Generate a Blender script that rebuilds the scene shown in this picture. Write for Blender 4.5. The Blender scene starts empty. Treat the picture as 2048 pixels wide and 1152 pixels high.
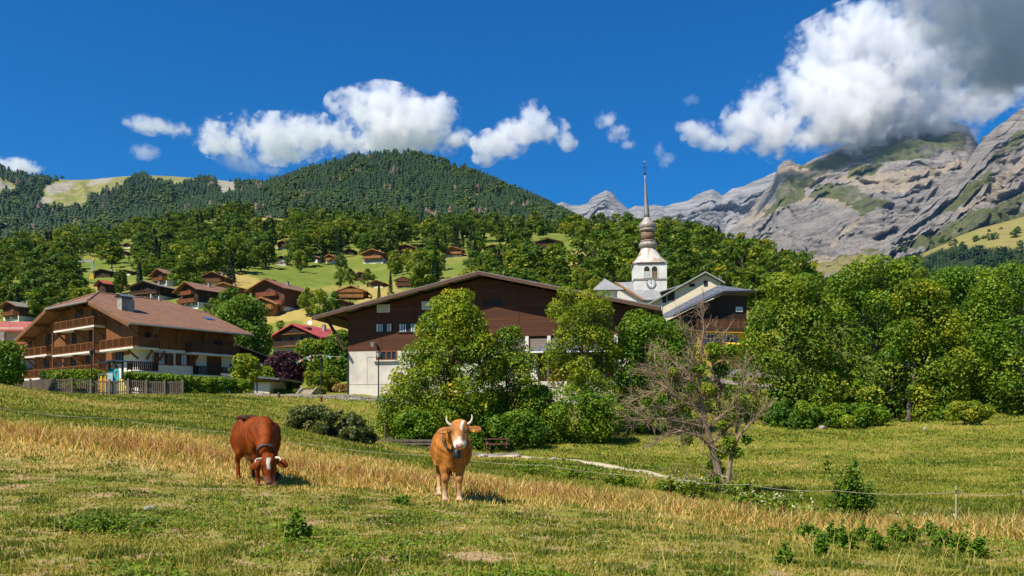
import bpy, math, random
import numpy as np
from mathutils import Vector, Matrix

# ------------------------------------------------------------------ camera, sky, sun, exposure
scn = bpy.context.scene
COL = scn.collection
F, CX, HZ = 1700.0, 1024.0, 850.0          # focal length, centre column and horizon row, in photo pixels
cam_data = bpy.data.cameras.new('camera')
cam = bpy.data.objects.new('camera', cam_data); COL.objects.link(cam)
cam_data.sensor_width = 36.0
cam_data.lens = F / 2048.0 * 36.0
cam_data.shift_y = (HZ - 576.0) / 2048.0    # view camera kept level: verticals stay vertical
cam_data.clip_start = 0.1; cam_data.clip_end = 60000.0
cam.location = (0, 0, 0); cam.rotation_euler = (math.radians(90), 0, 0)
scn.camera = cam

SUN_EL, SUN_AZ = math.radians(53), math.radians(229)      # azimuth clockwise from +Y (the view direction)
SUN_DIR = Vector((math.sin(SUN_AZ) * math.cos(SUN_EL), math.cos(SUN_AZ) * math.cos(SUN_EL), math.sin(SUN_EL)))
world = bpy.data.worlds.new('World'); scn.world = world
world.use_nodes = True
wn = world.node_tree.nodes; wl = world.node_tree.links
wn.clear()
w_out = wn.new('ShaderNodeOutputWorld'); w_bg = wn.new('ShaderNodeBackground')
w_sky = wn.new('ShaderNodeTexSky'); w_sky.sky_type = 'NISHITA'; w_sky.sun_disc = False
w_sky.sun_elevation = SUN_EL; w_sky.sun_rotation = SUN_AZ
w_sky.altitude = 400; w_sky.air_density = 1.0; w_sky.dust_density = 0.0; w_sky.ozone_density = 5.0
w_hs = wn.new('ShaderNodeHueSaturation'); w_hs.inputs['Saturation'].default_value = 2.5; w_hs.inputs['Value'].default_value = .95; w_hs.inputs['Hue'].default_value = 0.508
wl.new(w_sky.outputs[0], w_hs.inputs['Color'])
wl.new(w_hs.outputs[0], w_bg.inputs['Color']); w_bg.inputs['Strength'].default_value = 0.083
wl.new(w_bg.outputs[0], w_out.inputs['Surface'])
sun_data = bpy.data.lights.new('sun', 'SUN'); sun = bpy.data.objects.new('sun', sun_data); COL.objects.link(sun)
sun_data.energy = 5.0; sun_data.angle = math.radians(0.5); sun_data.color = (1.0, 0.93, 0.80)
sun.rotation_euler = SUN_DIR.to_track_quat('Z', 'Y').to_euler()
scn.view_settings.view_transform = 'Standard'; scn.view_settings.look = 'None'
scn.view_settings.exposure = 0.6; scn.view_settings.gamma = 1.0
scn.render.engine = 'CYCLES'
scn.cycles.max_bounces = 10; scn.cycles.diffuse_bounces = 2; scn.cycles.glossy_bounces = 2
scn.cycles.transmission_bounces = 3; scn.cycles.transparent_max_bounces = 4; scn.cycles.volume_bounces = 8
scn.cycles.use_denoising = True

# ------------------------------------------------------------------ helpers
def P(px, py, Y):
    """World point seen at photo pixel (px, py) at distance Y along the view axis."""
    return ((px - CX) / F * Y, Y, (HZ - py) / F * Y)

def link(o, parent=None):
    COL.objects.link(o)
    if parent is not None: o.parent = parent
    return o

def tag(o, label=None, cat=None, group=None, kind=None):
    if label: o['label'] = label
    if cat: o['category'] = cat
    if group: o['group'] = group
    if kind: o['kind'] = kind
    return o

def empty(name, loc, rz=0.0, label=None, cat=None, group=None):
    o = bpy.data.objects.new(name, None); COL.objects.link(o)
    o.empty_display_size = 0.2
    o.location = loc; o.rotation_euler = (0, 0, rz)
    return tag(o, label, cat, group)

def mesh_np(name, V, faces, mats, attrs=None, midx=None, smooth=False, parent=None, fattrs=None):
    """faces: list of (n,k) int arrays. attrs: per-vertex float or colour attributes."""
    me = bpy.data.meshes.new(name)
    V = np.ascontiguousarray(V, dtype=np.float32)
    if isinstance(faces, np.ndarray): faces = [faces]
    faces = [f for f in faces if len(f)]
    nl = sum(f.size for f in faces); npoly = sum(len(f) for f in faces)
    me.vertices.add(len(V)); me.vertices.foreach_set('co', V.ravel())
    me.loops.add(nl); me.polygons.add(npoly)
    me.loops.foreach_set('vertex_index', np.concatenate([f.ravel() for f in faces]).astype(np.int32))
    st = []; off = 0
    for f in faces:
        st.append(off + np.arange(len(f)) * f.shape[1]); off += f.size
    me.polygons.foreach_set('loop_start', np.concatenate(st).astype(np.int32))
    if midx is not None: me.polygons.foreach_set('material_index', np.asarray(midx, np.int32))
    if smooth: me.polygons.foreach_set('use_smooth', np.ones(npoly, bool))
    for m in (mats if isinstance(mats, (list, tuple)) else [mats]): me.materials.append(m)
    for k, a in (attrs or {}).items():
        a = np.asarray(a, np.float32)
        if a.ndim == 1:
            at = me.attributes.new(k, 'FLOAT', 'POINT'); at.data.foreach_set('value', a)
        else:
            if a.shape[1] == 3: a = np.concatenate([a, np.ones((len(a), 1), np.float32)], 1)
            at = me.attributes.new(k, 'FLOAT_COLOR', 'POINT'); at.data.foreach_set('color', np.ascontiguousarray(a).ravel())
    me.update(calc_edges=True)
    o = bpy.data.objects.new(name, me)
    return link(o, parent)

class MB:
    """Collects solid shapes; build() links them as one mesh object."""
    def __init__(s): s.v = []; s.f = []; s.m = []
    def add(s, vs, fs, m=0):
        o = len(s.v); s.v += [tuple(v) for v in vs]
        for f in fs: s.f.append(tuple(i + o for i in f)); s.m.append(m)
        return s
    def box(s, c, d, rz=0.0, m=0):
        x, y, z = d[0] / 2, d[1] / 2, d[2] / 2
        cs, sn = math.cos(rz), math.sin(rz)
        vs = [(c[0] + a * x * cs - b * y * sn, c[1] + a * x * sn + b * y * cs, c[2] + e * z)
              for e in (-1, 1) for a, b in ((-1, -1), (1, -1), (1, 1), (-1, 1))]
        return s.add(vs, [(3, 2, 1, 0), (4, 5, 6, 7), (0, 1, 5, 4), (1, 2, 6, 5), (2, 3, 7, 6), (3, 0, 4, 7)], m)
    def b2(s, x0, x1, y0, y1, z0, z1, m=0):
        return s.box(((x0 + x1) / 2, (y0 + y1) / 2, (z0 + z1) / 2), (abs(x1 - x0), abs(y1 - y0), abs(z1 - z0)), 0, m)
    def prism(s, poly, vec, m=0, m_cap=None):
        n = len(poly); vec = Vector(vec)
        vs = [Vector(p) for p in poly]; vs += [p + vec for p in vs]
        fs = [(i, (i + 1) % n, n + (i + 1) % n, n + i) for i in range(n)]
        o = len(s.v); s.add(vs, fs, m)
        mc = m if m_cap is None else m_cap
        s.f.append(tuple(o + i for i in reversed(range(n)))); s.m.append(mc)
        s.f.append(tuple(o + n + i for i in range(n))); s.m.append(mc)
        return s
    def beam(s, p0, p1, w, h, m=0):
        p0, p1 = Vector(p0), Vector(p1); d = (p1 - p0).normalized()
        up = Vector((0, 0, 1)) if abs(d.z) < 0.95 else Vector((0, 1, 0))
        a = d.cross(up).normalized() * (w / 2); b = a.cross(d).normalized() * (h / 2)
        vs = [p + i * a + j * b for p in (p0, p1) for i, j in ((-1, -1), (1, -1), (1, 1), (-1, 1))]
        return s.add(vs, [(0, 1, 2, 3), (7, 6, 5, 4), (0, 4, 5, 1), (1, 5, 6, 2), (2, 6, 7, 3), (3, 7, 4, 0)], m)
    def tube(s, pts, rad, n=6, m=0, cap=True):
        pts = [Vector(p) for p in pts]
        if not isinstance(rad, (list, tuple)): rad = [rad] * len(pts)
        o = len(s.v); prev = None
        for i, p in enumerate(pts):
            d = (pts[min(i + 1, len(pts) - 1)] - pts[max(i - 1, 0)])
            d = d.normalized() if d.length > 1e-9 else Vector((0, 0, 1))
            if prev is None:
                up = Vector((0, 0, 1)) if abs(d.z) < 0.9 else Vector((0, 1, 0))
                a = d.cross(up).normalized()
            else:
                a = (prev - d * prev.dot(d)).normalized()
            prev = a; b = d.cross(a)
            for k in range(n):
                t = 2 * math.pi * k / n
                s.v.append(tuple(p + (a * math.cos(t) + b * math.sin(t)) * rad[i]))
        for i in range(len(pts) - 1):
            for k in range(n):
                s.f.append((o + i * n + k, o + i * n + (k + 1) % n, o + (i + 1) * n + (k + 1) % n, o + (i + 1) * n + k)); s.m.append(m)
        if cap:
            s.f.append(tuple(o + k for k in reversed(range(n)))); s.m.append(m)
            e = o + (len(pts) - 1) * n
            s.f.append(tuple(e + k for k in range(n))); s.m.append(m)
        return s
    def lathe(s, prof, n=12, m=0, shear=None, ph=0.0):
        o = len(s.v)
        for r, z in prof:
            sx, sy = shear(z) if shear else (0, 0)
            for k in range(n):
                t = ph + 2 * math.pi * k / n
                s.v.append((sx + r * math.cos(t), sy + r * math.sin(t), z))
        for i in range(len(prof) - 1):
            for k in range(n):
                s.f.append((o + i * n + k, o + i * n + (k + 1) % n, o + (i + 1) * n + (k + 1) % n, o + (i + 1) * n + k)); s.m.append(m)
        s.f.append(tuple(o + k for k in reversed(range(n)))); s.m.append(m)
        e = o + (len(prof) - 1) * n
        s.f.append(tuple(e + k for k in range(n))); s.m.append(m)
        return s
    def each(s, name, mats, parent=None, smooth=False):
        """One object per separate solid (loose piece) collected here."""
        par = list(range(len(s.v)))
        def find(a):
            while par[a] != a: par[a] = par[par[a]]; a = par[a]
            return a
        for f in s.f:
            r0 = find(f[0])
            for q in f[1:]: par[find(q)] = r0
        groups = {}
        for i, f in enumerate(s.f): groups.setdefault(find(f[0]), []).append(i)
        out = []
        for ids in groups.values():
            m = MB(); mp = {}
            for i in ids:
                for q in s.f[i]:
                    if q not in mp: mp[q] = len(m.v); m.v.append(s.v[q])
                m.f.append(tuple(mp[q] for q in s.f[i])); m.m.append(s.m[i])
            out.append(m.build(name, mats, parent, smooth))
        return out
    def build(s, name, mats, parent=None, smooth=False, loc=None):
        me = bpy.data.meshes.new(name)
        me.from_pydata(s.v, [], s.f)
        for m in (mats if isinstance(mats, (list, tuple)) else [mats]): me.materials.append(m)
        me.polygons.foreach_set('material_index', np.array(s.m, np.int32))
        if smooth: me.polygons.foreach_set('use_smooth', np.ones(len(s.f), bool))
        me.update()
        o = bpy.data.objects.new(name, me)
        if loc is not None: o.location = loc
        return link(o, parent)

# ---- vectorised gradient noise
def _h(ix, iy, seed):
    n = (ix.astype(np.int64) * 374761393 + iy.astype(np.int64) * 668265263 + seed * 1442695041) & 0x7fffffff
    n = ((n ^ (n >> 13)) * 1274126177) & 0x7fffffff
    return (n ^ (n >> 16)) & 0xffff
def noise2(x, y, seed=0):
    x = np.asarray(x, float); y = np.asarray(y, float)
    ix = np.floor(x); iy = np.floor(y); fx = x - ix; fy = y - iy
    u = fx * fx * fx * (fx * (fx * 6 - 15) + 10); v = fy * fy * fy * (fy * (fy * 6 - 15) + 10)
    def g(dx, dy):
        a = _h(ix + dx, iy + dy, seed) / 65536.0 * 2 * np.pi
        return np.cos(a) * (fx - dx) + np.sin(a) * (fy - dy)
    return 1.5 * ((g(0, 0) * (1 - u) + g(1, 0) * u) * (1 - v) + (g(0, 1) * (1 - u) + g(1, 1) * u) * v)
def fbm(x, y, octv=4, seed=0, gain=.5, lac=2.03):
    s = 0; a = 1; f = 1; t = 0
    for i in range(octv):
        s = s + a * noise2(np.asarray(x) * f + 17.3 * i, np.asarray(y) * f - 9.1 * i, seed + i); t += a; a *= gain; f *= lac
    return s / t
def ridged(x, y, octv=5, seed=0, gain=.55, lac=2.1):
    s = 0; a = 1; f = 1; t = 0
    for i in range(octv):
        s = s + a * (1 - np.abs(noise2(np.asarray(x) * f + 7.7 * i, np.asarray(y) * f + 3.1 * i, seed + i)) * 2); t += a; a *= gain; f *= lac
    return s / t
def sstep(a, b, x):
    t = np.clip((np.asarray(x, float) - a) / (b - a), 0, 1); return t * t * (3 - 2 * t)
def in_poly(px, py, poly):
    px = np.asarray(px, float); py = np.asarray(py, float)
    r = np.zeros(np.broadcast(px, py).shape, bool); n = len(poly)
    for i in range(n):
        x0, y0 = poly[i]; x1, y1 = poly[(i + 1) % n]
        if y0 == y1: continue
        c = ((y0 > py) != (y1 > py)) & (px < (x1 - x0) * (py - y0) / (y1 - y0) + x0)
        r ^= c
    return r

# ------------------------------------------------------------------ materials
def _base(name):
    m = bpy.data.materials.new(name); m.use_nodes = True
    nt = m.node_tree; nt.nodes.clear()
    out = nt.nodes.new('ShaderNodeOutputMaterial'); b = nt.nodes.new('ShaderNodeBsdfPrincipled')
    nt.links.new(b.outputs[0], out.inputs[0])
    return m, nt, b, out
def N(nt, t, **kw):
    n = nt.nodes.new(t)
    for k, v in kw.items():
        if k.startswith('i_'):
            key = k[2:]; key = int(key) if key.isdigit() else key
            n.inputs[key].default_value = v
        else: setattr(n, k, v)
    return n
def ramp(nt, fac, stops, interp='LINEAR'):
    r = nt.nodes.new('ShaderNodeValToRGB'); r.color_ramp.interpolation = interp
    e = r.color_ramp.elements
    while len(e) < len(stops): e.new(0.5)
    for i, (p, c) in enumerate(stops):
        e[i].position = p; e[i].color = (c[0], c[1], c[2], 1)
    nt.links.new(fac, r.inputs[0]); return r
def mixc(nt, fac, a, b, mode='MIX'):
    m = nt.nodes.new('ShaderNodeMix'); m.data_type = 'RGBA'; m.blend_type = mode
    for s, v in ((0, fac), (6, a), (7, b)):
        if hasattr(v, 'is_linked') or hasattr(v, 'links'): nt.links.new(v, m.inputs[s])
        elif s == 0: m.inputs[0].default_value = v
        else: m.inputs[s].default_value = (v[0], v[1], v[2], 1)
    return m.outputs[2]
def coords(nt, scale=(1, 1, 1), space='Object', rot=(0, 0, 0)):
    tc = nt.nodes.new('ShaderNodeTexCoord'); mp = nt.nodes.new('ShaderNodeMapping')
    mp.inputs['Scale'].default_value = scale; mp.inputs['Rotation'].default_value = rot
    nt.links.new(tc.outputs[space], mp.inputs[0]); return mp.outputs[0]
def mat(name, c1, c2=None, scale=2.0, stretch=(1, 1, 1), rough=.8, spec=.25, metal=0.0, bump=0.0, detail=5, lo=.3, hi=.7, c3=None, scale2=None):
    m, nt, b, out = _base(name)
    b.inputs['Roughness'].default_value = rough; b.inputs['Specular IOR Level'].default_value = spec; b.inputs['Metallic'].default_value = metal
    if c2 is None: c2 = tuple(x * .8 for x in c1)
    co = coords(nt, stretch)
    n = N(nt, 'ShaderNodeTexNoise', i_Scale=scale, i_Detail=detail); n.inputs['Roughness'].default_value = .65
    nt.links.new(co, n.inputs['Vector'])
    c = ramp(nt, n.outputs['Fac'], [(lo, c1), (hi, c2)]).outputs[0]
    if c3 is not None:
        n2 = N(nt, 'ShaderNodeTexNoise', i_Scale=scale2 or scale * .25, i_Detail=4.0); nt.links.new(co, n2.inputs['Vector'])
        f = ramp(nt, n2.outputs['Fac'], [(.45, (0, 0, 0)), (.68, (1, 1, 1))]).outputs[0]
        c = mixc(nt, f, c, c3)
    nt.links.new(c, b.inputs['Base Color'])
    if bump:
        bp = N(nt, 'ShaderNodeBump', i_Strength=bump, i_Distance=.05); nt.links.new(n.outputs['Fac'], bp.inputs['Height']); nt.links.new(bp.outputs[0], b.inputs['Normal'])
    return m
def wood(name, c1, c2, axis='X', pitch=.16, line=(.25), rough=.75, grain=6.0):
    """Boards running along the other axes; the joints repeat along `axis` every `pitch` metres."""
    m, nt, b, out = _base(name)
    b.inputs['Roughness'].default_value = rough; b.inputs['Specular IOR Level'].default_value = .2
    st = {'X': (1, .15, .08), 'Y': (.15, 1, .08), 'Z': (.06, .06, 1), 'XY': (1, 1, .08)}[axis]
    co = coords(nt, st); n = N(nt, 'ShaderNodeTexNoise', i_Scale=grain, i_Detail=5.0); nt.links.new(co, n.inputs['Vector'])
    c = ramp(nt, n.outputs['Fac'], [(.3, c1), (.7, c2)]).outputs[0]
    tc = N(nt, 'ShaderNodeTexCoord'); sp = N(nt, 'ShaderNodeSeparateXYZ'); nt.links.new(tc.outputs['Object'], sp.inputs[0])
    if axis == 'XY':
        ad = N(nt, 'ShaderNodeMath', operation='ADD'); nt.links.new(sp.outputs[0], ad.inputs[0]); nt.links.new(sp.outputs[1], ad.inputs[1]); src = ad.outputs[0]
    else: src = sp.outputs['XYZ'.index(axis)]
    dv = N(nt, 'ShaderNodeMath', operation='DIVIDE', i_1=pitch); nt.links.new(src, dv.inputs[0])
    fr = N(nt, 'ShaderNodeMath', operation='FRACT'); nt.links.new(dv.outputs[0], fr.inputs[0])
    fl = N(nt, 'ShaderNodeMath', operation='FLOOR'); nt.links.new(dv.outputs[0], fl.inputs[0])
    wnz = N(nt, 'ShaderNodeTexWhiteNoise', noise_dimensions='1D'); nt.links.new(fl.outputs[0], wnz.inputs['W'])
    tone = ramp(nt, wnz.outputs[0], [(0, (.78, .78, .78)), (1, (1.12, 1.12, 1.12))]).outputs[0]
    c = mixc(nt, 1.0, c, tone, 'MULTIPLY')
    edge = ramp(nt, fr.outputs[0], [(0.0, (1, 1, 1)), (.10, (0, 0, 0))]).outputs[0]
    c = mixc(nt, edge, c, tuple(x * line for x in c1))
    nt.links.new(c, b.inputs['Base Color'])
    return m
def tiles(name, c1, c2, axis='Y', pitch=.33, patch=None, metal=0.0, rough=.75):
    """Roof covering in object space: courses repeat along `axis`, each tile its own tone."""
    m, nt, b, out = _base(name)
    b.inputs['Roughness'].default_value = rough; b.inputs['Metallic'].default_value = metal; b.inputs['Specular IOR Level'].default_value = .25
    tc = N(nt, 'ShaderNodeTexCoord'); sp = N(nt, 'ShaderNodeSeparateXYZ'); nt.links.new(tc.outputs['Object'], sp.inputs[0])
    ia, ib = (1, 0) if axis == 'Y' else (0, 1)
    def fl(src, p):
        d = N(nt, 'ShaderNodeMath', operation='DIVIDE', i_1=p); nt.links.new(src, d.inputs[0])
        f = N(nt, 'ShaderNodeMath', operation='FLOOR'); nt.links.new(d.outputs[0], f.inputs[0])
        r = N(nt, 'ShaderNodeMath', operation='FRACT'); nt.links.new(d.outputs[0], r.inputs[0]); return f.outputs[0], r.outputs[0]
    fa, ra = fl(sp.outputs[ia], pitch); fb, rb = fl(sp.outputs[ib], pitch * .8)
    cb = N(nt, 'ShaderNodeCombineXYZ'); nt.links.new(fa, cb.inputs[0]); nt.links.new(fb, cb.inputs[1])
    w = N(nt, 'ShaderNodeTexWhiteNoise', noise_dimensions='2D'); nt.links.new(cb.outputs[0], w.inputs['Vector'])
    n = N(nt, 'ShaderNodeTexNoise', i_Scale=.6, i_Detail=5.0); nt.links.new(tc.outputs['Object'], n.inputs['Vector'])
    av = N(nt, 'ShaderNodeMath', operation='MULTIPLY_ADD', i_1=.35); nt.links.new(w.outputs[0], av.inputs[0])
    sc = N(nt, 'ShaderNodeMath', operation='MULTIPLY', i_1=.65); nt.links.new(n.outputs['Fac'], sc.inputs[0]); nt.links.new(sc.outputs[0], av.inputs[2])
    c = ramp(nt, av.outputs[0], [(.25, c1), (.75, c2)]).outputs[0]
    e = ramp(nt, ra, [(0, (1, 1, 1)), (.22, (0, 0, 0))]).outputs[0]
    c = mixc(nt, e, c, tuple(x * .55 for x in c1))
    if patch: 
        n2 = N(nt, 'ShaderNodeTexNoise', i_Scale=1.3, i_Detail=6.0); nt.links.new(tc.outputs['Object'], n2.inputs['Vector'])
        f = ramp(nt, n2.outputs['Fac'], [(.55, (0, 0, 0)), (.72, (1, 1, 1))]).outputs[0]
        c = mixc(nt, f, c, patch)
    nt.links.new(c, b.inputs['Base Color'])
    return m
def leafmat(name, stops, trans=.35, objtint=True, rough=.55):
    """Leaves: colour from each leaf's own random number, tinted by the object's own colour; light passes through."""
    m = bpy.data.materials.new(name); m.use_nodes = True; nt = m.node_tree; nt.nodes.clear()
    out = N(nt, 'ShaderNodeOutputMaterial'); at = N(nt, 'ShaderNodeAttribute', attribute_name='rnd')
    c = ramp(nt, at.outputs['Fac'], stops).outputs[0]
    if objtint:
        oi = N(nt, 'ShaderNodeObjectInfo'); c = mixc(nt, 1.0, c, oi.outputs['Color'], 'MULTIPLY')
    d = N(nt, 'ShaderNodeBsdfPrincipled'); d.inputs['Roughness'].default_value = rough; d.inputs['Specular IOR Level'].default_value = .25
    nt.links.new(c, d.inputs['Base Color'])
    t = N(nt, 'ShaderNodeBsdfTranslucent'); tcol = mixc(nt, 1.0, c, (1.15, 1.1, .55), 'MULTIPLY'); nt.links.new(tcol, t.inputs['Color'])
    mx = N(nt, 'ShaderNodeMixShader', i_0=trans); nt.links.new(d.outputs[0], mx.inputs[1]); nt.links.new(t.outputs[0], mx.inputs[2])
    nt.links.new(mx.outputs[0], out.inputs[0])
    return m
# ------------------------------------------------------------------ the ground: one sheet, heights surveyed along sight lines
_T = {
 -900: '2.5:-1.45 8.4:-1.45 12:-1.25 16:-1 20:-.6 25:0 32:.8 40:1.6 48:2.6 56:2.7 66:2.7 76:2.8 90:3.3 105:4 125:8 150:14 190:24 250:40 320:56 400:78 500:105 620:125 750:140 1000:140',
 0: '2.5:-1.45 8.4:-1.45 12:-1.3 16:-1.1 20:-.85 25:-.35 32:.3 40:1.15 48:2.3 56:2.45 66:2.5 76:2.7 90:3.2 105:3.6 125:8 150:14 190:23 250:38 320:54 400:76 500:100 620:122 750:138 1000:130',
 200: '2.5:-1.45 8.4:-1.47 12:-1.35 16:-1.2 20:-.95 25:-.5 32:.05 40:.6 48:1.25 56:1.75 66:2.2 76:2.65 90:3.1 105:3.5 125:6 150:13 190:23 250:38 320:56 400:78 500:106 620:132 750:155 1000:150',
 450: '2.5:-1.45 8.4:-1.5 12:-1.4 16:-1.3 18.5:-1.25 20:-1.17 25:-.85 32:-.35 40:.2 48:.75 56:1.35 66:2.1 76:2.65 90:3.2 105:4 125:6.5 150:12 190:25 250:41 320:60 380:73 430:89 500:115 620:153 750:182 1000:180',
 700: '2.5:-1.45 8.4:-1.5 12:-1.45 16:-1.4 20:-1.4 25:-1.3 32:-1.25 40:-1.15 48:-.9 56:-.35 66:1.0 72:2.0 76:2.5 90:3.2 105:4.5 125:8 150:14 190:28 250:41 290:47.4 320:54 360:68.6 400:84 500:116 620:146 750:178 1000:180',
 900: '2.5:-1.45 8.4:-1.5 12:-1.46 16:-1.44 20:-1.55 25:-1.65 32:-1.75 40:-1.8 48:-1.75 56:-1.3 66:.3 76:2.2 90:3.2 105:4.5 125:8 150:14 190:28 250:43 320:60 380:75.3 400:82 500:114 620:143 750:172 1000:165',
 1150: '2.5:-1.45 8.4:-1.5 12:-1.5 16:-1.55 20:-1.8 25:-2.0 32:-2.1 40:-2.05 48:-1.85 56:-1.2 62:-.4 66:.3 76:2.5 90:5 105:7 125:11 150:16 190:26 250:42 320:62 400:86 500:112 620:137 750:140 1000:130',
 1350: '2.5:-1.45 8.4:-1.5 12:-1.52 16:-1.65 20:-2.1 25:-2.35 30:-2.4 40:-2.3 48:-2.0 56:-1.3 66:0 76:2.5 85:5 105:7.5 125:12 150:18 190:28 250:46 320:66 400:85 500:112 560:122 620:118 750:90 1000:80',
 1600: '2.5:-1.45 8.4:-1.5 12:-1.58 16:-1.95 20:-2.5 25:-2.6 32:-2.45 40:-2.25 48:-1.85 56:-1.2 66:-.1 76:1.8 85:3.5 105:6 125:9 150:14 190:24 250:38 320:55 400:72 500:86 620:83 750:75 1000:60',
 1750: '2.5:-1.45 8.4:-1.5 12:-1.56 16:-2.05 20:-2.6 25:-2.6 32:-2.5 40:-2.2 48:-1.8 56:-1.1 66:.1 76:1.5 105:4 150:6 250:15 400:28 500:32 750:30 1000:10',
 2048: '2.5:-1.45 8.4:-1.5 12:-1.6 16:-2.15 20:-2.65 25:-2.65 32:-2.4 40:-2.0 48:-1.5 56:-.7 66:.5 76:1.8 105:4 150:5 250:10 400:15 500:15 750:5 1000:-20',
 2950: '2.5:-1.45 8.4:-1.5 12:-1.65 16:-2.2 20:-2.7 25:-2.7 32:-2.4 40:-1.9 48:-1.3 56:-.5 66:.8 76:2 105:4 150:5 250:10 400:15 500:15 750:5 1000:-20',
}
_UG = np.linspace(-0.0, 1.0, 560) * (2950 + 900) - 900
_LG = np.concatenate([np.linspace(math.log(2.5), math.log(1000), 520), np.linspace(math.log(1000), math.log(30000), 26)[1:]])
def _build_z():
    cols = sorted(_T); tab = []
    for c in cols:
        k = [tuple(map(float, t.split(':'))) for t in _T[c].split()]
        k += [(3000, k[-1][1] - 60), (30000, -200)]
        tab.append(np.interp(_LG, [math.log(a) for a, b in k], [b for a, b in k]))
    tab = np.array(tab)
    ker = np.exp(-np.linspace(-2, 2, 15) ** 2); ker /= ker.sum()
    tab = np.array([np.convolve(np.pad(r, 7, 'edge'), ker, 'valid') for r in tab])
    Z = np.array([np.interp(_UG, cols, tab[:, j]) for j in range(tab.shape[1])])      # [logY, u]
    ker = np.exp(-np.linspace(-2, 2, 21) ** 2); ker /= ker.sum()
    return np.array([np.convolve(np.pad(r, 10, 'edge'), ker, 'valid') for r in Z])
_Z0 = _build_z()
_Yg = np.exp(_LG)[:, None] * np.ones_like(_UG)[None]
_Xg = (_UG[None] - CX) / F * _Yg
_Z0 = _Z0 + fbm(_Xg * .35, _Yg * .35, 3, 5) * np.clip(_Yg * .004, .03, .9) + fbm(_Xg * 1.7, _Yg * 1.7, 3, 9) * .035 * (_Yg < 90)
def gz(x, y):
    """Ground height at world (x, y); works on arrays."""
    x = np.asarray(x, float); y = np.maximum(np.asarray(y, float), 2.51)
    u = np.clip(x / y * F + CX, _UG[0], _UG[-1] - 1e-3)
    fi = (u - _UG[0]) / (_UG[1] - _UG[0])
    l = np.log(y)
    fj = np.interp(l, _LG, np.arange(len(_LG)))
    i = np.clip(fi.astype(int), 0, len(_UG) - 2); j = np.clip(fj.astype(int), 0, len(_LG) - 2)
    a = fi - i; b = fj - j
    return (_Z0[j, i] * (1 - a) + _Z0[j, i + 1] * a) * (1 - b) + (_Z0[j + 1, i] * (1 - a) + _Z0[j + 1, i + 1] * a) * b
def G(px, Y, dz=0.0):
    x = (px - CX) / F * Y
    return (x, Y, float(gz(x, Y)) + dz)
def row_of(z, Y): return HZ - z / Y * F

# what grows where on the sheet
TAPE = [(-400, 26.5), (0, 25.5), (240, 24.3), (455, 23.2), (640, 22.2), (870, 20.8), (1080, 19.4), (1340, 17.6), (1500, 16.6), (1650, 15.6), (1850, 14.6), (2100, 13.6), (2600, 13)]
_tpx = [a for a, b in TAPE]; _tY = [b for a, b in TAPE]
def tapeY(px): return np.interp(px, _tpx, _tY)
_px = (_Xg / _Yg) * F + CX
_d = (_Yg - tapeY(_px))                       # metres beyond the tape
_n1 = fbm(_Xg * .5, _Yg * .5, 4, 21); _n2 = fbm(_Xg * 2.1, _Yg * 2.1, 4, 33)
def dry_mask(px, Y, n1, n2):
    d = Y - tapeY(px)
    w0 = np.interp(px, [-300, 0, 450, 900, 1400, 1700, 2050], [-4.8, -4.6, -4.2, -4.0, -2.6, -2.6, -2.0])
    w1 = np.interp(px, [-300, 0, 450, 700, 900, 1100, 1400, 1700, 2050], [3.0, 3.0, 6.5, 9.5, 9.0, 3.0, .9, .7, .8])
    return sstep(-2.2, 1.8, d - w0 + n1 * 4.5 + n2 * 2) * (1 - sstep(-1.6, 2.0, d - w1 + n1 * 3.5 + n2 * 1.5))
_dry = dry_mask(_px, _Yg, _n1, _n2)
_row = HZ - _Z0 / _Yg * F
STRAW = [[(500, 432), (572, 430), (575, 447), (500, 450)], [(1140, 500), (1166, 500), (1168, 535), (1142, 535)], [(830, 424), (868, 422), (870, 436), (832, 436)],
         [(560, 625), (600, 615), (640, 640), (700, 640), (690, 670), (650, 660), (590, 640), (540, 650), (520, 640)], [(740, 575), (800, 580), (830, 600), (760, 620), (700, 615)],
         [(470, 545), (510, 555), (530, 570), (470, 580)]]
_straw = np.zeros_like(_row)
for q in STRAW: _straw = np.maximum(_straw, in_poly(_px, _row, q) & (_Yg > 100))
_straw = np.maximum(_straw, ((_Yg > 100) * sstep(.05, .4, fbm(_Xg * .02, _Yg * .02, 4, 77)) * .6))
_bank = sstep(24, 30, _Yg) * (1 - sstep(95, 110, _Yg))
me_ground_attr = dict(dry=_dry.ravel(), far=sstep(90, 130, _Yg).ravel(), straw=_straw.ravel(), mid=_bank.ravel())

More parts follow.
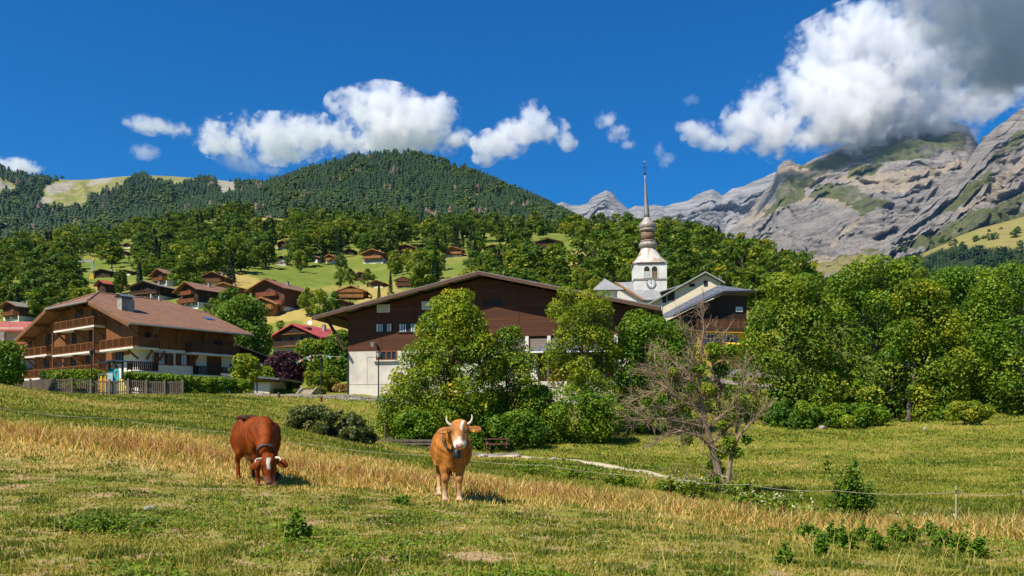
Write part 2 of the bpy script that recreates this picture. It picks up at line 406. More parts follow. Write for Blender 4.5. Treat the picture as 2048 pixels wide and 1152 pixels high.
def ground_material():
    m, nt, b, out = _base('ground_grass')
    b.inputs['Roughness'].default_value = .95; b.inputs['Specular IOR Level'].default_value = .1
    tc = N(nt, 'ShaderNodeTexCoord')
    def no(scale, det=5.0, rough=.65):
        n = N(nt, 'ShaderNodeTexNoise', i_Scale=scale, i_Detail=det); n.inputs['Roughness'].default_value = rough
        nt.links.new(tc.outputs['Object'], n.inputs['Vector']); return n.outputs['Fac']
    def at(k): return N(nt, 'ShaderNodeAttribute', attribute_name=k).outputs['Fac']
    fine = ramp(nt, no(9), [(.3, (.11, .12, .018)), (.5, (.19, .185, .032)), (.72, (.32, .25, .08))]).outputs[0]
    soil = ramp(nt, no(1.4, 6), [(.50, (0, 0, 0)), (.60, (1, 1, 1))]).outputs[0]
    pasture = mixc(nt, soil, fine, (.33, .225, .12))
    drygr = ramp(nt, no(3, 6), [(.3, (.34, .24, .08)), (.7, (.46, .32, .12))]).outputs[0]
    meadow_hi = ramp(nt, no(.55, 7, .7), [(.36, (.125, .165, .018)), (.52, (.20, .20, .03)), (.68, (.28, .225, .06))]).outputs[0]
    spk = ramp(nt, no(14, 3), [(.35, (.55, .6, .5)), (.62, (1.2, 1.15, 1.1))]).outputs[0]
    meadow = mixc(nt, 1.0, meadow_hi, spk, 'MULTIPLY')
    farg = ramp(nt, no(.035, 6), [(.35, (.10, .150, .018)), (.65, (.165, .185, .035))]).outputs[0]
    c = mixc(nt, at('mid'), pasture, meadow)
    c = mixc(nt, at('far'), c, farg)
    c = mixc(nt, at('dry'), c, drygr)
    c = mixc(nt, at('straw'), c, (.33, .25, .075))
    nt.links.new(c, b.inputs['Base Color'])
    bp = N(nt, 'ShaderNodeBump', i_Strength=.5, i_Distance=.08); nt.links.new(no(7, 6), bp.inputs['Height']); nt.links.new(bp.outputs[0], b.inputs['Normal'])
    return m
def grid_faces(nr, nc):
    i = np.arange(nr - 1)[:, None] * nc + np.arange(nc - 1)[None]
    return np.stack([i, i + 1, i + 1 + nc, i + nc], -1).reshape(-1, 4)
M_GROUND = ground_material()
ground = mesh_np('ground', np.stack([_Xg, _Yg, _Z0], -1).reshape(-1, 3), grid_faces(*_Z0.shape), M_GROUND, me_ground_attr, smooth=True)
tag(ground, kind='structure', label='grassy pasture, meadow and village slope')

# ------------------------------------------------------------------ far hills
def hill_sheet(px0, px1, ncol, sil, foot, Yr, Yf, nrow=110, amp=.03, seed=3, power=.8, back=1.6, trees_px=0.0, gully=0.0):
    """A hillside between foot row and skyline row; behind the crest it falls away. Returns X,Y,Z,px,s grids."""
    px = np.linspace(px0, px1, ncol); s = np.linspace(0, 1.25, nrow)
    S, PX = np.meshgrid(s, px, indexing='ij')
    top = np.interp(PX, [a for a, b in sil], [b for a, b in sil]) + trees_px
    bot = np.interp(PX, [a for a, b in foot], [b for a, b in foot])
    yr = np.interp(PX, [a for a, b in Yr], [b for a, b in Yr]); yf = np.interp(PX, [a for a, b in Yf], [b for a, b in Yf])
    Y = yf + (yr - yf) * S
    sc = np.clip(S, 0, 1) ** power
    R = bot + (top - bot) * sc
    Z = (HZ - R) / F * Y
    zr = (HZ - top) / F * yr
    beyond = np.clip(S - 1, 0, None) / .25
    Z = np.where(S > 1, zr * (1 - .55 * beyond), Z)
    X = (PX - CX) / F * Y
    nz = ridged(X / 700 + 3, Y / 1500, 5, seed) - .35
    env = np.clip(S * 4, 0, 1) * np.clip((1 - S) * 5, 0.0, 1)
    Z = Z + nz * amp * Y * env * .5
    if gully:
        Z = Z + (ridged(PX / 70.0 + S * .8, S * 1.2, 4, seed + 4) - .4) * gully * env
    return X, Y, Z, PX, S
def hill_mat(name, stops, scale=.01, straw=None):
    m, nt, b, out = _base(name); b.inputs['Roughness'].default_value = 1; b.inputs['Specular IOR Level'].default_value = 0
    tc = N(nt, 'ShaderNodeTexCoord'); n = N(nt, 'ShaderNodeTexNoise', i_Scale=scale, i_Detail=7.0); nt.links.new(tc.outputs['Object'], n.inputs['Vector'])
    c = ramp(nt, n.outputs['Fac'], stops).outputs[0]
    for k, stp, sc in (straw or []):
        n2 = N(nt, 'ShaderNodeTexNoise', i_Scale=sc, i_Detail=6.0); nt.links.new(tc.outputs['Object'], n2.inputs['Vector'])
        c = mixc(nt, N(nt, 'ShaderNodeAttribute', attribute_name=k).outputs['Fac'], c, ramp(nt, n2.outputs['Fac'], stp).outputs[0])
    nt.links.new(c, b.inputs['Base Color']); return m

# conifer and broadleaf shapes for the massed woods
def cone_tree(rng, tiers=4, seg=6):
    V = []; Fc = []
    for t in range(tiers):
        z0 = .08 + .88 * t / tiers; z1 = min(1.0, z0 + 1.55 / tiers); r = .24 * (1 - t / tiers) ** .8 + .03
        o = len(V)
        for k in range(seg):
            a = 2 * math.pi * (k + rng.random() * .5 + t * .5) / seg; rr = r * (.8 + .45 * rng.random())
            V.append((rr * math.cos(a), rr * math.sin(a), z0 - .03 * rng.random()))
        V.append((0, 0, z1))
        for k in range(seg): Fc.append((o + k, o + (k + 1) % seg, o + seg))
    return np.array(V), np.array(Fc)
def blob_tree(rng, n=26):
    V = []; Fc = []
    for i in range(n):
        a = rng.random() * 2 * math.pi; cz = rng.random() ** .8; rr = .42 * math.sqrt(max(0, 1 - (cz * 2 - 1) ** 2 * .85)) * (.55 + .45 * rng.random())
        c = np.array([rr * math.cos(a), rr * math.sin(a), .22 + .72 * cz]); o = len(V)
        for k in range(4):
            d = np.array([rng.gauss(0, 1), rng.gauss(0, 1), rng.gauss(0, .8)]); d /= np.linalg.norm(d); V.append(c + d * .2)
        Fc += [(o, o + 1, o + 2), (o, o + 2, o + 3), (o, o + 3, o + 1), (o + 1, o + 3, o + 2)]
    return np.array(V), np.array(Fc)
_rg = random.Random(11)
CONES = [cone_tree(_rg, 4, 6) for _ in range(5)]; BLOBS = [blob_tree(_rg) for _ in range(5)]
def stamp_trees(name, pos, hgt, kinds, tint, m, wid=None):
    """One woodland mass: every tree a small solid standing on the slope."""
    rng = np.random.default_rng(5)
    Vs = []; Fs = []; T = []; off = 0
    for kind, protos in ((0, CONES), (1, BLOBS)):
        for p, (V, Fc) in enumerate(protos):
            sel = np.where((kinds == kind) & (np.arange(len(pos)) % len(protos) == p))[0]
            if not len(sel): continue
            a = rng.random(len(sel)) * 6.283; c, s = np.cos(a), np.sin(a)
            h = hgt[sel]; w = h * (1.3 if kind == 0 else 1.35) * (1 if wid is None else wid)
            x = (V[None, :, 0] * c[:, None] - V[None, :, 1] * s[:, None]) * w[:, None] + pos[sel, 0:1]
            y = (V[None, :, 0] * s[:, None] + V[None, :, 1] * c[:, None]) * w[:, None] + pos[sel, 1:2]
            z = V[None, :, 2] * h[:, None] + pos[sel, 2:3] - .05 * h[:, None]
            Vs.append(np.stack([x, y, z], -1).reshape(-1, 3))
            Fs.append((Fc[None] + (off + np.arange(len(sel)) * len(V))[:, None, None]).reshape(-1, 3)); off += len(sel) * len(V)
            T.append(np.clip(np.repeat(tint[sel], len(V)) + rng.normal(0, .03, len(sel) * len(V)), 0, 1))
    return tag(mesh_np(name, np.concatenate(Vs), np.concatenate(Fs), m, dict(rnd=np.concatenate(T))), kind='stuff')
M_FOREST = leafmat('forest_needles', [(0, (.017, .038, .011)), (.30, (.031, .062, .011)), (.52, (.054, .096, .012)), (.74, (.105, .155, .018)), (.80, (.14, .09, .07)), (1, (.21, .14, .105))], trans=.15, objtint=False)

def wooded(nm, X, Y, Z, PX, S, n, hmin, hmax, clear, seed, conif, dead=0.1, smax=1.02):
    rng = np.random.default_rng(seed); nr, nc = X.shape
    u = rng.random(n) * (nc - 1.001); v = rng.random(n) * (nr - 1.001)
    i, j = u.astype(int), v.astype(int); a, b = u - i, v - j
    L = lambda A: (A[j, i] * (1 - a) + A[j, i + 1] * a) * (1 - b) + (A[j + 1, i] * (1 - a) + A[j + 1, i + 1] * a) * b
    x, y, z, s, p = L(X), L(Y), L(Z), L(S), L(PX)
    row = HZ - z / y * F
    keep = s < smax
    for q in clear: keep &= ~in_poly(p + rng.normal(0, 3, n), row + rng.normal(0, 2, n), q)
    x, y, z, s, p, row = (t[keep] for t in (x, y, z, s, p, row))
    big = fbm(p / 60, row / 30, 4, seed + 1); fine = rng.normal(0, .10, len(x))
    kinds = (big * .9 + fine * 1.2 > (conif * 2 - 1) * .6).astype(int)
    tint = np.where(kinds == 0, .20 + big * .25 + fine * .35, .54 + big * .15 + fine * .5)
    tint = np.clip(tint, 0, .74)
    dm = (fbm(p / 45 + 9, row / 18, 3, seed + 7) > .42 - dead) & (rng.random(len(x)) < .55) & (kinds == 0)
    tint = np.where(dm, .80 + .18 * rng.random(len(x)), tint)
    h = rng.uniform(hmin, hmax, len(x)) * np.where(kinds == 1, .8, 1.0)
    return stamp_trees(nm, np.stack([x, y, z], -1), h, kinds, tint, M_FOREST)

M_HILL = hill_mat('forest_floor', [(.3, (.018, .032, .012)), (.7, (.045, .062, .02))], .012,
                  [('clear', [(.3, (.13, .17, .035)), (.5, (.19, .19, .06)), (.68, (.27, .23, .15))], .02), ('rock', [(.3, (.22, .21, .18)), (.7, (.34, .30, .25))], .03)])
# the long ridge on one side: alpine pasture on the crest, woods below
sil1 = [(-1000, 300), (-400, 318), (0, 330), (30, 338), (60, 347), (100, 352), (150, 354), (190, 352), (240, 347), (285, 344), (340, 346), (400, 350), (450, 355), (510, 362), (560, 372), (620, 400), (700, 430), (800, 455)]
X, Y, Z, PX, S = hill_sheet(-1000, 800, 330, sil1, [(-1000, 540), (0, 530), (300, 510), (600, 480), (800, 470)], [(-1000, 3300), (800, 3300)], [(-1000, 950), (800, 1000)], 130, .03, 3, .85, trees_px=6, gully=26)
row = HZ - Z / Y * F
CL1 = [[(140, 345), (285, 338), (250, 370), (190, 394), (170, 412), (120, 424), (82, 416), (86, 380), (115, 360)], [(282, 330), (398, 332), (394, 366), (345, 370), (298, 362)], [(-30, 350), (5, 355), (32, 372), (30, 390), (-30, 378)], [(432, 358), (468, 358), (470, 388), (445, 392), (430, 375)], [(50, 440), (58, 440), (52, 470), (44, 470)], [(80, 395), (105, 400), (95, 415), (82, 412)]]
ROCK1 = [[(190, 352), (240, 345), (215, 365), (170, 372)], [(432, 358), (468, 358), (470, 388), (445, 392), (430, 375)], [(80, 390), (105, 397), (95, 415), (82, 412)], [(0, 362), (30, 378), (25, 390), (-5, 375)], [(92, 370), (150, 362), (140, 380), (95, 392)]]
clr = np.zeros_like(row); rk = np.zeros_like(row)
for q in CL1: clr = np.maximum(clr, in_poly(PX, row, q))
for q in ROCK1: rk = np.maximum(rk, in_poly(PX, row, q) * .85)
tag(mesh_np('alpine_ridge_hill', np.stack([X, Y, Z], -1).reshape(-1, 3), grid_faces(*X.shape), M_HILL, dict(clear=clr.ravel(), rock=rk.ravel()), smooth=True), kind='structure')
wooded('ridge_forest', X, Y, Z, PX, S, 22000, 13, 27, CL1, 40, .58, dead=.03)
# the cone-shaped wooded hill in the middle
sil2 = [(150, 470), (330, 420), (400, 398), (450, 388), (500, 374), (530, 362), (560, 353), (600, 340), (650, 325), (700, 309), (740, 301), (780, 303), (800, 300), (820, 300), (850, 306), (900, 322), (950, 338), (1000, 361), (1050, 383), (1100, 406), (1150, 431), (1200, 455), (1300, 500), (1400, 530)]
X, Y, Z, PX, S = hill_sheet(150, 1400, 300, sil2, [(150, 520), (400, 490), (800, 475), (1150, 480), (1400, 540)], [(150, 1500), (500, 2000), (800, 2300), (1400, 1900)], [(150, 900), (1400, 900)], 110, .02, 13, .9, trees_px=7, gully=16)
row = HZ - Z / Y * F
CL2 = [[(828, 424), (868, 422), (870, 437), (838, 437)], [(943, 386), (965, 386), (965, 396), (943, 396)]]
clr = np.zeros_like(row)
for q in CL2: clr = np.maximum(clr, in_poly(PX, row, q))
tag(mesh_np('wooded_hill', np.stack([X, Y, Z], -1).reshape(-1, 3), grid_faces(*X.shape), M_HILL, dict(clear=clr.ravel(), rock=clr.ravel() * 0), smooth=True), kind='structure')
wooded('hill_forest', X, Y, Z, PX, S, 15000, 10, 21, CL2, 60, .66, dead=.09)

# ------------------------------------------------------------------ limestone mountains
def rock_material(name, grey, tan, grass, strata=1.0):
    m, nt, b, out = _base(name); b.inputs['Roughness'].default_value = .95; b.inputs['Specular IOR Level'].default_value = .1
    tc = N(nt, 'ShaderNodeTexCoord')
    def no(scale, st=(1, 1, 1), det=8.0, rot=(0, 0, 0), dist=0.0):
        mp = N(nt, 'ShaderNodeMapping'); mp.inputs['Scale'].default_value = st; mp.inputs['Rotation'].default_value = rot
        nt.links.new(tc.outputs['Object'], mp.inputs[0])
        n = N(nt, 'ShaderNodeTexNoise', i_Scale=scale, i_Detail=det, i_Distortion=dist); n.inputs['Roughness'].default_value = .68
        nt.links.new(mp.outputs[0], n.inputs['Vector']); return n.outputs['Fac']
    g1 = ramp(nt, no(.004, (.6, .6, 5), rot=(0, .35, 0), dist=.6), [(.36, tuple(c * .42 for c in grey)), (.48, tuple(c * .8 for c in grey)), (.62, grey), (.75, tuple(c * 1.25 for c in grey))]).outputs[0]
    fs = ramp(nt, no(.016, (.5, .5, 6), det=10, rot=(0, .35, 0), dist=.8), [(.36, (.70, .69, .68)), (.5, (.96, .96, .96)), (.64, (1.16, 1.15, 1.14))]).outputs[0]; g1 = mixc(nt, 1.0, g1, fs, 'MULTIPLY')
    at = lambda k: N(nt, 'ShaderNodeAttribute', attribute_name=k).outputs['Fac']
    def edge(a, sc, lo, hi):
        mm = N(nt, 'ShaderNodeMath', operation='ADD'); nt.links.new(at(a), mm.inputs[0])
        s2 = N(nt, 'ShaderNodeMath', operation='MULTIPLY_ADD', i_1=1.5, i_2=-.75); nt.links.new(no(sc), s2.inputs[0]); nt.links.new(s2.outputs[0], mm.inputs[1])
        return ramp(nt, mm.outputs[0], [(lo, (0, 0, 0)), (hi, (1, 1, 1))]).outputs[0]
    tn = ramp(nt, no(.006), [(.3, tuple(c * .75 for c in tan)), (.7, tuple(c * 1.1 for c in tan))]).outputs[0]
    gs = ramp(nt, no(.005), [(.3, tuple(c * .6 for c in grass)), (.6, grass), (.75, (grass[0] * 1.9, grass[1] * 1.5, grass[2] * 1.6))]).outputs[0]
    c = mixc(nt, edge('tan', .004, .34, .72), g1, tn)
    c = mixc(nt, edge('green', .005, .30, .74), c, gs)
    c = mixc(nt, edge('gold', .003, .45, .6), c, (.25, .215, .075))
    nt.links.new(c, b.inputs['Base Color'])
    bp = N(nt, 'ShaderNodeBump', i_Strength=1.0, i_Distance=34.0); nt.links.new(no(.014, (.7, .7, 3.5), rot=(0, .35, 0), det=10), bp.inputs['Height']); nt.links.new(bp.outputs[0], b.inputs['Normal'])
    return m
def masks(PX, row, S, slope, defs, seed):
    o = {}
    for k, polys, base in defs:
        a = np.zeros_like(row) + base
        for q in polys: a = np.where(in_poly(PX + fbm(PX / 30, row / 30, 4, seed) * 22, row + fbm(PX / 25, row / 25, 3, seed + 5) * 10, q), .70, a)
        o[k] = a.ravel()
    return o
M_ROCK = rock_material('limestone_slope', (.30, .272, .245), (.36, .295, .215), (.11, .122, .038))
M_PALE = rock_material('pale_limestone', (.32, .31, .305), (.37, .335, .30), (.12, .13, .05))
def mountain(name, px0, px1, ncol, nrow, sil, foot, Yr, Yf, defs, m, seed, amp, power=.85, terr=0.0, skew=0.0, tilt=.006):
    px = np.linspace(px0, px1, ncol); s = np.linspace(0, 1.25, nrow); S, PX = np.meshgrid(s, px, indexing='ij')
    top = np.interp(PX, *zip(*sil)); bot = np.interp(PX, *zip(*foot)); yr = np.interp(PX, *zip(*Yr)); yf = np.interp(PX, *zip(*Yf))
    Y = yf + (yr - yf) * S; sc = np.clip(S, 0, 1) ** power
    if terr:
        w = (sc + .10 * fbm(PX / 260, S * 2, 3, seed + 2)) * terr; fl = np.floor(w); fr = w - fl
        sc = sc * .45 + .55 * np.clip((fl + sstep(.25, .75, fr)) / terr, 0, 1.05) * 1.0
        sc = np.clip(sc, 0, 1)
    R = bot + (top - bot) * sc; Z = (HZ - R) / F * Y; zr = (HZ - top) / F * yr
    Z = np.where(S > 1, zr * (1 - .5 * (S - 1) / .25), Z); X = (PX - CX) / F * Y
    env = np.clip(S * 5, .05, 1) * np.clip((1.02 - S) * 6, .12, 1)
    q = PX / 1.0 + skew * S * 100
    env = np.clip(S * 5, .05, 1) * np.clip((1.03 - S) * 3, .10, 1)
    big = ridged(q / 190, S * 1.1 + q / 400, 4, seed) - .45
    Z = Z + env * amp * (.55 * big + .26 * fbm(q / 45, S * 4.5, 4, seed + 9) + .10 * (ridged(q / 17 + fbm(q / 40, S * 5, 2, seed) , S * 11, 4, seed + 15) - .45))
    led = fbm(q / 330 + 5, S * 13 + q * tilt + .8 * fbm(q / 80, S * 3, 3, seed + 31), 3, seed + 20)
    Z = Z + env * amp * .10 * np.abs(led) * 2
    bed = S * 17 + q * tilt * 1.4 + 1.6 * fbm(q / 70, S * 4, 4, seed + 41); saw = bed - np.floor(bed); Z = Z + env * amp * .05 * (np.where(saw < .8, saw / .8, (1 - saw) / .2) - .5) * (.4 + np.clip(fbm(q / 60, S * 5, 3, seed + 44) + .4, 0, 1))
    Z = Z + env * amp * .035 * (ridged(q / 6.5, S * 30, 3, seed + 51) - .45)
    Y = Y + env * amp * 1.2 * led * (HZ - 500) / 300
    row = HZ - Z / Y * F
    slope = np.abs(np.gradient(Z, axis=0))
    return tag(mesh_np(name, np.stack([X, Y, Z], -1).reshape(-1, 3), grid_faces(nrow, ncol), m, masks(PX, row, S, slope, defs, seed), smooth=True), kind='structure')
# pale range far behind the church
silp = [(900, 500), (1020, 440), (1090, 418), (1110, 409), (1125, 404), (1140, 411), (1160, 412), (1175, 408), (1183, 396), (1196, 389), (1213, 380), (1226, 387), (1238, 402), (1250, 412), (1258, 418), (1270, 412), (1290, 413), (1310, 410), (1330, 413), (1350, 405), (1375, 401), (1395, 389), (1412, 383), (1425, 378), (1436, 385), (1446, 392), (1465, 378), (1490, 372), (1508, 362), (1530, 354), (1550, 345), (1600, 330), (1700, 380), (1800, 480)]
mountain('limestone_range_mountain', 900, 1800, 600, 240, silp, [(900, 560), (1800, 560)], [(900, 10500), (1800, 9000)], [(900, 7200), (1800, 6800)],
         [('tan', [[(1460, 440), (1540, 410), (1540, 470), (1450, 480)]], .25), ('green', [], .0), ('gold', [], 0)], M_PALE, 70, 260, .8)
# the big slope whose summit is in cloud
silm = [(1380, 560), (1430, 490), (1470, 450), (1500, 420), (1525, 388), (1546, 362), (1556, 332), (1568, 321), (1580, 318), (1592, 326), (1604, 330), (1625, 318), (1650, 308), (1700, 285), (1740, 268), (1780, 258), (1850, 246), (1915, 245), (1935, 252), (1950, 276), (1958, 290), (1966, 272), (2000, 262), (2100, 250), (2400, 240), (2900, 300)]
T_ = [('tan', [[(1680, 352), (1760, 345), (1850, 338), (1925, 318), (1940, 330), (1880, 352), (1850, 378), (1760, 388), (1720, 380)], [(1500, 420), (1560, 400), (1640, 385), (1730, 395), (1700, 420), (1640, 400), (1590, 405), (1520, 440)], [(1480, 440), (1530, 415), (1500, 455)], [(1560, 335), (1700, 305), (1660, 345), (1600, 390), (1570, 380)], [(1655, 495), (1690, 450), (1712, 420), (1716, 440), (1680, 490)], [(1560, 500), (1700, 515), (1900, 470), (1880, 520), (1600, 540)]], .10),
      ('green', [[(1590, 335), (1780, 270), (1930, 262), (1930, 300), (1800, 322), (1700, 330), (1660, 345)], [(1620, 395), (1660, 365), (1720, 372), (1745, 392), (1780, 395), (1750, 415), (1700, 430), (1690, 400), (1650, 395)], [(1570, 350), (1640, 345), (1600, 400), (1545, 425), (1520, 440)], [(1590, 510), (1640, 490), (1600, 530)], [(1700, 330), (1780, 330), (1760, 352), (1700, 355)], [(1880, 420), (2048, 360), (2048, 380), (1900, 440)], [(1650, 520), (1800, 480), (1950, 440), (1850, 500), (1700, 540)]], .12),
      ('gold', [[(1600, 540), (1700, 510), (1800, 490), (1900, 470), (1850, 530), (1700, 560)]], 0)]
mountain('cloud_topped_mountain', 1380, 2900, 900, 420, silm, [(1380, 620), (1700, 560), (2900, 560)], [(1380, 6600), (1950, 6200), (2900, 5200)], [(1380, 4600), (1700, 3600), (2900, 3000)], T_, M_ROCK, 91, 170, .9, terr=0.0, skew=1.2)
# the nearer buttress at the edge of the frame
sils = [(1700, 585), (1760, 500), (1830, 430), (1890, 378), (1930, 330), (1950, 300), (1965, 282), (1990, 258), (2015, 240), (2032, 225), (2048, 214), (2120, 170), (2300, 120), (2600, 130), (3000, 200)]
mountain('rocky_buttress_mountain', 1700, 3000, 680, 380, sils, [(1700, 600), (2048, 560), (3000, 560)], [(1700, 3600), (2048, 5000), (3000, 4600)], [(1700, 3000), (2048, 2900), (3000, 2600)],
         [('tan', [[(1900, 440), (2000, 340), (2048, 300), (2048, 340), (1960, 420)], [(1850, 480), (2048, 420), (2048, 470), (1850, 500)]], .2), ('green', [[(1780, 560), (1840, 480), (1960, 420), (2048, 380), (2048, 470), (1860, 560)], [(1960, 330), (2048, 255), (2048, 290), (1990, 330)], [(1890, 400), (1990, 335), (1960, 380), (1880, 440)], [(1780, 500), (1900, 450), (2048, 400), (2048, 420), (1900, 480)]], .22), ('gold', [], 0)], M_ROCK, 123, 140, .95, terr=0.0, skew=-1.0)
# golden alp with scattered trees, and the dark wood beneath it
sila = [(1500, 640), (1620, 580), (1720, 552), (1780, 535), (1830, 512), (1880, 490), (1920, 470), (1960, 455), (2000, 445), (2048, 432), (2150, 415), (2400, 400), (3000, 420)]
X, Y, Z, PX, S = hill_sheet(1500, 3000, 220, sila, [(1500, 850), (1700, 840), (3000, 830)], [(1500, 2600), (3000, 2300)], [(1500, 1000), (3000, 900)], 80, .012, 203, .95, trees_px=0)
row = HZ - Z / Y * F
clr = (row < np.interp(PX, [1700, 1800, 1830, 1900, 2048, 2300], [540, 540, 512, 490, 494, 490]) + 4).astype(float)
M_ALP = hill_mat('golden_alp', [(.3, (.02, .03, .014)), (.7, (.04, .05, .02))], .012, [('clear', [(.3, (.17, .155, .05)), (.5, (.235, .195, .07)), (.68, (.19, .19, .055))], .012)])
tag(mesh_np('golden_alp_hill', np.stack([X, Y, Z], -1).reshape(-1, 3), grid_faces(*X.shape), M_ALP, dict(clear=clr.ravel()), smooth=True), kind='structure')
rngA = np.random.default_rng(8)
ii = rngA.integers(0, X.size, 12000); xx, yy, zz, pp, rr = (A.ravel()[ii] for A in (X, Y, Z, PX, row))
lim = np.interp(pp, [1700, 1800, 1830, 1900, 2048, 2300], [540, 540, 515, 494, 498, 494]) + 5 + rngA.normal(0, 2, len(pp))
k_ = rr > lim
stamp_trees('alp_forest', np.stack([xx, yy, zz], -1)[k_], rngA.uniform(14, 24, k_.sum()), (rngA.random(k_.sum()) < .25).astype(int), np.clip(rngA.normal(.2, .12, k_.sum()), 0, .6), M_FOREST)
ALP_GRID = (X, Y, Z, PX, row)
# ------------------------------------------------------------------ building materials
M_PLASTER = mat('white_plaster', (.70, .66, .58), (.58, .54, .47), scale=1.2, rough=.9, bump=.1, c3=(.62, .60, .55), scale2=.5)
M_CONC = mat('pale_concrete', (.66, .60, .52), (.55, .50, .43), scale=.8, rough=.9, bump=.1, c3=(.48, .43, .37), scale2=.7)
M_CREAM = mat('cream_render', (.66, .57, .42), (.57, .49, .35), scale=1.0, rough=.9)
M_YELLOW = mat('yellow_render', (.62, .42, .08), (.52, .34, .06), scale=1.0, rough=.9)
M_SIDING = wood('brown_siding', (.105, .040, .020), (.075, .029, .015), 'Z', .21, .55)
M_WARM = wood('larch_boards', (.24, .098, .030), (.15, .058, .019), 'XY', .19, .35)
M_WARM2 = wood('honey_boards', (.46, .215, .065), (.33, .145, .045), 'XY', .17, .4)
M_DARKW = wood('dark_boards', (.052, .032, .022), (.030, .019, .014), 'XY', .2, .4)
M_BROWNW = wood('brown_boards', (.14, .062, .029), (.092, .041, .02), 'XY', .2, .4)
M_REDW = wood('red_boards', (.28, .085, .036), (.20, .06, .026), 'XY', .2, .4)
M_BEAM = mat('beam_timber', (.20, .088, .032), (.13, .055, .022), scale=4, stretch=(1, 1, 1))
M_BEAMD = mat('dark_timber', (.06, .032, .02), (.035, .02, .014), scale=4)
M_TILE = tiles('brown_tiles', (.165, .080, .046), (.255, .135, .078), 'Y', .34, patch=(.14, .082, .055))
M_TILE2 = tiles('faded_tiles', (.17, .085, .055), (.27, .15, .10), 'X', .4)
M_TILER = tiles('red_tiles', (.30, .05, .035), (.42, .085, .055), 'X', .4)
M_SHEETR = tiles('red_sheet_roof', (.36, .045, .04), (.50, .10, .085), 'Y', .5, rough=.5)
M_SLATE = tiles('slate', (.20, .20, .21), (.31, .31, .32), 'Y', .3, rough=.6)
M_GREYROOF = tiles('grey_sheet_roof', (.115, .125, .14), (.175, .185, .20), 'X', .6, metal=.2, rough=.45)
M_DUSTROOF = tiles('weathered_roof', (.17, .145, .125), (.26, .225, .19), 'X', .4)
M_HALLROOF = tiles('fibre_roof', (.16, .15, .145), (.25, .24, .23), 'Y', .8)
M_GLASS = mat('window_glass', (.018, .022, .028), (.03, .036, .045), scale=.7, rough=.25, spec=.12)
M_CURTAIN = mat('net_curtain', (.55, .60, .66), (.42, .47, .54), scale=6, rough=.9)
M_FRAME = mat('window_timber', (.26, .10, .04), (.19, .07, .03), scale=5)
M_WFRAME = mat('white_frame', (.72, .72, .70), (.62, .62, .6), scale=5, rough=.5)
M_METAL = mat('zinc', (.40, .41, .42), (.30, .31, .32), scale=3, rough=.45, metal=.6)
M_DMETAL = mat('dark_metal', (.045, .047, .05), (.03, .032, .035), scale=4, rough=.5, metal=.3)
M_STONE = mat('rough_stone', (.36, .33, .29), (.20, .18, .155), scale=2.2, rough=.95, bump=.5, lo=.4, hi=.6)
M_ASPH = mat('asphalt', (.22, .19, .175), (.16, .14, .13), scale=3, rough=.95, bump=.1, c3=(.28, .24, .20), scale2=.4)
M_GRAVEL = mat('gravel', (.46, .38, .27), (.36, .29, .20), scale=6, rough=1, bump=.3)
M_GREYW = wood('weathered_pickets', (.20, .155, .12), (.12, .095, .075), 'XY', .12, .45)
M_LETTER = mat('white_letters', (.75, .74, .72), (.68, .67, .66), scale=4)
M_BLACK = mat('black_numerals', (.02, .02, .02), (.03, .03, .03), scale=4)
M_FLOWER = mat('red_geraniums', (.45, .03, .03), (.16, .12, .03), scale=7, lo=.4, hi=.6)

class Frame:
    """A building's own axes, so that facade features can be surveyed from the photograph onto its walls."""
    def __init__(s, loc, ang): s.o = Vector(loc); s.R = Matrix.Rotation(-ang, 3, 'Z')
    def hit(s, px, py, axis, off):
        d = s.R @ Vector(((px - CX) / F, 1.0, (HZ - py) / F)); o = s.R @ (-s.o)
        t = (off - o[axis]) / d[axis]; return o + d * t
    def plane(s, px, py, n, c):
        n = Vector(n); d = s.R @ Vector(((px - CX) / F, 1.0, (HZ - py) / F)); o = s.R @ (-s.o)
        t = (c - n.dot(o)) / n.dot(d); return o + d * t

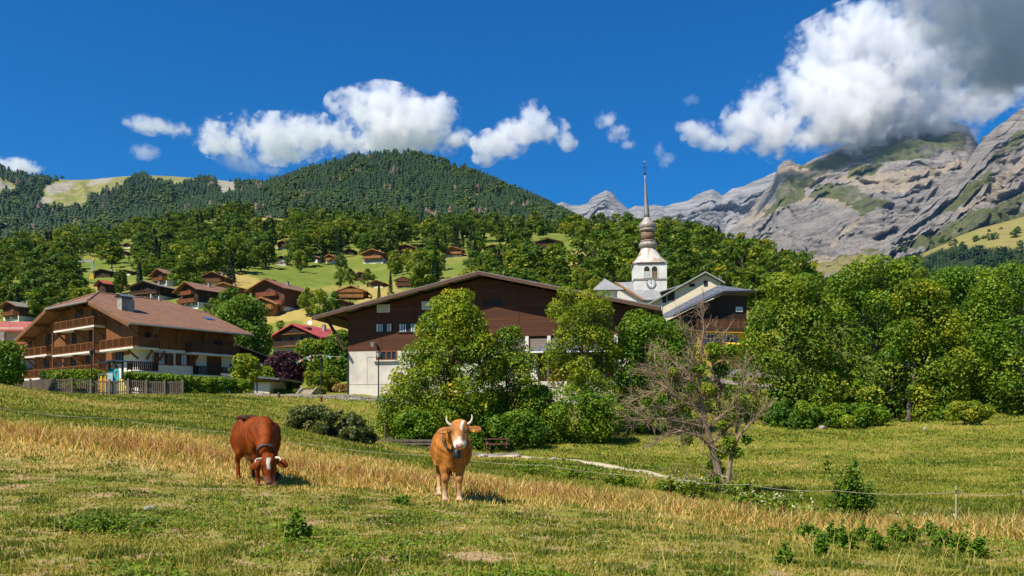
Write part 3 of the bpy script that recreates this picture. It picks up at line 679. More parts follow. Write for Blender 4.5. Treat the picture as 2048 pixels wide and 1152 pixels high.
def window(parent, c, w, h, face, frame=None, glass=None, shutters=None, sill=False, mull=1, curtain=False, depth=.10, name='window'):
    """face: '-y' '+x' '-x' ... outward direction on the wall; c on the wall surface."""
    frame = frame or M_FRAME; glass = glass or M_GLASS
    ax = 'x' if face[1] == 'y' else 'y'; sg = -1 if face[0] == '-' else 1
    m = MB()
    def bx(u0, u1, z0, z1, d0, d1, mi):
        if ax == 'x': m.b2(c[0] + u0, c[0] + u1, c[1] + sg * d0, c[1] + sg * d1, c[2] + z0, c[2] + z1, mi)
        else: m.b2(c[0] + sg * d0, c[0] + sg * d1, c[1] + u0, c[1] + u1, c[2] + z0, c[2] + z1, mi)
    t = min(.09, w * .12)
    bx(-w / 2, w / 2, -h / 2, -h / 2 + t, .0, depth, 0); bx(-w / 2, w / 2, h / 2 - t, h / 2, .0, depth, 0)
    bx(-w / 2, -w / 2 + t, -h / 2 + t, h / 2 - t, 0, depth, 0); bx(w / 2 - t, w / 2, -h / 2 + t, h / 2 - t, 0, depth, 0)
    for k in range(1, mull + 1):
        x = -w / 2 + w * k / (mull + 1); bx(x - t / 2, x + t / 2, -h / 2 + t, h / 2 - t, 0, depth * .9, 0)
    if sill: bx(-w / 2 - .1, w / 2 + .1, -h / 2 - .1, -h / 2 - .003, 0, depth + .12, 0)
    win = m.build(name, [frame], parent)
    g = MB(); m2 = m; m = g
    bx(-w / 2 + t, w / 2 - t, -h / 2 + t, h / 2 - t, .0, depth * .4, 0)
    g.build('pane', [glass], win)
    if curtain:
        m = MB(); n = mull + 1
        for k in range(n):
            x0 = -w / 2 + t + (w - 2 * t) * k / n; ww = (w - 2 * t) / n
            for a, b in ((.03, .42), (.60, .97)) if k != n // 2 else ((.03, .25),):
                bx(x0 + ww * a, x0 + ww * b, -h / 2 + t, h / 2 - t - .02, depth * .4 + .005, depth * .4 + .02, 0)
        m.each('curtain', [M_CURTAIN], win)
    if shutters:
        for s in (-1, 1):
            m = MB(); x = s * (w / 2 + w * .27 + .02); bx(x - w * .26, x + w * .26, -h / 2 - .03, h / 2 + .03, .01, .06, 0)
            bx(x - w * .22, x + w * .22, -h * .3, -h * .3 + .08, .06, .08, 0); bx(x - w * .22, x + w * .22, h * .25, h * .25 + .08, .06, .08, 0)
            m.build('shutter', [shutters], win)
    return win

def railing(m, p0, p1, h=1.0, gap=.14, solid=False, mi=0, post=1.6):
    """Balustrade between two points (bottom line)."""
    p0, p1 = Vector(p0), Vector(p1); L = (p1 - p0).length; d = (p1 - p0) / L; up = Vector((0, 0, 1))
    m.beam(p0 + up * h, p1 + up * h, .09, .07, mi); m.beam(p0 + up * .12, p1 + up * .12, .06, .06, mi)
    n = max(2, int(L / gap))
    for i in range(n):
        p = p0 + d * (L * (i + .5) / n); m.beam(p + up * .15, p + up * (h - .03), gap * (.72 if not solid else .93), .03, mi)
    n = max(1, int(round(L / post)))
    for i in range(n + 1):
        p = p0 + d * (L * i / n); m.beam(p, p + up * (h + .02), .10, .10, mi)

def balcony(parent, x0, x1, y0, y1, z, sides, h=1.0, wmat=None, slab=None, gap=.14, name='balcony'):
    """Slab with balustrade on the listed sides ('-x','+x','-y','+y')."""
    s = MB().b2(x0, x1, y0, y1, z - .20, z).build(name, [slab or M_BEAM], parent)
    m = MB(); e = .06
    c = {'-x': ((x0 + e, y0 + e, z), (x0 + e, y1 - e, z)), '+x': ((x1 - e, y0 + e, z), (x1 - e, y1 - e, z)),
         '-y': ((x0 + e, y0 + e, z), (x1 - e, y0 + e, z)), '+y': ((x0 + e, y1 - e, z), (x1 - e, y1 - e, z))}
    for k in sides: railing(m, c[k][0], c[k][1], h, gap)
    m.build('railing', [wmat or M_BEAM], s)
    return s

PROTECT = []      # photo boxes that nearer trees must not cover
def protect(x0, y0, x1, y1, Y): PROTECT.append((x0, y0, x1, y1, Y))

# ------------------------------------------------------------------ large chalet at the edge of the playing field
def big_chalet():
    O = (-41.3, 94.1, 3.3); ang = math.atan2(.78, .625)
    r = empty('chalet', O, ang, 'large tiled chalet with wooden balconies above the playground fence', 'chalet')
    fr = Frame(O, ang)
    ez, rz, sl = 7.8, 12.9, .34
    zr = lambda y: ez + sl * (min(y + 1.5, 28.5 - y)) - .36
    # walls: plaster below, boards above, both gables clipped under the half hips
    lo = MB().b2(0, 11.9, 0, 27, -1.5, 5.3).build('lower_wall', [M_PLASTER], r)
    poly = [(0, 5.3), (27, 5.3), (27, zr(27)), (18.2, zr(18.2)), (8.8, zr(8.8)), (0, zr(0))]
    MB().prism([(-.03, y, z) for y, z in poly], (11.96, 0, 0)).build('upper_wall', [M_WARM], r)
    MB().b2(-.028, .0, 5, 27.03, 2.6, 5.3).b2(-.02, -.001, 2, 5, 4.6, 5.3).each('wall_boarding', [M_WARM], r)
    rf = MB(); th = (0, 0, -.26)
    A = [(-1.9, -1.5, ez), (13.6, -1.5, ez), (13.6, 7.9, 11), (10, 13.5, rz), (1.9, 13.5, rz), (-1.9, 7.9, 11)]
    rf.prism(A, th); rf.prism([(x, 27 - y, z) for x, y, z in reversed(A)], th)
    rf.prism([(-1.9, 7.9, 11), (1.9, 13.5, rz), (-1.9, 19.1, 11)], th); rf.prism([(13.6, 19.1, 11), (10, 13.5, rz), (13.6, 7.9, 11)], th)
    roof = rf.build('roof', [M_TILE], r)
    # ridge tiles, gutter, verge boards
    m = MB().tube([(1.9, 13.5, rz + .03), (10, 13.5, rz + .03)], .14, 6); 
    for a, b in (((-1.9, 7.9, 11.03), (1.9, 13.5, rz + .03)), ((13.6, 7.9, 11.03), (10, 13.5, rz + .03)), ((-1.9, 19.1, 11.03), (1.9, 13.5, rz + .03))): m.tube([a, b], .11, 5)
    m.build('ridge_tiles', [M_TILE2], roof)
    MB().tube([(-1.9, -1.58, ez - .12), (13.6, -1.58, ez - .12)], .10, 6).tube([(-2.0, 7.9, 10.9), (-2.0, 19.1, 10.9)], .10, 6).each('gutter', [M_METAL], roof)
    m = MB()
    for s in (lambda y: y, lambda y: 27 - y): m.beam((-1.86, s(-1.4), ez - .34), (-1.86, s(7.9), 11 - .34), .09, .30)
    m.each('verge_board', [M_BEAM], roof)
    m = MB()
    for y in (0.1, 4.2, 8.6, 13.5, 18.4, 22.8, 26.9):        # purlin ends and gable brackets
        z = min(zr(y), 11.1) - .12; m.beam((-1.75, y, z), (.1, y, z), .22, .26); m.beam((-.03, y, z - 1.25), (-1.35, y, z - .1), .16, .16)
    m.each('purlin', [M_BEAM], r)
    m = MB()
    for x in (1.2, 4.4, 7.6, 10.8): m.beam((x, .0, 6.0), (x, -1.2, 7.35), .16, .18); m.beam((x, .1, 7.42), (x, -1.4, 7.42), .16, .16)
    m.each('eave_bracket', [M_BEAM], r)
    # chimney and skylight on the visible slope: plane z = ez + sl*(y+1.5)
    n = (0, -sl, 1); c = ez + sl * 1.5
    p = fr.plane(252, 620, n, c)
    ch = MB().b2(p.x - .75, p.x + .75, p.y - .5, p.y + .6, p.z - .4, p.z + 1.15).build('chimney', [M_STONE], roof)
    MB().prism([(p.x - .95, p.y - .75, p.z + 1.42), (p.x + .95, p.y - .75, p.z + 1.42), (p.x + .95, p.y + .05, p.z + 1.75), (p.x - .95, p.y + .05, p.z + 1.75)], (0, 0, .06)).prism(
        [(p.x - .95, p.y + .05, p.z + 1.75), (p.x + .95, p.y + .05, p.z + 1.75), (p.x + .95, p.y + .85, p.z + 1.42), (p.x - .95, p.y + .85, p.z + 1.42)], (0, 0, .06)).b2(p.x - .7, p.x + .7, p.y - .3, p.y + .4, p.z + 1.15, p.z + 1.42).build('chimney_cap', [M_GREYROOF], ch)
    p = fr.plane(417, 638, n, c)
    MB().prism([(p.x - .55, p.y - .6, p.z - .2 + .05), (p.x + .55, p.y - .6, p.z - .2 + .05), (p.x + .55, p.y + .6, p.z + .2 + .05), (p.x - .55, p.y + .6, p.z + .2 + .05)], (0, 0, .06)).build('skylight', [mat('skylight_glass', (.05, .10, .18), (.07, .14, .24), rough=.1, spec=.7)], roof)
    for px, py in ((302, 597), (318, 601)):
        p = fr.plane(px, py, n, c); MB().tube([(p.x, p.y, p.z - .1), (p.x, p.y, p.z + .55)], .10, 6).build('roof_vent', [M_WFRAME], roof)
    # balconies of the gable end (front plane x = -1.3)
    sl_mat = M_PLASTER
    def gb(px0, px1, py, x=-1.35, ends=('-y', '+y'), h=1.0, name='balcony', gapm=.13):
        a = fr.hit(px0, py, 0, x); b = fr.hit(px1, py, 0, x); z = fr.hit((px0 + px1) / 2, py, 0, x).z
        y0, y1 = sorted((a.y, b.y)); return balcony(r, x, -.04, y0, y1, z, ('-x',) + ends, h, M_WARM, sl_mat, gapm, name), y0, y1, z
    _, ty0, ty1, tz = gb(107, 188, 656)
    _, my0, my1, mz = gb(105, 186, 706)
    _, ly0, ly1, lz = gb(46, 93, 711)
    # the corner balcony wraps from gable to long side
    z = fr.hit(263, 693, 0, -1.35).z; y1 = fr.hit(200, 696, 0, -1.35).y; x1 = fr.hit(318, 696, 1, -1.35).x
    cb = MB().b2(-1.4, -.04, -.04, y1, z - .2, z).b2(-1.4, x1, -1.4, -.04, z - .2, z).build('balcony', [sl_mat], r)
    m = MB(); railing(m, (-1.34, -1.34, z), (-1.34, y1 - .06, z), 1.05, .13); railing(m, (-1.34, -1.34, z), (x1 - .06, -1.34, z), 1.05, .13); railing(m, (x1 - .06, -1.34, z), (x1 - .06, -.1, z), 1.05, .13); m.build('railing', [M_WARM], cb)
    cz = z
    a = fr.hit(383, 707, 1, -1.3); b = fr.hit(480, 709, 1, -1.3); zb = (a.z + b.z) / 2
    balcony(r, a.x, min(b.x, 12.4), -1.3, -.04, zb, ('-y', '-x', '+x'), 1.1, M_BROWNW, sl_mat, .13)
    # ground floor terrace of the gable and little balconies of the long side
    gb(46, 198, 752, x=-2.2, name='terrace')
    for q0, q1, yb in ((262, 317, 742), (395, 470, 751)):
        a = fr.hit(q0, yb, 1, -1.0); b = fr.hit(q1, yb, 1, -1.0); balcony(r, a.x, b.x, -1.0, -.02, (a.z + b.z) / 2, ('-y', '-x', '+x'), 1.0, M_BEAMD, M_PLASTER, .22)
    m = MB()
    for y0, y1, zz in ((ty0, ty1, tz), (my0, my1, mz), (ly0, ly1, lz)):
        for y in (y0 + .5, (y0 + y1) / 2, y1 - .5): m.beam((0, y, zz - 1.35), (-1.1, y, zz - .32), .2, .2); m.beam((0, y, zz - .31), (-1.3, y, zz - .31), .2, .2)
    for y in (.2, y1 / 2, ): m.beam((0, y, cz - 1.2), (-1.1, y, cz - .3), .2, .2)
    for x in (.9, 2.4): m.beam((x, 0, cz - 1.2), (x, -1.1, cz - .3), .2, .2)
    for x in (a.x, b.x): m.beam((x, 0, zb - 1.2), (x, -1.1, zb - .3), .2, .2)
    m.each('balcony_brace', [M_BEAM], r)
    m = MB()
    for px in (105, 187):
        q = fr.hit(px, 690, 0, -1.3); m.beam((-1.25, q.y, 0), (-1.25, q.y, tz - .2), .16, .16)
    m.each('balcony_post', [M_BEAM], r)
    # openings
    for px, py, w, h in ((190, 629, 1.0, 2.0), (158, 634, 1.6, 1.9), (149, 680, 1.0, 1.9), (183, 676, .9, 1.9), (97, 684, 1.1, 2.0), (60, 690, 1.0, 1.9), (93, 732, 1.3, 2.1), (147, 727, 1.1, 2.1), (120, 729, .9, 2.0), (178, 720, 1.2, 2.2), (240, 714, 1.5, 1.5)):
        p = fr.hit(px, py, 0, -.04); window(r, (-.04, p.y, p.z), w, h, '-x', M_BEAMD, mull=1)
    for px, py, w, h in ((326, 718, 1.2, 1.35), (371, 720, 1.2, 1.35)):
        p = fr.hit(px, py, 1, 0); window(r, (p.x, 0, p.z), w, h, '-y', M_FRAME, shutters=M_BROWNW, mull=1, curtain=True)
    p = fr.hit(428, 731, 1, 0); MB().b2(p.x - .95, p.x + .95, -.07, 0, p.z - 1.15, p.z + 1.15).b2(p.x - .03, p.x + .03, -.09, -.07, p.z - 1.1, p.z + 1.1).build('door', [M_BROWNW], r)
    for px, py, w, h in ((300, 683, 1.3, 1.9), (436, 697, 1.2, 1.8)):
        p = fr.hit(px, py, 1, -.01); window(r, (p.x, -.01, p.z), w, h, '-y', M_BEAMD, mull=1)
    MB().tube([(1.6, -.12, 6.6), (1.6, -.12, 2)], .06, 6).tube([(1.6, -1.5, 7.6), (1.6, -.12, 6.7)], .06, 6).build('downpipe', [M_METAL], r)
    protect(20, 575, 503, 770, 100)
    # rear wing whose roof shows beside the gable
    r2 = empty('chalet', (0, 0, 0), 0, 'rear chalet whose roof edge shows behind the large tiled chalet', 'chalet')
    r2.location = O; r2.rotation_euler = (0, 0, ang)
    MB().prism([(4.5, 12.2, -1), (4.5, 37.4, -1), (4.5, 37.4, 7.9), (4.5, 24.5, 11.4), (4.5, 12.2, 8.2)], (9, 0, 0)).build('wall', [M_BROWNW], r2)
    MB().prism([(3.0, 39.2, 7.6), (3.0, 30.0, 10.2), (6.0, 24.5, 11.9), (14, 24.5, 11.9), (14, 39.2, 7.6)], (0, 0, -.25)).prism([(6.0, 24.5, 11.9), (3.0, 19, 10.2), (3.0, 11, 7.9), (14, 11, 7.9), (14, 24.5, 11.9)], (0, 0, -.25)).prism([(3.0, 30, 10.2), (3.0, 19, 10.2), (6.0, 24.5, 11.9)], (0, 0, -.25)).build('roof', [M_TILE], r2)
    MB().beam((2.95, 39.2, 7.3), (2.95, 30, 9.9), .08, .3).build('verge_board', [M_BEAM], r2)
big_chalet()

# ------------------------------------------------------------------ the long brown hall
HALL = {}
def hall():
    ang = math.atan2(-7.2, 33.8); O = (-3.23, 82.0, 2.55)
    r = empty('village_hall', O, ang, 'wide dark brown gabled hall with white concrete base behind the leafy trees', 'hall'); fr = Frame(O, ang); HALL['fr'] = fr; HALL['r'] = r
    W, ez, rz, D = 17.3, 8.4, 12.35, 30.0; sl = (rz - ez) / W; wy = 1.7
    x0 = fr.hit(696, 750, 1, wy).x; x1 = 14.3
    zt = lambda x: rz - sl * abs(x) - .42
    zb = fr.hit(720, 703, 1, wy).z; zb2 = fr.hit(1075, 672, 1, wy).z; xs = fr.hit(955, 680, 1, wy).x
    MB().prism([(x0, wy, zb), (xs, wy, zb), (xs, wy, zb2), (x1, wy, zb2), (x1, wy, zt(x1)), (0, wy, zt(0)), (x0, wy, zt(x0))], (0, D - 4, 0)).build('boarded_wall', [M_SIDING], r)
    MB().b2(x0 - .02, xs, wy - .02, D - 3, -2, zb - .004).b2(xs, x1, wy - .02, D - 3, -2, zb2 - 1.7).build('concrete_base', [M_CONC], r)
    m = MB()
    for p0, p1 in (((-W, 0, ez), (0, 0, rz)), ((0, 0, rz), (W, 0, ez))):
        m.prism([p0, p1, (p1[0], D, p1[2]), (p0[0], D, p0[2])], (0, 0, -.16))
    roof = m.build('roof', [M_HALLROOF], r)
    m = MB()
    for s in (-1, 1): m.beam((s * W, -.03, ez - .26), (0, -.03, rz - .26), .06, .30); m.beam((s * W, .02, ez - .16), (s * W, D, ez - .16), .05, .26)
    m.each('fascia_board', [mat('fascia_brown', (.12, .065, .04), (.085, .045, .03), scale=3)], roof)
    m = MB()
    for x in np.linspace(-15.4, 15.4, 11): m.beam((x, .05, zt(x) + .10), (x, D - 1, zt(x) + .10), .2, .28)
    m.each('purlin', [M_BEAMD], r)
    MB().prism([(-W + .2, .1, ez - .24), (x0, .1, zt(x0) + .16), (x0, D - 2, zt(x0) + .16), (-W + .2, D - 2, ez - .24)], (0, 0, -.04)).build('soffit', [M_BEAMD], r)
    # slanted struts under the wide eave
    m = MB()
    for y in (1.0, 8.0, 15.0): m.beam((x0 - .02, y, 5.0), (x0 - 2.0, y, zt(x0 - 2.0) + .0), .2, .26)
    m.each('eave_strut', [M_BEAMD], r)
    m = MB()
    m.beam((x1 + .02, 1.0, 5.4), (x1 + 2.0, 1.0, zt(x1 + 2.0)), .2, .26); m.beam((x1 + 2.2, 1.0, 0), (x1 + 2.2, 1.0, zt(x1 + 2.2)), .25, .25)
    m.each('eave_strut', [M_BEAMD], r)
    MB().tube([(x0 + .02, wy - .1, zb), (x0 + .02, wy - .1, -.2)], .06, 6).build('downpipe', [M_DMETAL], r)
    # white louvres, dark vent
    for px, py in ((767, 617), (857, 611)):
        p = fr.hit(px, py, 1, wy); m = MB().b2(p.x - .68, p.x + .68, wy - .07, wy, p.z - .40, p.z + .40)
        for k in range(7): m.b2(p.x - .58, p.x + .58, wy - .11, wy - .07, p.z - .34 + k * .1, p.z - .34 + k * .1 + .055, 1)
        m.build('louvre_vent', [M_WFRAME, mat('louvre_slat', (.52, .53, .52), (.45, .46, .46))], r)
    p = fr.hit(985, 607, 1, wy); MB().b2(p.x - .95, p.x + .95, wy - .05, wy, p.z - .27, p.z + .27).build('dark_vent', [M_BLACK], r)
    for px, w in ((768, 1.8), (815, 1.9), (862, 1.8)):
        p = fr.hit(px, 655.5, 1, wy); window(r, (p.x, wy, p.z), w, .98, '-y', M_BEAMD, mull=2, curtain=True)
    p = fr.hit(773, 711, 1, wy - .02); window(r, (p.x, wy - .02, p.z), 2.2, .95, '-y', M_FRAME, mull=3, sill=False)
    MB().b2(p.x - 1.35, p.x + 1.35, wy - .26, wy - .02, p.z - .60, p.z - .49).build('window_sill', [M_CONC], r)
    for px in (850, 925):
        p2 = fr.hit(px, 716, 1, wy - .02); window(r, (p2.x, wy - .02, p2.z), 2.2, .95, '-y', M_FRAME, mull=3)
    # blocked doorway outline, pour joint in the concrete
    a = fr.hit(734, 714, 1, wy); b = fr.hit(756, 768, 1, wy)
    m = MB(); y0, y1 = wy - .035, wy - .022
    m.b2(a.x, a.x + .05, y0, y1, b.z, a.z); m.b2(a.x + .05, b.x, y0, y1, a.z - .05, a.z); m.b2(x0 + .1, b.x + 2.5, y0 - .002, y1, b.z - .05, b.z); m.each('wall_joint', [mat('joint', (.38, .34, .29))], r)
    # pillars and roller shutters beneath the boarding at the other end
    z0 = zb2 - 1.7
    m = MB(); px_p = (963, 1008, 1054, 1098, 1143, 1188, 1232)
    xs_p = [fr.hit(q, 686, 1, wy).x for q in px_p]
    for x in xs_p: MB().b2(x - .17, x + .17, wy - .06, wy + .3, z0, zb2 - .004).build('pillar', [M_PLASTER], r)
    shm = wood('roller_shutter', (.26, .20, .17), (.21, .165, .14), 'Z', .12, .6)
    for i in range(len(xs_p) - 1):
        MB().b2(xs_p[i] + .18, xs_p[i + 1] - .18, wy + .12, wy + .2, z0, zb2 - .25).build('roller_shutter', [shm], r)
    MB().b2(xs, x1 - .1, wy + .22, wy + .5, z0, zb2).build('band_wall', [M_DARKW], r)
    # flood lamp on the corner of the wall
    p = fr.hit(754, 690, 1, wy); fl = MB().b2(p.x - .08, p.x + .08, wy - .5, wy, p.z - .05, p.z + .03).build('floodlight', [M_DMETAL], r)
    MB().tube([(p.x - .02, wy - .5, p.z + .08), (p.x - .20, wy - .85, p.z - .02)], [.14, .26], 10).build('lamp_head', [M_METAL], fl)
    MB().b2(p.x + .02, p.x + .2, wy - .14, wy - .003, p.z - .55, p.z - .1).build('lamp_box', [M_BLACK], fl)
    for x in np.linspace(x0 + 3, x1 - 3, 6): pass
    m = MB()
    for x in np.linspace(x0, x1, 9)[1:-1]: m.b2(x - .04, x + .04, wy - .03, wy, (zb if x < xs else zb2), zt(x))
    m.each('cover_batten', [mat('batten_brown', (.085, .034, .018), (.065, .027, .015))], r)
    protect(640, 538, 1240, 700, 82)
    # small pavilion in front of the shutters
    O2 = P(1150, 790, 73); a2 = math.radians(-8); r2 = empty('pavilion', O2, a2, 'small grey-roofed pavilion half hidden in the trees before the brown hall', 'pavilion')
    f2 = Frame(O2, a2); ez2 = f2.hit(1060, 703, 1, -1).z; L = f2.hit(1050, 703, 1, -1).x; R = f2.hit(1252, 703, 1, -1).x; t = ez2 + 1.7
    m = MB(); q = [(L, -1, ez2), (R, -1, ez2), (R, 6, ez2), (L, 6, ez2)]; c0, c1 = (L + 3.6, 2.5, t), (R - 3.6, 2.5, t)
    m.prism([q[0], q[1], c1, c0], (0, 0, -.14)); m.prism([q[2], q[3], c0, c1], (0, 0, -.14)); m.prism([q[1], q[2], c1], (0, 0, -.14)); m.prism([q[3], q[0], c0], (0, 0, -.14))
    rf = m.build('roof', [M_GREYROOF], r2); MB().tube([(L, -1.06, ez2 - .1), (R, -1.06, ez2 - .1)], .09, 6).each('gutter', [M_METAL], rf)
    MB().b2(L + .8, R - .8, 0, 5.6, -1, 1.2).build('base_wall', [M_CONC], r2)
    MB().b2(L + .8, R - .8, .3, 5.6, 1.2, 2.3).build('red_panel', [M_REDW], r2)
    MB().b2(L + .8, R - .8, .8, 5.6, 2.3, ez2 - .1).build('timber_wall', [M_BROWNW], r2)
    for k in range(8): MB().b2(L + .8 + k * (R - L - 1.8) / 7, L + .98 + k * (R - L - 1.8) / 7, .1, .28, 1.2, ez2 - .1).build('post', [M_PLASTER], r2)
hall()

# ------------------------------------------------------------------ church
def church():
    Y0 = 150.0; O = P(1301, 640, Y0); s = Y0 / F; ang = math.radians(-4)
    r = empty('church', O, ang, 'white church tower with tin onion bulbs, needle spire and clock', 'church')
    z = lambda row: (640 - row) * s
    hw = 32.5 * s; D = 2 * hw
    fr = Frame(O, ang)
    MB().b2(-hw, hw, 0, D, z(690), z(526)).build('tower', [mat('tower_render', (.74, .72, .69), (.64, .62, .59), scale=.8, rough=.9, c3=(.56, .53, .50), scale2=.35)], r)
    MB().b2(-hw - .12, hw + .12, -.12, D + .12, z(559.5), z(557)).b2(-hw - .10, hw + .10, -.10, D + .10, z(528), z(525.5)).each('cornice', [mat('cornice_stone', (.30, .27, .25), (.22, .2, .18))], r)
    m = MB()
    for sx in (-1, 1):
        for k in range(0, 24, 2): m.b2(sx * hw - .02 if sx > 0 else -hw - .02, hw + .02 if sx > 0 else -hw + .3, -.02, .25, z(640 - k * 5), z(640 - k * 5 - 3.6))
    # belfry openings: arch surrounds, a black panel painting the unlit inside, and louvres
    for px in (1293.5, 1309.0):
        cx = fr.hit(px, 545, 1, 0).x; zb, ztp, w = z(556), z(538), 5.4 * s
        def arch(w, top, y, n=9): return [(cx - w, y, zb)] + [(cx + w, y, zb)] + [(cx + w * math.cos(t), y, top + w * math.sin(t)) for t in np.linspace(0, math.pi, n)]
        wnd = MB().prism(arch(w + .16, ztp, -.06), (0, .05, 0)).build('belfry_opening', [M_PLASTER], r)
        MB().prism(arch(w, ztp, -.07), (0, .04, 0)).build('dark_inside_panel', [M_BLACK], wnd)  # black slab on the solid wall, painted darkness of the belfry
        m = MB(); lo, hi = (zb, zb + 13.5 * s)
        for k in range(9): m.b2(cx - w + .04, cx + w - .04, -.13, -.075, lo + (hi - lo) * k / 9, lo + (hi - lo) * (k + .7) / 9)
        m.build('louvre', [M_WFRAME if px < 1300 else mat('louvre_wood', (.30, .21, .15), (.22, .15, .11))], wnd)
    cx = fr.hit(1302, 567, 1, 0).x; cz = z(567); R = 9.3 * s
    ck = MB().tube([(cx, -.03, cz), (cx, -.11, cz)], R, 28).build('clock', [M_WFRAME], r)
    m = MB(); n = 28
    for k in range(n):
        a, b = 2 * math.pi * k / n, 2 * math.pi * (k + 1) / n
        m.beam((cx + R * math.cos(a), -.115, cz + R * math.sin(a)), (cx + R * math.cos(b), -.115, cz + R * math.sin(b)), .03, .07)
    m.build('rim', [M_BLACK], ck)
    NUM = {1: 'I', 2: 'II', 3: 'III', 4: 'IIII', 5: 'V', 6: 'VI', 7: 'VII', 8: 'VIII', 9: 'IX', 10: 'X', 11: 'XI', 12: 'XII'}
    m = MB()
    for h, txt in NUM.items():
        a = math.radians(90 - 30 * h); ux = Vector((math.cos(a), 0, math.sin(a))); tx = Vector((math.sin(a), 0, -math.cos(a))); c = Vector((cx, -.122, cz)) + ux * R * .76
        wd = {'I': .09, 'V': .14, 'X': .14}; tot = sum(wd[q] for q in txt); o = -tot / 2; H = .11
        for q in txt:
            x = o + wd[q] / 2; o += wd[q]
            if q == 'I': m.beam(c + tx * x - ux * H, c + tx * x + ux * H, .035, .012)
            elif q == 'V':
                for sg in (-1, 1): m.beam(c + tx * (x + sg * .05) + ux * H, c + tx * x - ux * H, .032, .012)
            else:
                for sg in (-1, 1): m.beam(c + tx * (x + sg * .05) + ux * H, c + tx * (x - sg * .05) - ux * H, .032, .012)
    m.build('numerals', [M_BLACK], ck)
    MB().beam((cx, -.135, cz - .1), (cx, -.135, cz + R * .72), .07, .02).beam((cx + .02, -.15, cz - .12), (cx + .02, -.15, cz + R * .55), .09, .02).tube([(cx, -.12, cz), (cx, -.16, cz)], .07, 8).build('hands', [M_BLACK], ck)
    # flared skirt: square at the eave, drawn in to an octagon at the neck
    tin = mat('weathered_tin', (.40, .38, .37), (.27, .24, .22), scale=1.6, stretch=(1, 1, .35), rough=.6, metal=.25, c3=(.27, .20, .155), scale2=.9)
    tin_glare = mat('sun_glare_tin_skirt', (.62, .59, .55), (.50, .45, .40), scale=1.4, stretch=(1.5, 1.5, .3), rough=.5, metal=.25, c3=(.36, .22, .14), scale2=.8)  # pale base colour paints sun glare on the skirt; brown patches are stains
    prof = [(525.5, 35.5, 1), (524, 35.3, 1), (519, 30.5, .95), (513, 26, .85), (507, 22.6, .7), (501, 20, .5), (496, 17.6, .25), (492, 15.8, 0)]
    yc = D / 2; m = MB(); n = 24; o = len(m.v)
    sh = lambda zz: (-(max(0, 526 - (640 - zz / s)) / 190) * 8.5 * s, 0)
    for row, rad, sq in prof:
        for k in range(n):
            t = 2 * math.pi * (k + .5) / n; c, q = math.cos(t), math.sin(t)
            oc = math.cos(math.pi / 8) / math.cos((t + math.pi / 8) % (math.pi / 4) - math.pi / 8); sqr = 1 / max(abs(c), abs(q))
            rr = rad * s * (oc * (1 - sq) + sqr * sq); dx = sh(z(row))[0]
            m.v.append((dx + rr * c, yc + rr * q, z(row)))
    for i in range(len(prof) - 1):
        for k in range(n): m.f.append((o + i * n + k, o + i * n + (k + 1) % n, o + (i + 1) * n + (k + 1) % n, o + (i + 1) * n + k)); m.m.append(0)
    m.f.append(tuple(o + k for k in reversed(range(n)))); m.m.append(0)
    m.build('skirt_roof', [tin_glare], r, smooth=True)
    sh2 = lambda zz: (sh(zz)[0], yc)
    def lat(name, pr, mt, n=16, parent=r): return MB().lathe([(a * s, z(b)) for b, a in pr], n, 0, sh2, math.pi / n).build(name, [mt], parent, smooth=True)
    bulb = lat('lower_bulb', [(492.5, 14.6), (490, 16.2), (487.5, 18.4), (484, 19.2), (481, 18.3), (478.5, 16.0), (477.5, 14.8)], tin)
    lat('drum_ledge', [(477.5, 17), (476, 17.2), (475, 15.5)], tin, 8)
    lat('lantern', [(475.5, 14.6), (456, 14.6)], mat('lantern_boards', (.24, .145, .09), (.16, .10, .065), scale=2, stretch=(2, 2, .4)), 8)
    lat('lantern_cornice', [(456.5, 15.5), (455, 17.4), (452, 17.6), (450.5, 15.8)], tin, 8)
    lat('upper_bulb', [(450.6, 15.2), (448.5, 16.4), (445, 16.9), (441.5, 16.0), (438, 13.0), (434.5, 10.2), (431, 8.0), (427.5, 6.6)], tin)
    sp = lat('spire', [(428, 7.0), (420, 6.1), (405, 4.9), (385, 3.6), (365, 2.5), (350, 1.6), (339, 1.0)], mat('spire_tin', (.34, .32, .30), (.24, .21, .19), scale=2, stretch=(1, 1, .2), rough=.45, metal=.5), 8)
    dx = sh(z(337))[0]
    MB().lathe([(.02, z(340)), (.20, z(339)), (.24, z(337.2)), (.16, z(335.5)), (.03, z(335))], 10, 0, lambda q: (dx, yc)).build('ball', [M_DMETAL], sp)
    m = MB().tube([(dx, yc, z(336)), (dx, yc, z(314))], .055, 6); m.beam((dx - .5, yc, z(325.5)), (dx + .5, yc, z(325.5)), .07, .07)
    for q in (-.5, .5): m.lathe([(.01, z(325.5) - .09), (.09, z(325.5)), (.01, z(325.5) + .09)], 6, 0, lambda _: (dx + q, yc))
    m.build('cross', [M_DMETAL], sp)
    zc = z(313.5); MB().prism([(dx - .30, yc - .03, zc + .05), (dx - .12, yc - .03, zc - .08), (dx + .12, yc - .03, zc - .06), (dx + .30, yc - .03, zc + .28), (dx + .10, yc - .03, zc + .10), (dx - .12, yc - .03, zc + .12), (dx - .20, yc - .03, zc + .24), (dx - .28, yc - .03, zc + .20)], (0, .05, 0)).build('weathercock', [M_METAL], sp)
    # nave with slate roofs beside the tower
    MB().b2(-9.2, -hw, 1.5, 9, z(690), z(578)).build('nave_wall', [M_PLASTER], r)
    m = MB(); e = z(577)
    q = [(-10.2, .5, e), (-4.6, .5, e), (-4.6, 7, e), (-10.2, 7, e)]; ap = (-7.9, 3.6, z(549))
    for i in range(4): m.prism([q[i], q[(i + 1) % 4], ap], (0, 0, -.12))
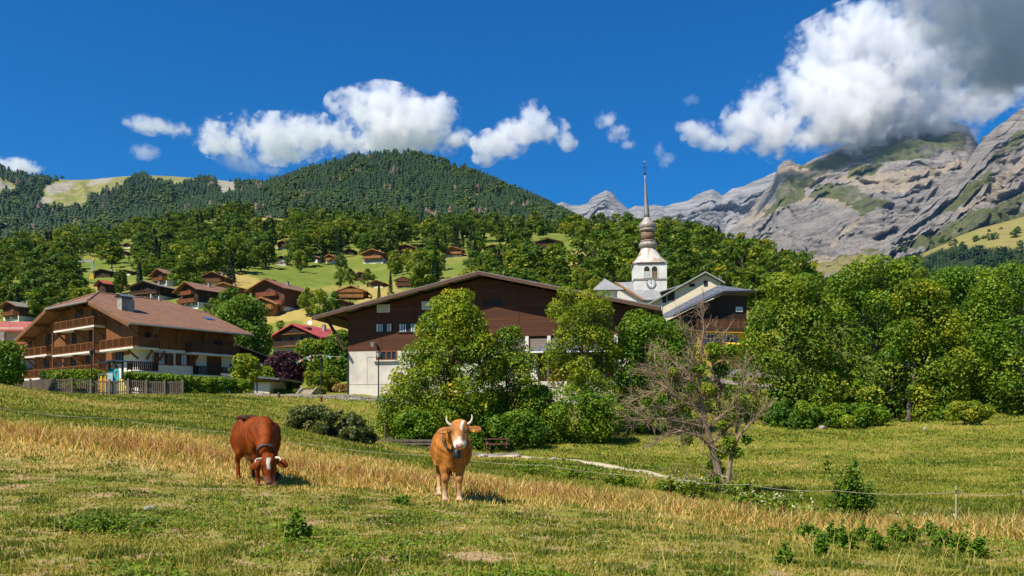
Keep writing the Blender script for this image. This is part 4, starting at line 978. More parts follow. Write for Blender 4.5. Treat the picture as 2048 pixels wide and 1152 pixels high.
    nr = m.build('apse_roof', [M_SLATE], r); MB().tube([(-7.9, 3.6, z(551)), (-7.9, 3.6, z(543))], .05, 5).tube([(-8.15, 3.6, z(545.5)), (-7.65, 3.6, z(545.5))], .035, 5).build('finial', [M_DMETAL], nr)
    MB().prism([(-6.2, 2.0, z(560)), (-3.0, 2.0, z(560)), (4.8, -2.4, z(603)), (-1.6, -2.4, z(603))], (0, 0, -.15)).prism([(-6.2, 2.02, z(560)), (-3.0, 2.02, z(560)), (-3.0, 8, z(590)), (-6.2, 8, z(590))], (0, 0, -.15)).build('nave_roof', [M_SLATE], r)
    MB().prism([(-5.8, -2.0, z(690)), (4.0, -2.0, z(690)), (4.0, -2.0, z(607)), (-1.5, -2.0, z(607)), (-5.0, -2.0, z(585)), (-5.8, -2.0, z(585))], (0, 3.4, 0)).build('nave_end_wall', [M_PLASTER], r)
    MB().beam((-6.4, -2.5, z(567) - .1), (-1.4, -2.5, z(604)), .12, .3).each('bargeboard', [M_WARM2], r)
    protect(1220, 310, 1345, 610, 150)
church()

def cream_house():
    Y0 = 122.0; O = P(1400, 660, Y0); s = Y0 / F; r = empty('house', O, math.radians(-14), 'cream rendered house with long sloping grey roof beside the church tower', 'house')
    z = lambda row: (660 - row) * s; x = lambda px: (px - 1400) * s
    MB().prism([(x(1300), 0, z(670)), (x(1440), 0, z(670)), (x(1440), 0, z(567)), (x(1411), 0, z(549)), (x(1318), 0, z(597)), (x(1300), 0, z(606))], (0, 9, 0)).build('wall', [M_CREAM], r)
    m = MB()
    for a, b in (((1280, 614), (1411, 544.5)), ((1411, 544.5), (1449, 567.5))):
        m.prism([(x(a[0]), -.7, z(a[1])), (x(b[0]), -.7, z(b[1])), (x(b[0]), 9.6, z(b[1])), (x(a[0]), 9.6, z(a[1]))], (0, 0, -.22))
    rf = m.build('roof', [tiles('mossy_roof', (.21, .225, .19), (.31, .32, .27), 'X', .4)], r)
    # lower porch roof and dormer strip on the long slope
    d = MB().prism([(x(1319), .9, z(578)), (x(1364), .9, z(565)), (x(1364), 5, z(565)), (x(1319), 5, z(578))], (0, 0, -.15)).build('dormer', [M_SLATE], rf)
    MB().prism([(x(1322), 1.2, z(592)), (x(1362), 1.2, z(572)), (x(1362), 1.2, z(567.5)), (x(1322), 1.2, z(579.5))], (0, 3, 0)).build('dormer_glazing', [M_GLASS], d)
    for px, py, w, h in ((1384.5, 570, .8, .45), (1411, 567, .55, .75), (1343, 590, 1.0, 1.3), (1329, 596, .7, 1.0)):
        window(r, (x(px), 0, z(py)), w, h, '-y', M_BEAMD, mull=0 if w < .9 else 1)
    MB().b2(x(1391), x(1400), 4, 4.7, z(556), z(543.5)).build('chimney', [M_METAL], rf)
    c = MB().b2(x(1431), x(1443), 2.2, 3, z(575), z(561)).build('chimney', [mat('brick', (.34, .13, .08), (.24, .09, .06), scale=6)], rf)
    MB().prism([(x(1429), 2.0, z(561)), (x(1445), 2.0, z(561)), (x(1437), 2.0, z(556.5))], (0, 1.2, 0)).build('chimney_cap', [M_SLATE], c)
    MB().b2(x(1352), x(1366), 5, 5.8, z(567), z(557)).build('chimney', [mat('brick_red', (.30, .10, .08), (.22, .08, .06), scale=6)], rf)
    MB().tube([(x(1438), 4, z(562)), (x(1438), 4, z(543))], .04, 5).beam((x(1434), 4, z(546)), (x(1442), 4, z(546)), .04, .04).beam((x(1435), 4, z(549)), (x(1441), 4, z(549)), .04, .04).build('antenna', [M_METAL], rf)
    MB().tube([(x(1325), -.1, z(597)), (x(1325), -.1, z(625))], .05, 5).build('downpipe', [M_WFRAME], r)
    protect(1285, 540, 1450, 612, 122)
cream_house()

def barn():
    Y0 = 104.0; O = P(1440, 700, Y0); s = Y0 / F; ang = math.radians(8); r = empty('barn', O, ang, 'blackened timber barn with grey hipped roof and yellow ground floor', 'barn')
    z = lambda row: (700 - row) * s; x = lambda px: (px - 1440) * s
    MB().prism([(x(1364), 0, z(658)), (x(1496), 0, z(658)), (x(1496), 0, z(590)), (x(1447), 0, z(590)), (x(1364), 0, z(632))], (0, 8, 0)).build('boarded_wall', [M_DARKW], r)
    MB().b2(x(1395), x(1500), .1, 8, z(740), z(658)).build('lower_wall', [M_YELLOW], r)
    e0, e1, ap = (x(1442), -.9, z(584)), (x(1508), -.9, z(581.5)), (x(1459), 3.2, z(561))
    m = MB(); th = (0, 0, -.2)
    m.prism([e0, e1, ap], th); m.prism([(x(1338), -.9, z(634)), e0, ap, (x(1352), 9, z(620))], th); m.prism([e1, (x(1508), 9, z(581)), (x(1462), 9, z(561)), ap], th); m.prism([ap, (x(1462), 9, z(561)), (x(1352), 9, z(620)), ], th)
    rf = m.build('roof', [M_GREYROOF], r)
    MB().beam((x(1338), -.94, z(635.5)), (x(1442), -.94, z(586)), .06, .22).beam((x(1442), -.94, z(586)), (x(1508), -.94, z(583)), .06, .22).each('fascia_board', [M_DMETAL], rf)
    m = MB()
    for k in range(26): 
        t = k / 26; m.box((x(1345 + 92 * t), -.55 + 0, z(629 - 44 * t) + .07), (.16, .05, .09))
    m.build('snow_guard', [M_DMETAL], rf)
    balcony(r, x(1388), x(1500), -1.3, -.01, z(660), ('-y', '-x'), 1.15, M_BROWNW, M_BEAMD, .13)
    window(r, (x(1480), 0, z(618)), .9, .6, '-y', M_WFRAME, glass=M_CURTAIN, mull=1)
    for px in (1420, 1461): window(r, (x(px), .1, z(678)), .95, 1.2, '-y', M_WFRAME, shutters=mat('blue_shutter', (.18, .30, .38), (.12, .22, .30)), mull=1)
    MB().prism([(x(1437), -3.6, z(693)), (x(1500), -3.6, z(697)), (x(1500), .0, z(684)), (x(1437), .0, z(683))], (0, 0, -.05)).build('awning', [mat('yellow_awning', (.80, .50, .06), (.70, .42, .05), scale=3, rough=.7)], r)
    protect(1340, 560, 1500, 668, 104)
barn()

# ------------------------------------------------------------------ chalets of the village
def ysolve(px, row, Y):
    """Distance near Y at which the ground is seen at (px, row)."""
    ys = Y * np.exp(np.linspace(-.35, .35, 281)); x = (px - CX) / F * ys
    e = (HZ - gz(x, ys) / ys * F) - row
    k = np.where(e[:-1] * e[1:] <= 0)[0]
    if not len(k): return float(ys[np.argmin(np.abs(e))])
    return float(ys[k[np.argmin(np.abs(k - 140))]])
def chalet(label, px, row, Y, w, d, hw, rot, pitch=.36, wallm=None, basem=None, roofm=None, hb=1.6, over=1.3, balc=((2.6, .9),), nwin=3, side_win=True, chim=True, balm=None, cat='chalet', prot=True, hip=False, name='chalet', flowers=False, group=None, ridge_off=0.0, doors=True, sink=3.0, bargem=None, shrink=1.0):
    Y1 = ysolve(px, row, Y); k = Y1 / Y * shrink
    O = P(px, row, Y1); r = empty(name, O, math.radians(rot), label, cat, group); r.scale = (k, k, k)
    wallm = wallm or M_BROWNW; basem = basem or M_PLASTER; roofm = roofm or M_TILE2; balm = balm or wallm
    rz = hw + pitch * w / 2; xr = ridge_off * w
    MB().b2(-w / 2, w / 2, 0, d, -sink, hb).build('base_wall', [basem], r)
    MB().prism([(-w / 2 - .03, -.03, hb), (w / 2 + .03, -.03, hb), (w / 2 + .03, -.03, hw), (xr, -.03, rz), (-w / 2 - .03, -.03, hw)], (0, d + .06, 0)).build('wall', [wallm], r)
    el, er = (-w / 2 - over), (w / 2 + over)
    zl = rz + .22 - (rz - hw) * (xr - el) / (w / 2 + xr); zr_ = rz + .22 - (rz - hw) * (er - xr) / (w / 2 - xr)
    m = MB(); th = (0, 0, -.2)
    m.prism([(el, -over, zl), (xr, -over, rz + .22), (xr, d + over * .7, rz + .22), (el, d + over * .7, zl)], th)
    m.prism([(xr, -over, rz + .22), (er, -over, zr_), (er, d + over * .7, zr_), (xr, d + over * .7, rz + .22)], th)
    rf = m.build('roof', [roofm], r)
    MB().beam((el, -over - .04, zl - .14), (xr, -over - .04, rz + .08), .06, .26).beam((xr, -over - .04, rz + .08), (er, -over - .04, zr_ - .14), .06, .26).each('bargeboard', [bargem or balm], rf)
    if chim:
        cx = xr + w * .16; cz = rz + .22 - (rz - hw) * (cx - xr) / (w / 2 - xr)
        c = MB().b2(cx - .35, cx + .35, d * .45, d * .45 + .6, cz - .4, cz + .9).build('chimney', [M_STONE], rf); MB().b2(cx - .45, cx + .45, d * .45 - .1, d * .45 + .7, cz + 1.0, cz + 1.08).b2(cx - .2, cx + .2, d * .45 + .2, d * .45 + .4, cz + .9, cz + 1.0).build('chimney_cap', [M_SLATE], c)
    for zb, fw in balc:
        b = balcony(r, -w / 2 * fw, w / 2 * fw, -1.15, -.035, zb, ('-y', '-x', '+x'), .95, balm, M_BEAM, .16)
        if flowers:
            mm = MB(); rg = random.Random(4)
            for k in range(int(w * fw * 2.2)): mm.box((-w / 2 * fw + .2 + k / 2.2, -1.28, zb + .95), (.34, .22, .22 + .12 * rg.random()), rg.random())
            mm.build('flower_box', [M_FLOWER], b)
    for zf in [.1] + [z for z, _ in balc]:
        hh = 1.25; zc = zf + 1.25
        if zc + .7 > hw + pitch * w * .2: ks = [0] if zc + .7 < rz - .4 else []
        else: ks = np.linspace(-w / 2 + w / (nwin * 2), w / 2 - w / (nwin * 2), nwin)
        for x in ks: window(r, (float(x), -.03 if zc > hb else 0, zc), 1.0, hh, '-y', M_WFRAME if basem is M_PLASTER and zc < hb else M_FRAME, shutters=(M_BEAM if zc < hb else None), mull=1)
    if side_win:
        for sx in (-1, 1):
            for y in (d * .28, d * .68): window(r, (sx * (w / 2 + .03), y, max(hb + .9, hw - 1.3)), 1.0, 1.1, '+x' if sx > 0 else '-x', M_FRAME, mull=1)
    if prot:
        s = F / Y; protect(px - w * .5 * s, row - (rz) * s, px + w * .5 * s, row - 1.2 * s, Y)
    return r
# red-roofed chalet beyond the garden
rc = chalet('grey chalet with bright red sheet roof and long balconies beyond the garden', 594, 722, 152, 12.0, 12, 4.6, -27, .40, mat('taupe_boards', (.24, .18, .12), (.18, .135, .09)), M_PLASTER, M_SHEETR, 3.0, 1.5, ((2.9, 1.12), (5.3, .62)), 4, True, True, M_BEAMD, bargem=M_SHEETR, shrink=.92)
m = MB().tube([(2.6, 3, 7.2), (2.6, 3, 8.0)], .04, 5); m.lathe([(.05, 0), (.3, .1), (.42, .22)], 10); me_ = m
# satellite dish on that roof
dm = MB(); dm.tube([(0, 0, 0), (0, 0, .8)], .04, 5); dm.tube([(0, -.08, .8), (0, -.22, .86)], [.12, .45], 12)
tag(dm.build('satellite_dish', [M_WFRAME], None, loc=P(620, 655, 157)), 'white satellite dish on the bright red sheet roof', 'dish')
CH = [
 ('dark brown chalet with stacked red-brown balconies and brown tiled roof behind the big chalet', 536, 623, 192, 11.5, 13, 6.4, 24, .42, M_BROWNW, M_PLASTER, M_TILE2, 1.2, 1.5, ((1.9, 1.0), (4.4, .62)), 3, M_REDW),
 ('small honey coloured log chalet with orange verge boards below the brown tiled chalet', 526, 631, 176, 5.6, 6, 2.6, 10, .42, M_WARM2, M_WARM2, M_TILE2, .8, 1.0, ((1.3, .9),), 2, M_WARM2),
 ('dark chalet with blank black side wall and red-brown front balconies', 377, 617, 205, 9.5, 13, 5.6, 34, .46, M_DARKW, M_PLASTER, M_TILE2, 1.6, 1.4, ((1.8, .9), (4.2, .6)), 3, M_REDW),
 ('low honey wood chalet with wide brown roof next to the dark chimneyed one', 449, 594, 240, 11.0, 8, 3.2, 8, .30, M_WARM2, M_WARM2, M_TILE2, .9, 1.3, ((1.4, .8),), 3, M_WARM2),
 ('little pale stone chalet with gabled tile roof above the honey wood chalet', 426, 579, 268, 8.5, 8, 4.0, 6, .40, M_BROWNW, M_CREAM, M_TILE2, 2.4, 1.2, ((2.6, .7),), 2, M_BEAM),
 ('chalet with long faded orange tile roof and pale ground floor', 320, 574, 275, 9.0, 12, 4.2, 40, .40, M_BROWNW, M_PLASTER, M_TILE2, 1.8, 1.3, ((2.2, .8),), 3, M_WARM),
 ('wide dark chalet with grey roof and white walled ground floor', 290, 603, 228, 12.5, 9, 4.8, 20, .30, M_DARKW, M_PLASTER, M_DUSTROOF, 1.8, 1.4, ((2.6, .9),), 4, M_BEAMD),
 ('dark hut with bright red roof among the trees', 203, 586, 262, 5.6, 6, 2.8, 40, .42, M_DARKW, M_DARKW, M_TILER, .8, 1.0, (), 1, None),
 ('dark barn with grey roof beside the crane', 205, 555, 342, 8.0, 8, 2.4, 16, .25, M_DARKW, M_DARKW, M_DUSTROOF, .5, 1.0, (), 1, None),
 ('tan roofed cabin above the dark barn', 251, 551, 352, 5.0, 5, 1.8, 20, .25, M_BROWNW, M_PLASTER, M_TILE2, .6, .8, (), 1, None),
 ('old stone chalet with white side wall above the red tiled house', 22, 643, 205, 8.2, 9, 4.4, 30, .36, M_BROWNW, M_PLASTER, M_DUSTROOF, 1.5, 1.4, ((1.9, .8),), 2, M_WARM),
 ('tiny grey roofed cabin in the trees at the frame edge', 26, 580, 300, 5.0, 5, 2.0, 10, .30, M_BROWNW, M_PLASTER, M_DUSTROOF, .5, .8, (), 1, None),
 ('broad chalet with pale gable and orange balcony ends on the meadow slope', 703, 601, 212, 7.8, 8, 3.0, 0, .36, M_WARM, M_WARM, M_DUSTROOF, .6, 1.2, ((.9, 1.0), (2.5, 1.0)), 3, M_WARM2),
 ('little brown cabin peeping over the bushes below the broad chalet', 683, 617, 186, 3.2, 4, 1.4, 10, .36, M_BROWNW, M_BROWNW, M_TILE2, .4, .7, (), 1, None),
 ('small low chalet with straw bank in front, between hedge and conifer', 754, 576, 290, 4.5, 5, 1.8, 12, .34, M_BROWNW, M_CREAM, M_TILE2, .6, .9, (), 1, None),
 ('two tier chalet with white terrace wall beside the hall roof', 808, 579, 282, 5.0, 6, 3.4, 8, .36, M_WARM, M_PLASTER, M_DUSTROOF, .9, 1.0, ((1.4, 1.1), (3.0, .8)), 2, M_BROWNW),
 ('brown roof showing over the round trees below the meadow', 722, 562, 305, 5.0, 6, 2.4, 20, .34, M_BROWNW, M_BROWNW, M_TILE2, .5, 1.0, (), 2, None),
 ('three storey chalet with white lower floors on the meadow edge', 746, 527, 362, 9.6, 9, 4.6, -14, .34, M_WARM, M_PLASTER, M_DUSTROOF, 2.2, 1.2, ((2.3, .9),), 4, M_WARM2),
 ('chalet with pale orange gable above the clump of meadow trees', 811, 509, 402, 8.0, 8, 3.6, 6, .34, M_WARM, M_PLASTER, M_TILE2, .9, 1.1, ((1.5, .9),), 3, M_WARM2),
 ('small dark cabin in the hedge between two orange chalets', 845, 502, 412, 5.0, 5, 2.6, 0, .34, M_DARKW, M_CREAM, M_DUSTROOF, .8, .8, (), 1, None),
 ('wide orange boarded chalet at the top of the open meadow', 904, 514, 385, 9.2, 8, 3.4, 4, .30, M_WARM2, M_PLASTER, M_TILE2, .9, 1.2, ((1.4, 1.0),), 3, M_WARM2),
 ('low brown chalet beside the tall dark conifer', 986, 506, 392, 8.6, 8, 2.6, 10, .30, M_BROWNW, M_CREAM, M_DUSTROOF, .9, 1.0, ((1.0, .8),), 3, M_BROWNW),
 ('big chalet with silvery curved roof at the wood edge', 1096, 500, 384, 11.5, 10, 3.8, -8, .26, M_DARKW, M_PLASTER, tiles('silver_roof', (.50, .50, .50), (.62, .62, .61), 'X', .6, rough=.4), 1.6, 1.5, ((1.9, .95),), 4, M_BROWNW),
 ('red painted chalet with white base in the upper wood', 566, 498, 432, 5.4, 6, 3.2, 6, .36, M_REDW, M_PLASTER, M_TILER, 1.2, .9, ((1.3, 1.0),), 3, M_REDW),
 ('white walled cottage with dark gable on the meadow rim', 563, 531, 385, 4.2, 5, 3.6, 0, .40, M_DARKW, M_PLASTER, M_DUSTROOF, 3.0, .8, (), 2, None),
 ('pale cabin with brown roof behind the lone meadow tree', 630, 525, 376, 3.0, 4, 2.2, 30, .5, M_BROWNW, M_PLASTER, M_TILE2, 1.3, .8, (), 1, None),
 ('orange roofed cabin with blue shutters behind the lone meadow tree', 660, 526, 372, 4.0, 5, 3.0, -20, .44, M_WARM2, M_PLASTER, M_TILE2, 1.0, .9, ((1.2, .9),), 1, M_WARM2),
 ('dark roofed cabin tucked under the wood above the meadow', 699, 509, 410, 4.6, 5, 2.0, 10, .34, M_DARKW, M_DARKW, M_DUSTROOF, .5, .9, (), 1, None),
 ('tiny brown hut at the foot of the green meadow', 536, 570, 262, 2.6, 3, 1.4, 20, .42, M_BROWNW, M_BROWNW, M_TILE2, .4, .6, (), 1, None),
 ('small pinkish roofed house in the upper orchard', 254, 497, 470, 4.6, 5, 2.2, 16, .34, M_BROWNW, M_PLASTER, M_TILER, .8, .8, (), 1, None),
 ('dark shed on the straw patch in the upper orchard', 247, 511, 450, 4.0, 4, 1.9, 10, .30, M_DARKW, M_DARKW, M_DUSTROOF, .5, .7, (), 1, None),
 ('lone dark hut high in the broadleaf wood', 417, 454, 560, 5.0, 5, 1.8, 0, .34, M_DARKW, M_DARKW, M_DUSTROOF, .5, .8, (), 1, None),
]
for lab, px, row, Y, w, d, hw, rot, pit, wm, bm, rm, hb, ov, bal, nw, balm in CH:
    chalet(lab, px, row, Y, w, d, hw, -abs(rot), pit, wm, bm, rm, hb, ov, bal, nw, Y < 300, w > 6, balm, cat='chalet' if w > 5.2 else 'cabin', name='chalet' if w > 5.2 else 'cabin', shrink=.80 if Y < 245 and w > 7 else .95)
# red tiled house cut by the frame
def edge_house():
    r = empty('house', P(-22, 700, 128), math.radians(0), 'pinkish red tiled house with beige wall cut by the frame', 'house'); s = 128 / F
    MB().b2(-9, 5.2, 0, 9, -4, 3.4).build('wall', [M_CREAM], r)
    rf = MB().prism([(-10, -1.0, 2.9), (6.0, -1.0, 2.9), (4.6, 5, 4.9), (-10, 5, 4.9)], (0, 0, -.2)).prism([(4.6, 5, 4.9), (6.0, 10, 2.9), (-10, 10, 2.9), (-10, 5, 4.9)], (0, 0, -.2)).build('roof', [tiles('pink_tiles', (.30, .075, .06), (.40, .125, .10), 'Y', .35)], r)
    c = MB().b2(2.6, 3.2, -1.5, -1.0, -.4, 2.6).build('chimney', [M_STONE], r)
    MB().tube([(3.4, -.5, 2.4), (3.4, -.5, 4.2)], .03, 5).beam((2.6, -.5, 4.1), (4.4, -.5, 4.15), .03, .03).beam((2.9, -.5, 3.85), (4.1, -.5, 3.9), .03, .03).build('antenna', [M_METAL], rf)
    MB().prism([(1.8, -4, .3), (6.6, -4, .2), (6.6, -1.2, 1.1), (1.8, -1.2, 1.1)], (0, 0, -.15)).build('porch_roof', [M_TILER], r)
    for x in (-3, 0, 4.4): window(r, (x, 0, 1.4), 1.0, 1.2, '-y', M_WFRAME)
    protect(0, 640, 50, 690, 128)
edge_house()
# flat-roofed garage and the dark shed with its white lettering
def garage():
    r = empty('garage', P(512, 797, 92), math.radians(-6), 'white flat-roofed garage behind the two thin dark poles', 'garage')
    MB().b2(-3.0, 1.5, 0, 5, -.6, 1.9).build('wall', [M_PLASTER], r)
    MB().prism([(-3.6, -.8, 2.5), (2.9, -.8, 1.95), (2.9, 5.6, 1.95), (-3.6, 5.6, 2.5)], (0, 0, .22)).build('roof', [M_GREYROOF], r)
    MB().b2(-3.0, 2.2, -.35, -.2, 1.75, 1.95).build('beam', [M_WARM], r)
    MB().b2(-1.2, -.2, -.04, 0, -.5, 1.7).build('door', [M_GREYW], r)
garage()
def shed():
    O = P(524, 775, 112); r = empty('shed', O, math.radians(14), 'dark sloping-roofed shed carrying two lines of white lettering', 'shed')
    s = 112 / F; fr = Frame(O, math.radians(14))
    MB().prism([(-3, 0, -.5), (2.6, 0, -.5), (2.6, 0, 3.2), (-3, 0, 5.2)], (0, 5, 0)).build('wall', [M_DARKW], r)
    MB().prism([(-3.4, -.6, 5.65), (3.2, -.6, 3.35), (3.2, 5.4, 3.35), (-3.4, 5.4, 5.65)], (0, 0, -.2)).build('roof', [M_DMETAL], r)
    a = fr.hit(520, 723, 1, -.05); b = fr.hit(538, 735, 1, -.05)
    sg = MB().b2(a.x - .1, b.x + .15, -.07, -.02, b.z - .1, a.z + .25).build('sign_board', [M_BLACK], r)
    for txt, px, py in (('Cantine', 519.5, 729), ('Restau', 521.5, 734)):
        cu = bpy.data.curves.new('lettering', 'FONT'); cu.body = txt; cu.size = .42; cu.extrude = .005
        tmp = bpy.data.objects.new('lettering_curve', cu); COL.objects.link(tmp); me = bpy.data.meshes.new_from_object(tmp.evaluated_get(bpy.context.evaluated_depsgraph_get())); bpy.data.objects.remove(tmp); o = bpy.data.objects.new('lettering', me); COL.objects.link(o); p = fr.hit(px, py, 1, -.08)
        o.parent = sg; o.location = (p.x, -.085, p.z); o.rotation_euler = (math.radians(90), 0, 0); me.materials.clear(); me.materials.append(M_LETTER)
    protect(515, 715, 540, 740, 112)
shed()
# ------------------------------------------------------------------ leaves, crowns, trunks
L_GREEN = [(0, (.036, .082, .007)), (.35, (.095, .170, .010)), (.62, (.19, .26, .014)), (.85, (.31, .325, .022)), (1, (.44, .40, .04))]
M_LEAF = leafmat('leaf_green', L_GREEN, .32)
M_LEAFP = leafmat('leaf_purple', [(0, (.018, .006, .012)), (.5, (.055, .016, .028)), (1, (.13, .045, .055))], .25)
M_LEAFJ = leafmat('leaf_greygreen', [(0, (.030, .050, .011)), (.5, (.095, .125, .028)), (1, (.22, .22, .06))], .25)
M_LEAFC = leafmat('needle_green', [(0, (.010, .026, .012)), (.5, (.026, .055, .018)), (1, (.06, .095, .03))], .15)
M_LEAFG = leafmat('gold_grass', [(0, (.20, .13, .03)), (1, (.50, .35, .10))], .3)
M_BARK = mat('bark', (.16, .125, .09), (.07, .055, .042), scale=5, stretch=(1, 1, .3), rough=.95, bump=.4)
M_BARKG = mat('dead_bark', (.33, .235, .15), (.19, .135, .09), scale=6, stretch=(1, 1, .3), rough=.95, bump=.3)

def leaf_quads(Pc, Nr, size, rng, fold=.25, asp=1.7):
    """Pc (n,3) centres, Nr (n,3) normals -> rhombic leaves."""
    n = len(Pc); Nr = Nr / np.maximum(np.linalg.norm(Nr, axis=1, keepdims=True), 1e-6)
    t = rng.normal(size=(n, 3)); t[:, 2] -= .35; a = np.cross(Nr, t); a /= np.maximum(np.linalg.norm(a, axis=1, keepdims=True), 1e-6)
    b = np.cross(Nr, a); s = size * rng.uniform(.6, 1.35, (n, 1))
    a = a * s * .5 * asp ** .5; b = b * s * .5 / asp ** .5
    f = Nr * s * fold * rng.uniform(-.6, 1, (n, 1)) * .5
    V = np.stack([Pc - a, Pc - b + f, Pc + a, Pc + b + f], 1).reshape(-1, 3)
    Fc = np.arange(n * 4).reshape(n, 4)
    return V, Fc
def crown_leaves(blobs, n, size, rng, inner=.55, up=.25, spread=.7):
    """blobs (k,4): centre and radius; leaves sit in the outer part of each clump and face outwards."""
    B = np.asarray(blobs, float); w = B[:, 3] ** 2; k = rng.choice(len(B), n, p=w / w.sum())
    d = rng.normal(size=(n, 3)); d[:, 2] += up; d /= np.linalg.norm(d, axis=1, keepdims=True)
    r = B[k, 3:4] * (inner + (1.08 - inner) * rng.random((n, 1)) ** .6)
    Pc = B[k, :3] + d * r * np.array([1, 1, .85]); Nr = d + rng.normal(size=(n, 3)) * spread + np.array([0, 0, .35])
    tone = rng.normal(0, .17, len(B)); rnd = np.clip(.5 + tone[k] + rng.normal(0, .095, n), 0, 1)
    V, Fc = leaf_quads(Pc, Nr, size, rng)
    return V, Fc, np.repeat(rnd, 4)
def outline_blobs(rows, Y, n, rad, rng, depth=.9, hollow=.35, base=None):
    """rows: [(py, pxL, pxR)] crown outline in the photograph; clumps fill a rounded body of that outline (world coords)."""
    py = np.array([r[0] for r in rows], float); Lx = np.array([r[1] for r in rows], float); Rx = np.array([r[2] for r in rows], float)
    o = np.argsort(py); py, Lx, Rx = py[o], Lx[o], Rx[o]; wd = np.interp(np.linspace(py[0], py[-1], 200), py, Rx - Lx); ys = np.linspace(py[0], py[-1], 200)
    s = Y / F; out = []
    while len(out) < n:
        y = rng.choice(ys, p=wd / wd.sum()) + rng.uniform(-.5, .5); l, r_ = np.interp(y, py, Lx), np.interp(y, py, Rx); hw = (r_ - l) / 2
        q = rad * rng.uniform(.65, 1.3) * min(1, hw * s / rad * .9 + .1); m = q / s
        a = rng.uniform(-1, 1); b = rng.uniform(-1, .8) * math.sqrt(1 - a * a)
        if a * a + b * b < hollow * rng.random(): continue
        x = (l + r_) / 2 + a * max(hw - m * .55, hw * .2)
        yy = min(max(y, py[0] + m * .85), py[-1] - m * .3)
        out.append(((x - CX) * s, Y + b * max(hw * s - q, .15) * depth, (HZ - yy) * s, q))
    return np.array(out)
def trunk_mesh(base, blobs, rng, r0=.22, nb=14, lean=None, fork=.45, top=None):
    """Tapered trunk rising through the crown with limbs that reach the clumps."""
    m = MB(); B = np.asarray(blobs); zt = top if top is not None else B[:, 2].max() - .12 * (B[:, 2].max() - base[2])
    cx = B[:, 0].mean() * .6 + base[0] * .4; cy = base[1] * .6 + B[:, 1].mean() * .4
    pts = []; rs = []
    for i in range(8):
        t = i / 7; pts.append((base[0] + (cx - base[0]) * t + rng.normal(0, .05) * (t > 0), base[1] + (cy - base[1]) * t + rng.normal(0, .05) * (t > 0), base[2] - .3 + (zt - base[2] + .3) * t)); rs.append(r0 * (1.25 if i == 0 else 1) * (1 - .88 * t))
    m.tube(pts, rs, 8)
    pa = np.array(pts)
    for k in rng.choice(len(B), min(nb, len(B)), replace=False):
        c = B[k, :3]; dz = c[2] - base[2]
        t = np.clip((dz * rng.uniform(.45, .75)) / max(zt - base[2], .1), .12, .92); f = t * 7; i = int(f); p = pa[i] + (pa[min(i + 1, 7)] - pa[i]) * (f - i)
        mid = p * .5 + c * .5 + np.array([0, 0, .12 * np.linalg.norm(c - p)]); rr = r0 * (1 - .85 * t) * .55
        m.tube([p, mid, c], [rr, rr * .6, rr * .22], 5)
    return m
ALL_TINT = {}
def leafy(name, label, cat, px, row, Y, rows, nblob, rad, nleaf, size, seed, r0=.2, nb=14, mt=None, tint=(1, 1, 1), depth=.9, group=None, hollow=.45, trunk=True, inner=.68, stems=None, crown_name='crown'):
    rng = np.random.default_rng(seed); big_ = nblob > 115 and Y > 60; nblob = int(nblob * (.62 if big_ else 1.12)); rad *= 1.2 if big_ else 1.08; inner = .8 if big_ else inner; size *= .82; nleaf = int(nleaf * 1.5); B = outline_blobs(rows, Y, nblob, rad, rng, depth, hollow)
    base = np.array(P(px, row, Y)); r = empty(name, tuple(base), 0, label, cat, group)
    V, Fc, rn = crown_leaves(B, nleaf, size, rng, inner)
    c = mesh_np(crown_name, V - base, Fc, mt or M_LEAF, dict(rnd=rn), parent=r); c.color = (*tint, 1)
    if trunk:
        B2 = B.copy(); B2[:, :3] -= base
        m = trunk_mesh(np.zeros(3), B2, rng, r0, nb)
        for dx in (stems or ()):
            m.tube([(dx, 0, -.3), (dx * 1.3, .1, 1.2), (dx * 2.2, 0, 3.0)], [r0 * .7, r0 * .55, r0 * .2], 6)
        m.build('trunk', [M_BARK], r)
    return r
# ------------------------------------------------------------------ the leafy trees of the stream bank and the village edge
leafy('tree', 'tall sunlit leafy tree directly behind the standing cow', 'tree', 905, 893, 54, [(578, 895, 925), (600, 868, 962), (640, 845, 985), (680, 822, 985), (720, 800, 1000), (760, 778, 1005), (800, 762, 1000), (840, 757, 985), (875, 775, 960), (892, 800, 930)], 240, .60, 34000, .165, 1, .17, 46, tint=(1.3, 1.22, .8), hollow=.05)
leafy('tree', 'shorter bushy tree adjoining the tall one behind the cow', 'tree', 1010, 888, 55.5, [(652, 1005, 1035), (690, 985, 1055), (730, 975, 1075), (780, 970, 1090), (830, 960, 1085), (870, 955, 1070), (888, 965, 1040)], 90, .62, 10500, .17, 2, .13, 20, tint=(1.0, 1.05, .8))
leafy('tree', 'airy two-topped tree standing before the shutters of the brown hall', 'tree', 1165, 862, 60, [(572, 1118, 1135), (590, 1104, 1215), (620, 1092, 1226), (660, 1100, 1222), (690, 1098, 1232), (720, 1085, 1250), (760, 1080, 1250), (790, 1085, 1250)], 105, .55, 11500, .17, 3, .14, 40, tint=(1.3, 1.16, .85), hollow=.05, stems=(-.5, .45))
leafy('tree', 'dense green tree below the eave of the brown hall', 'tree', 1290, 868, 61, [(618, 1262, 1285), (645, 1245, 1330), (680, 1232, 1350), (720, 1222, 1372), (770, 1225, 1385), (820, 1235, 1390), (855, 1250, 1370)], 140, .72, 15000, .2, 4, .2, 24, tint=(.72, .92, .75))
leafy('bush', 'bright green undergrowth thicket beneath the two-topped tree', 'bush', 1130, 875, 57, [(770, 1065, 1120), (795, 1045, 1225), (830, 1030, 1250), (860, 1020, 1240), (880, 1030, 1200)], 110, .55, 11500, .19, 5, .08, 12, tint=(.85, 1.0, .8), crown_name='foliage')
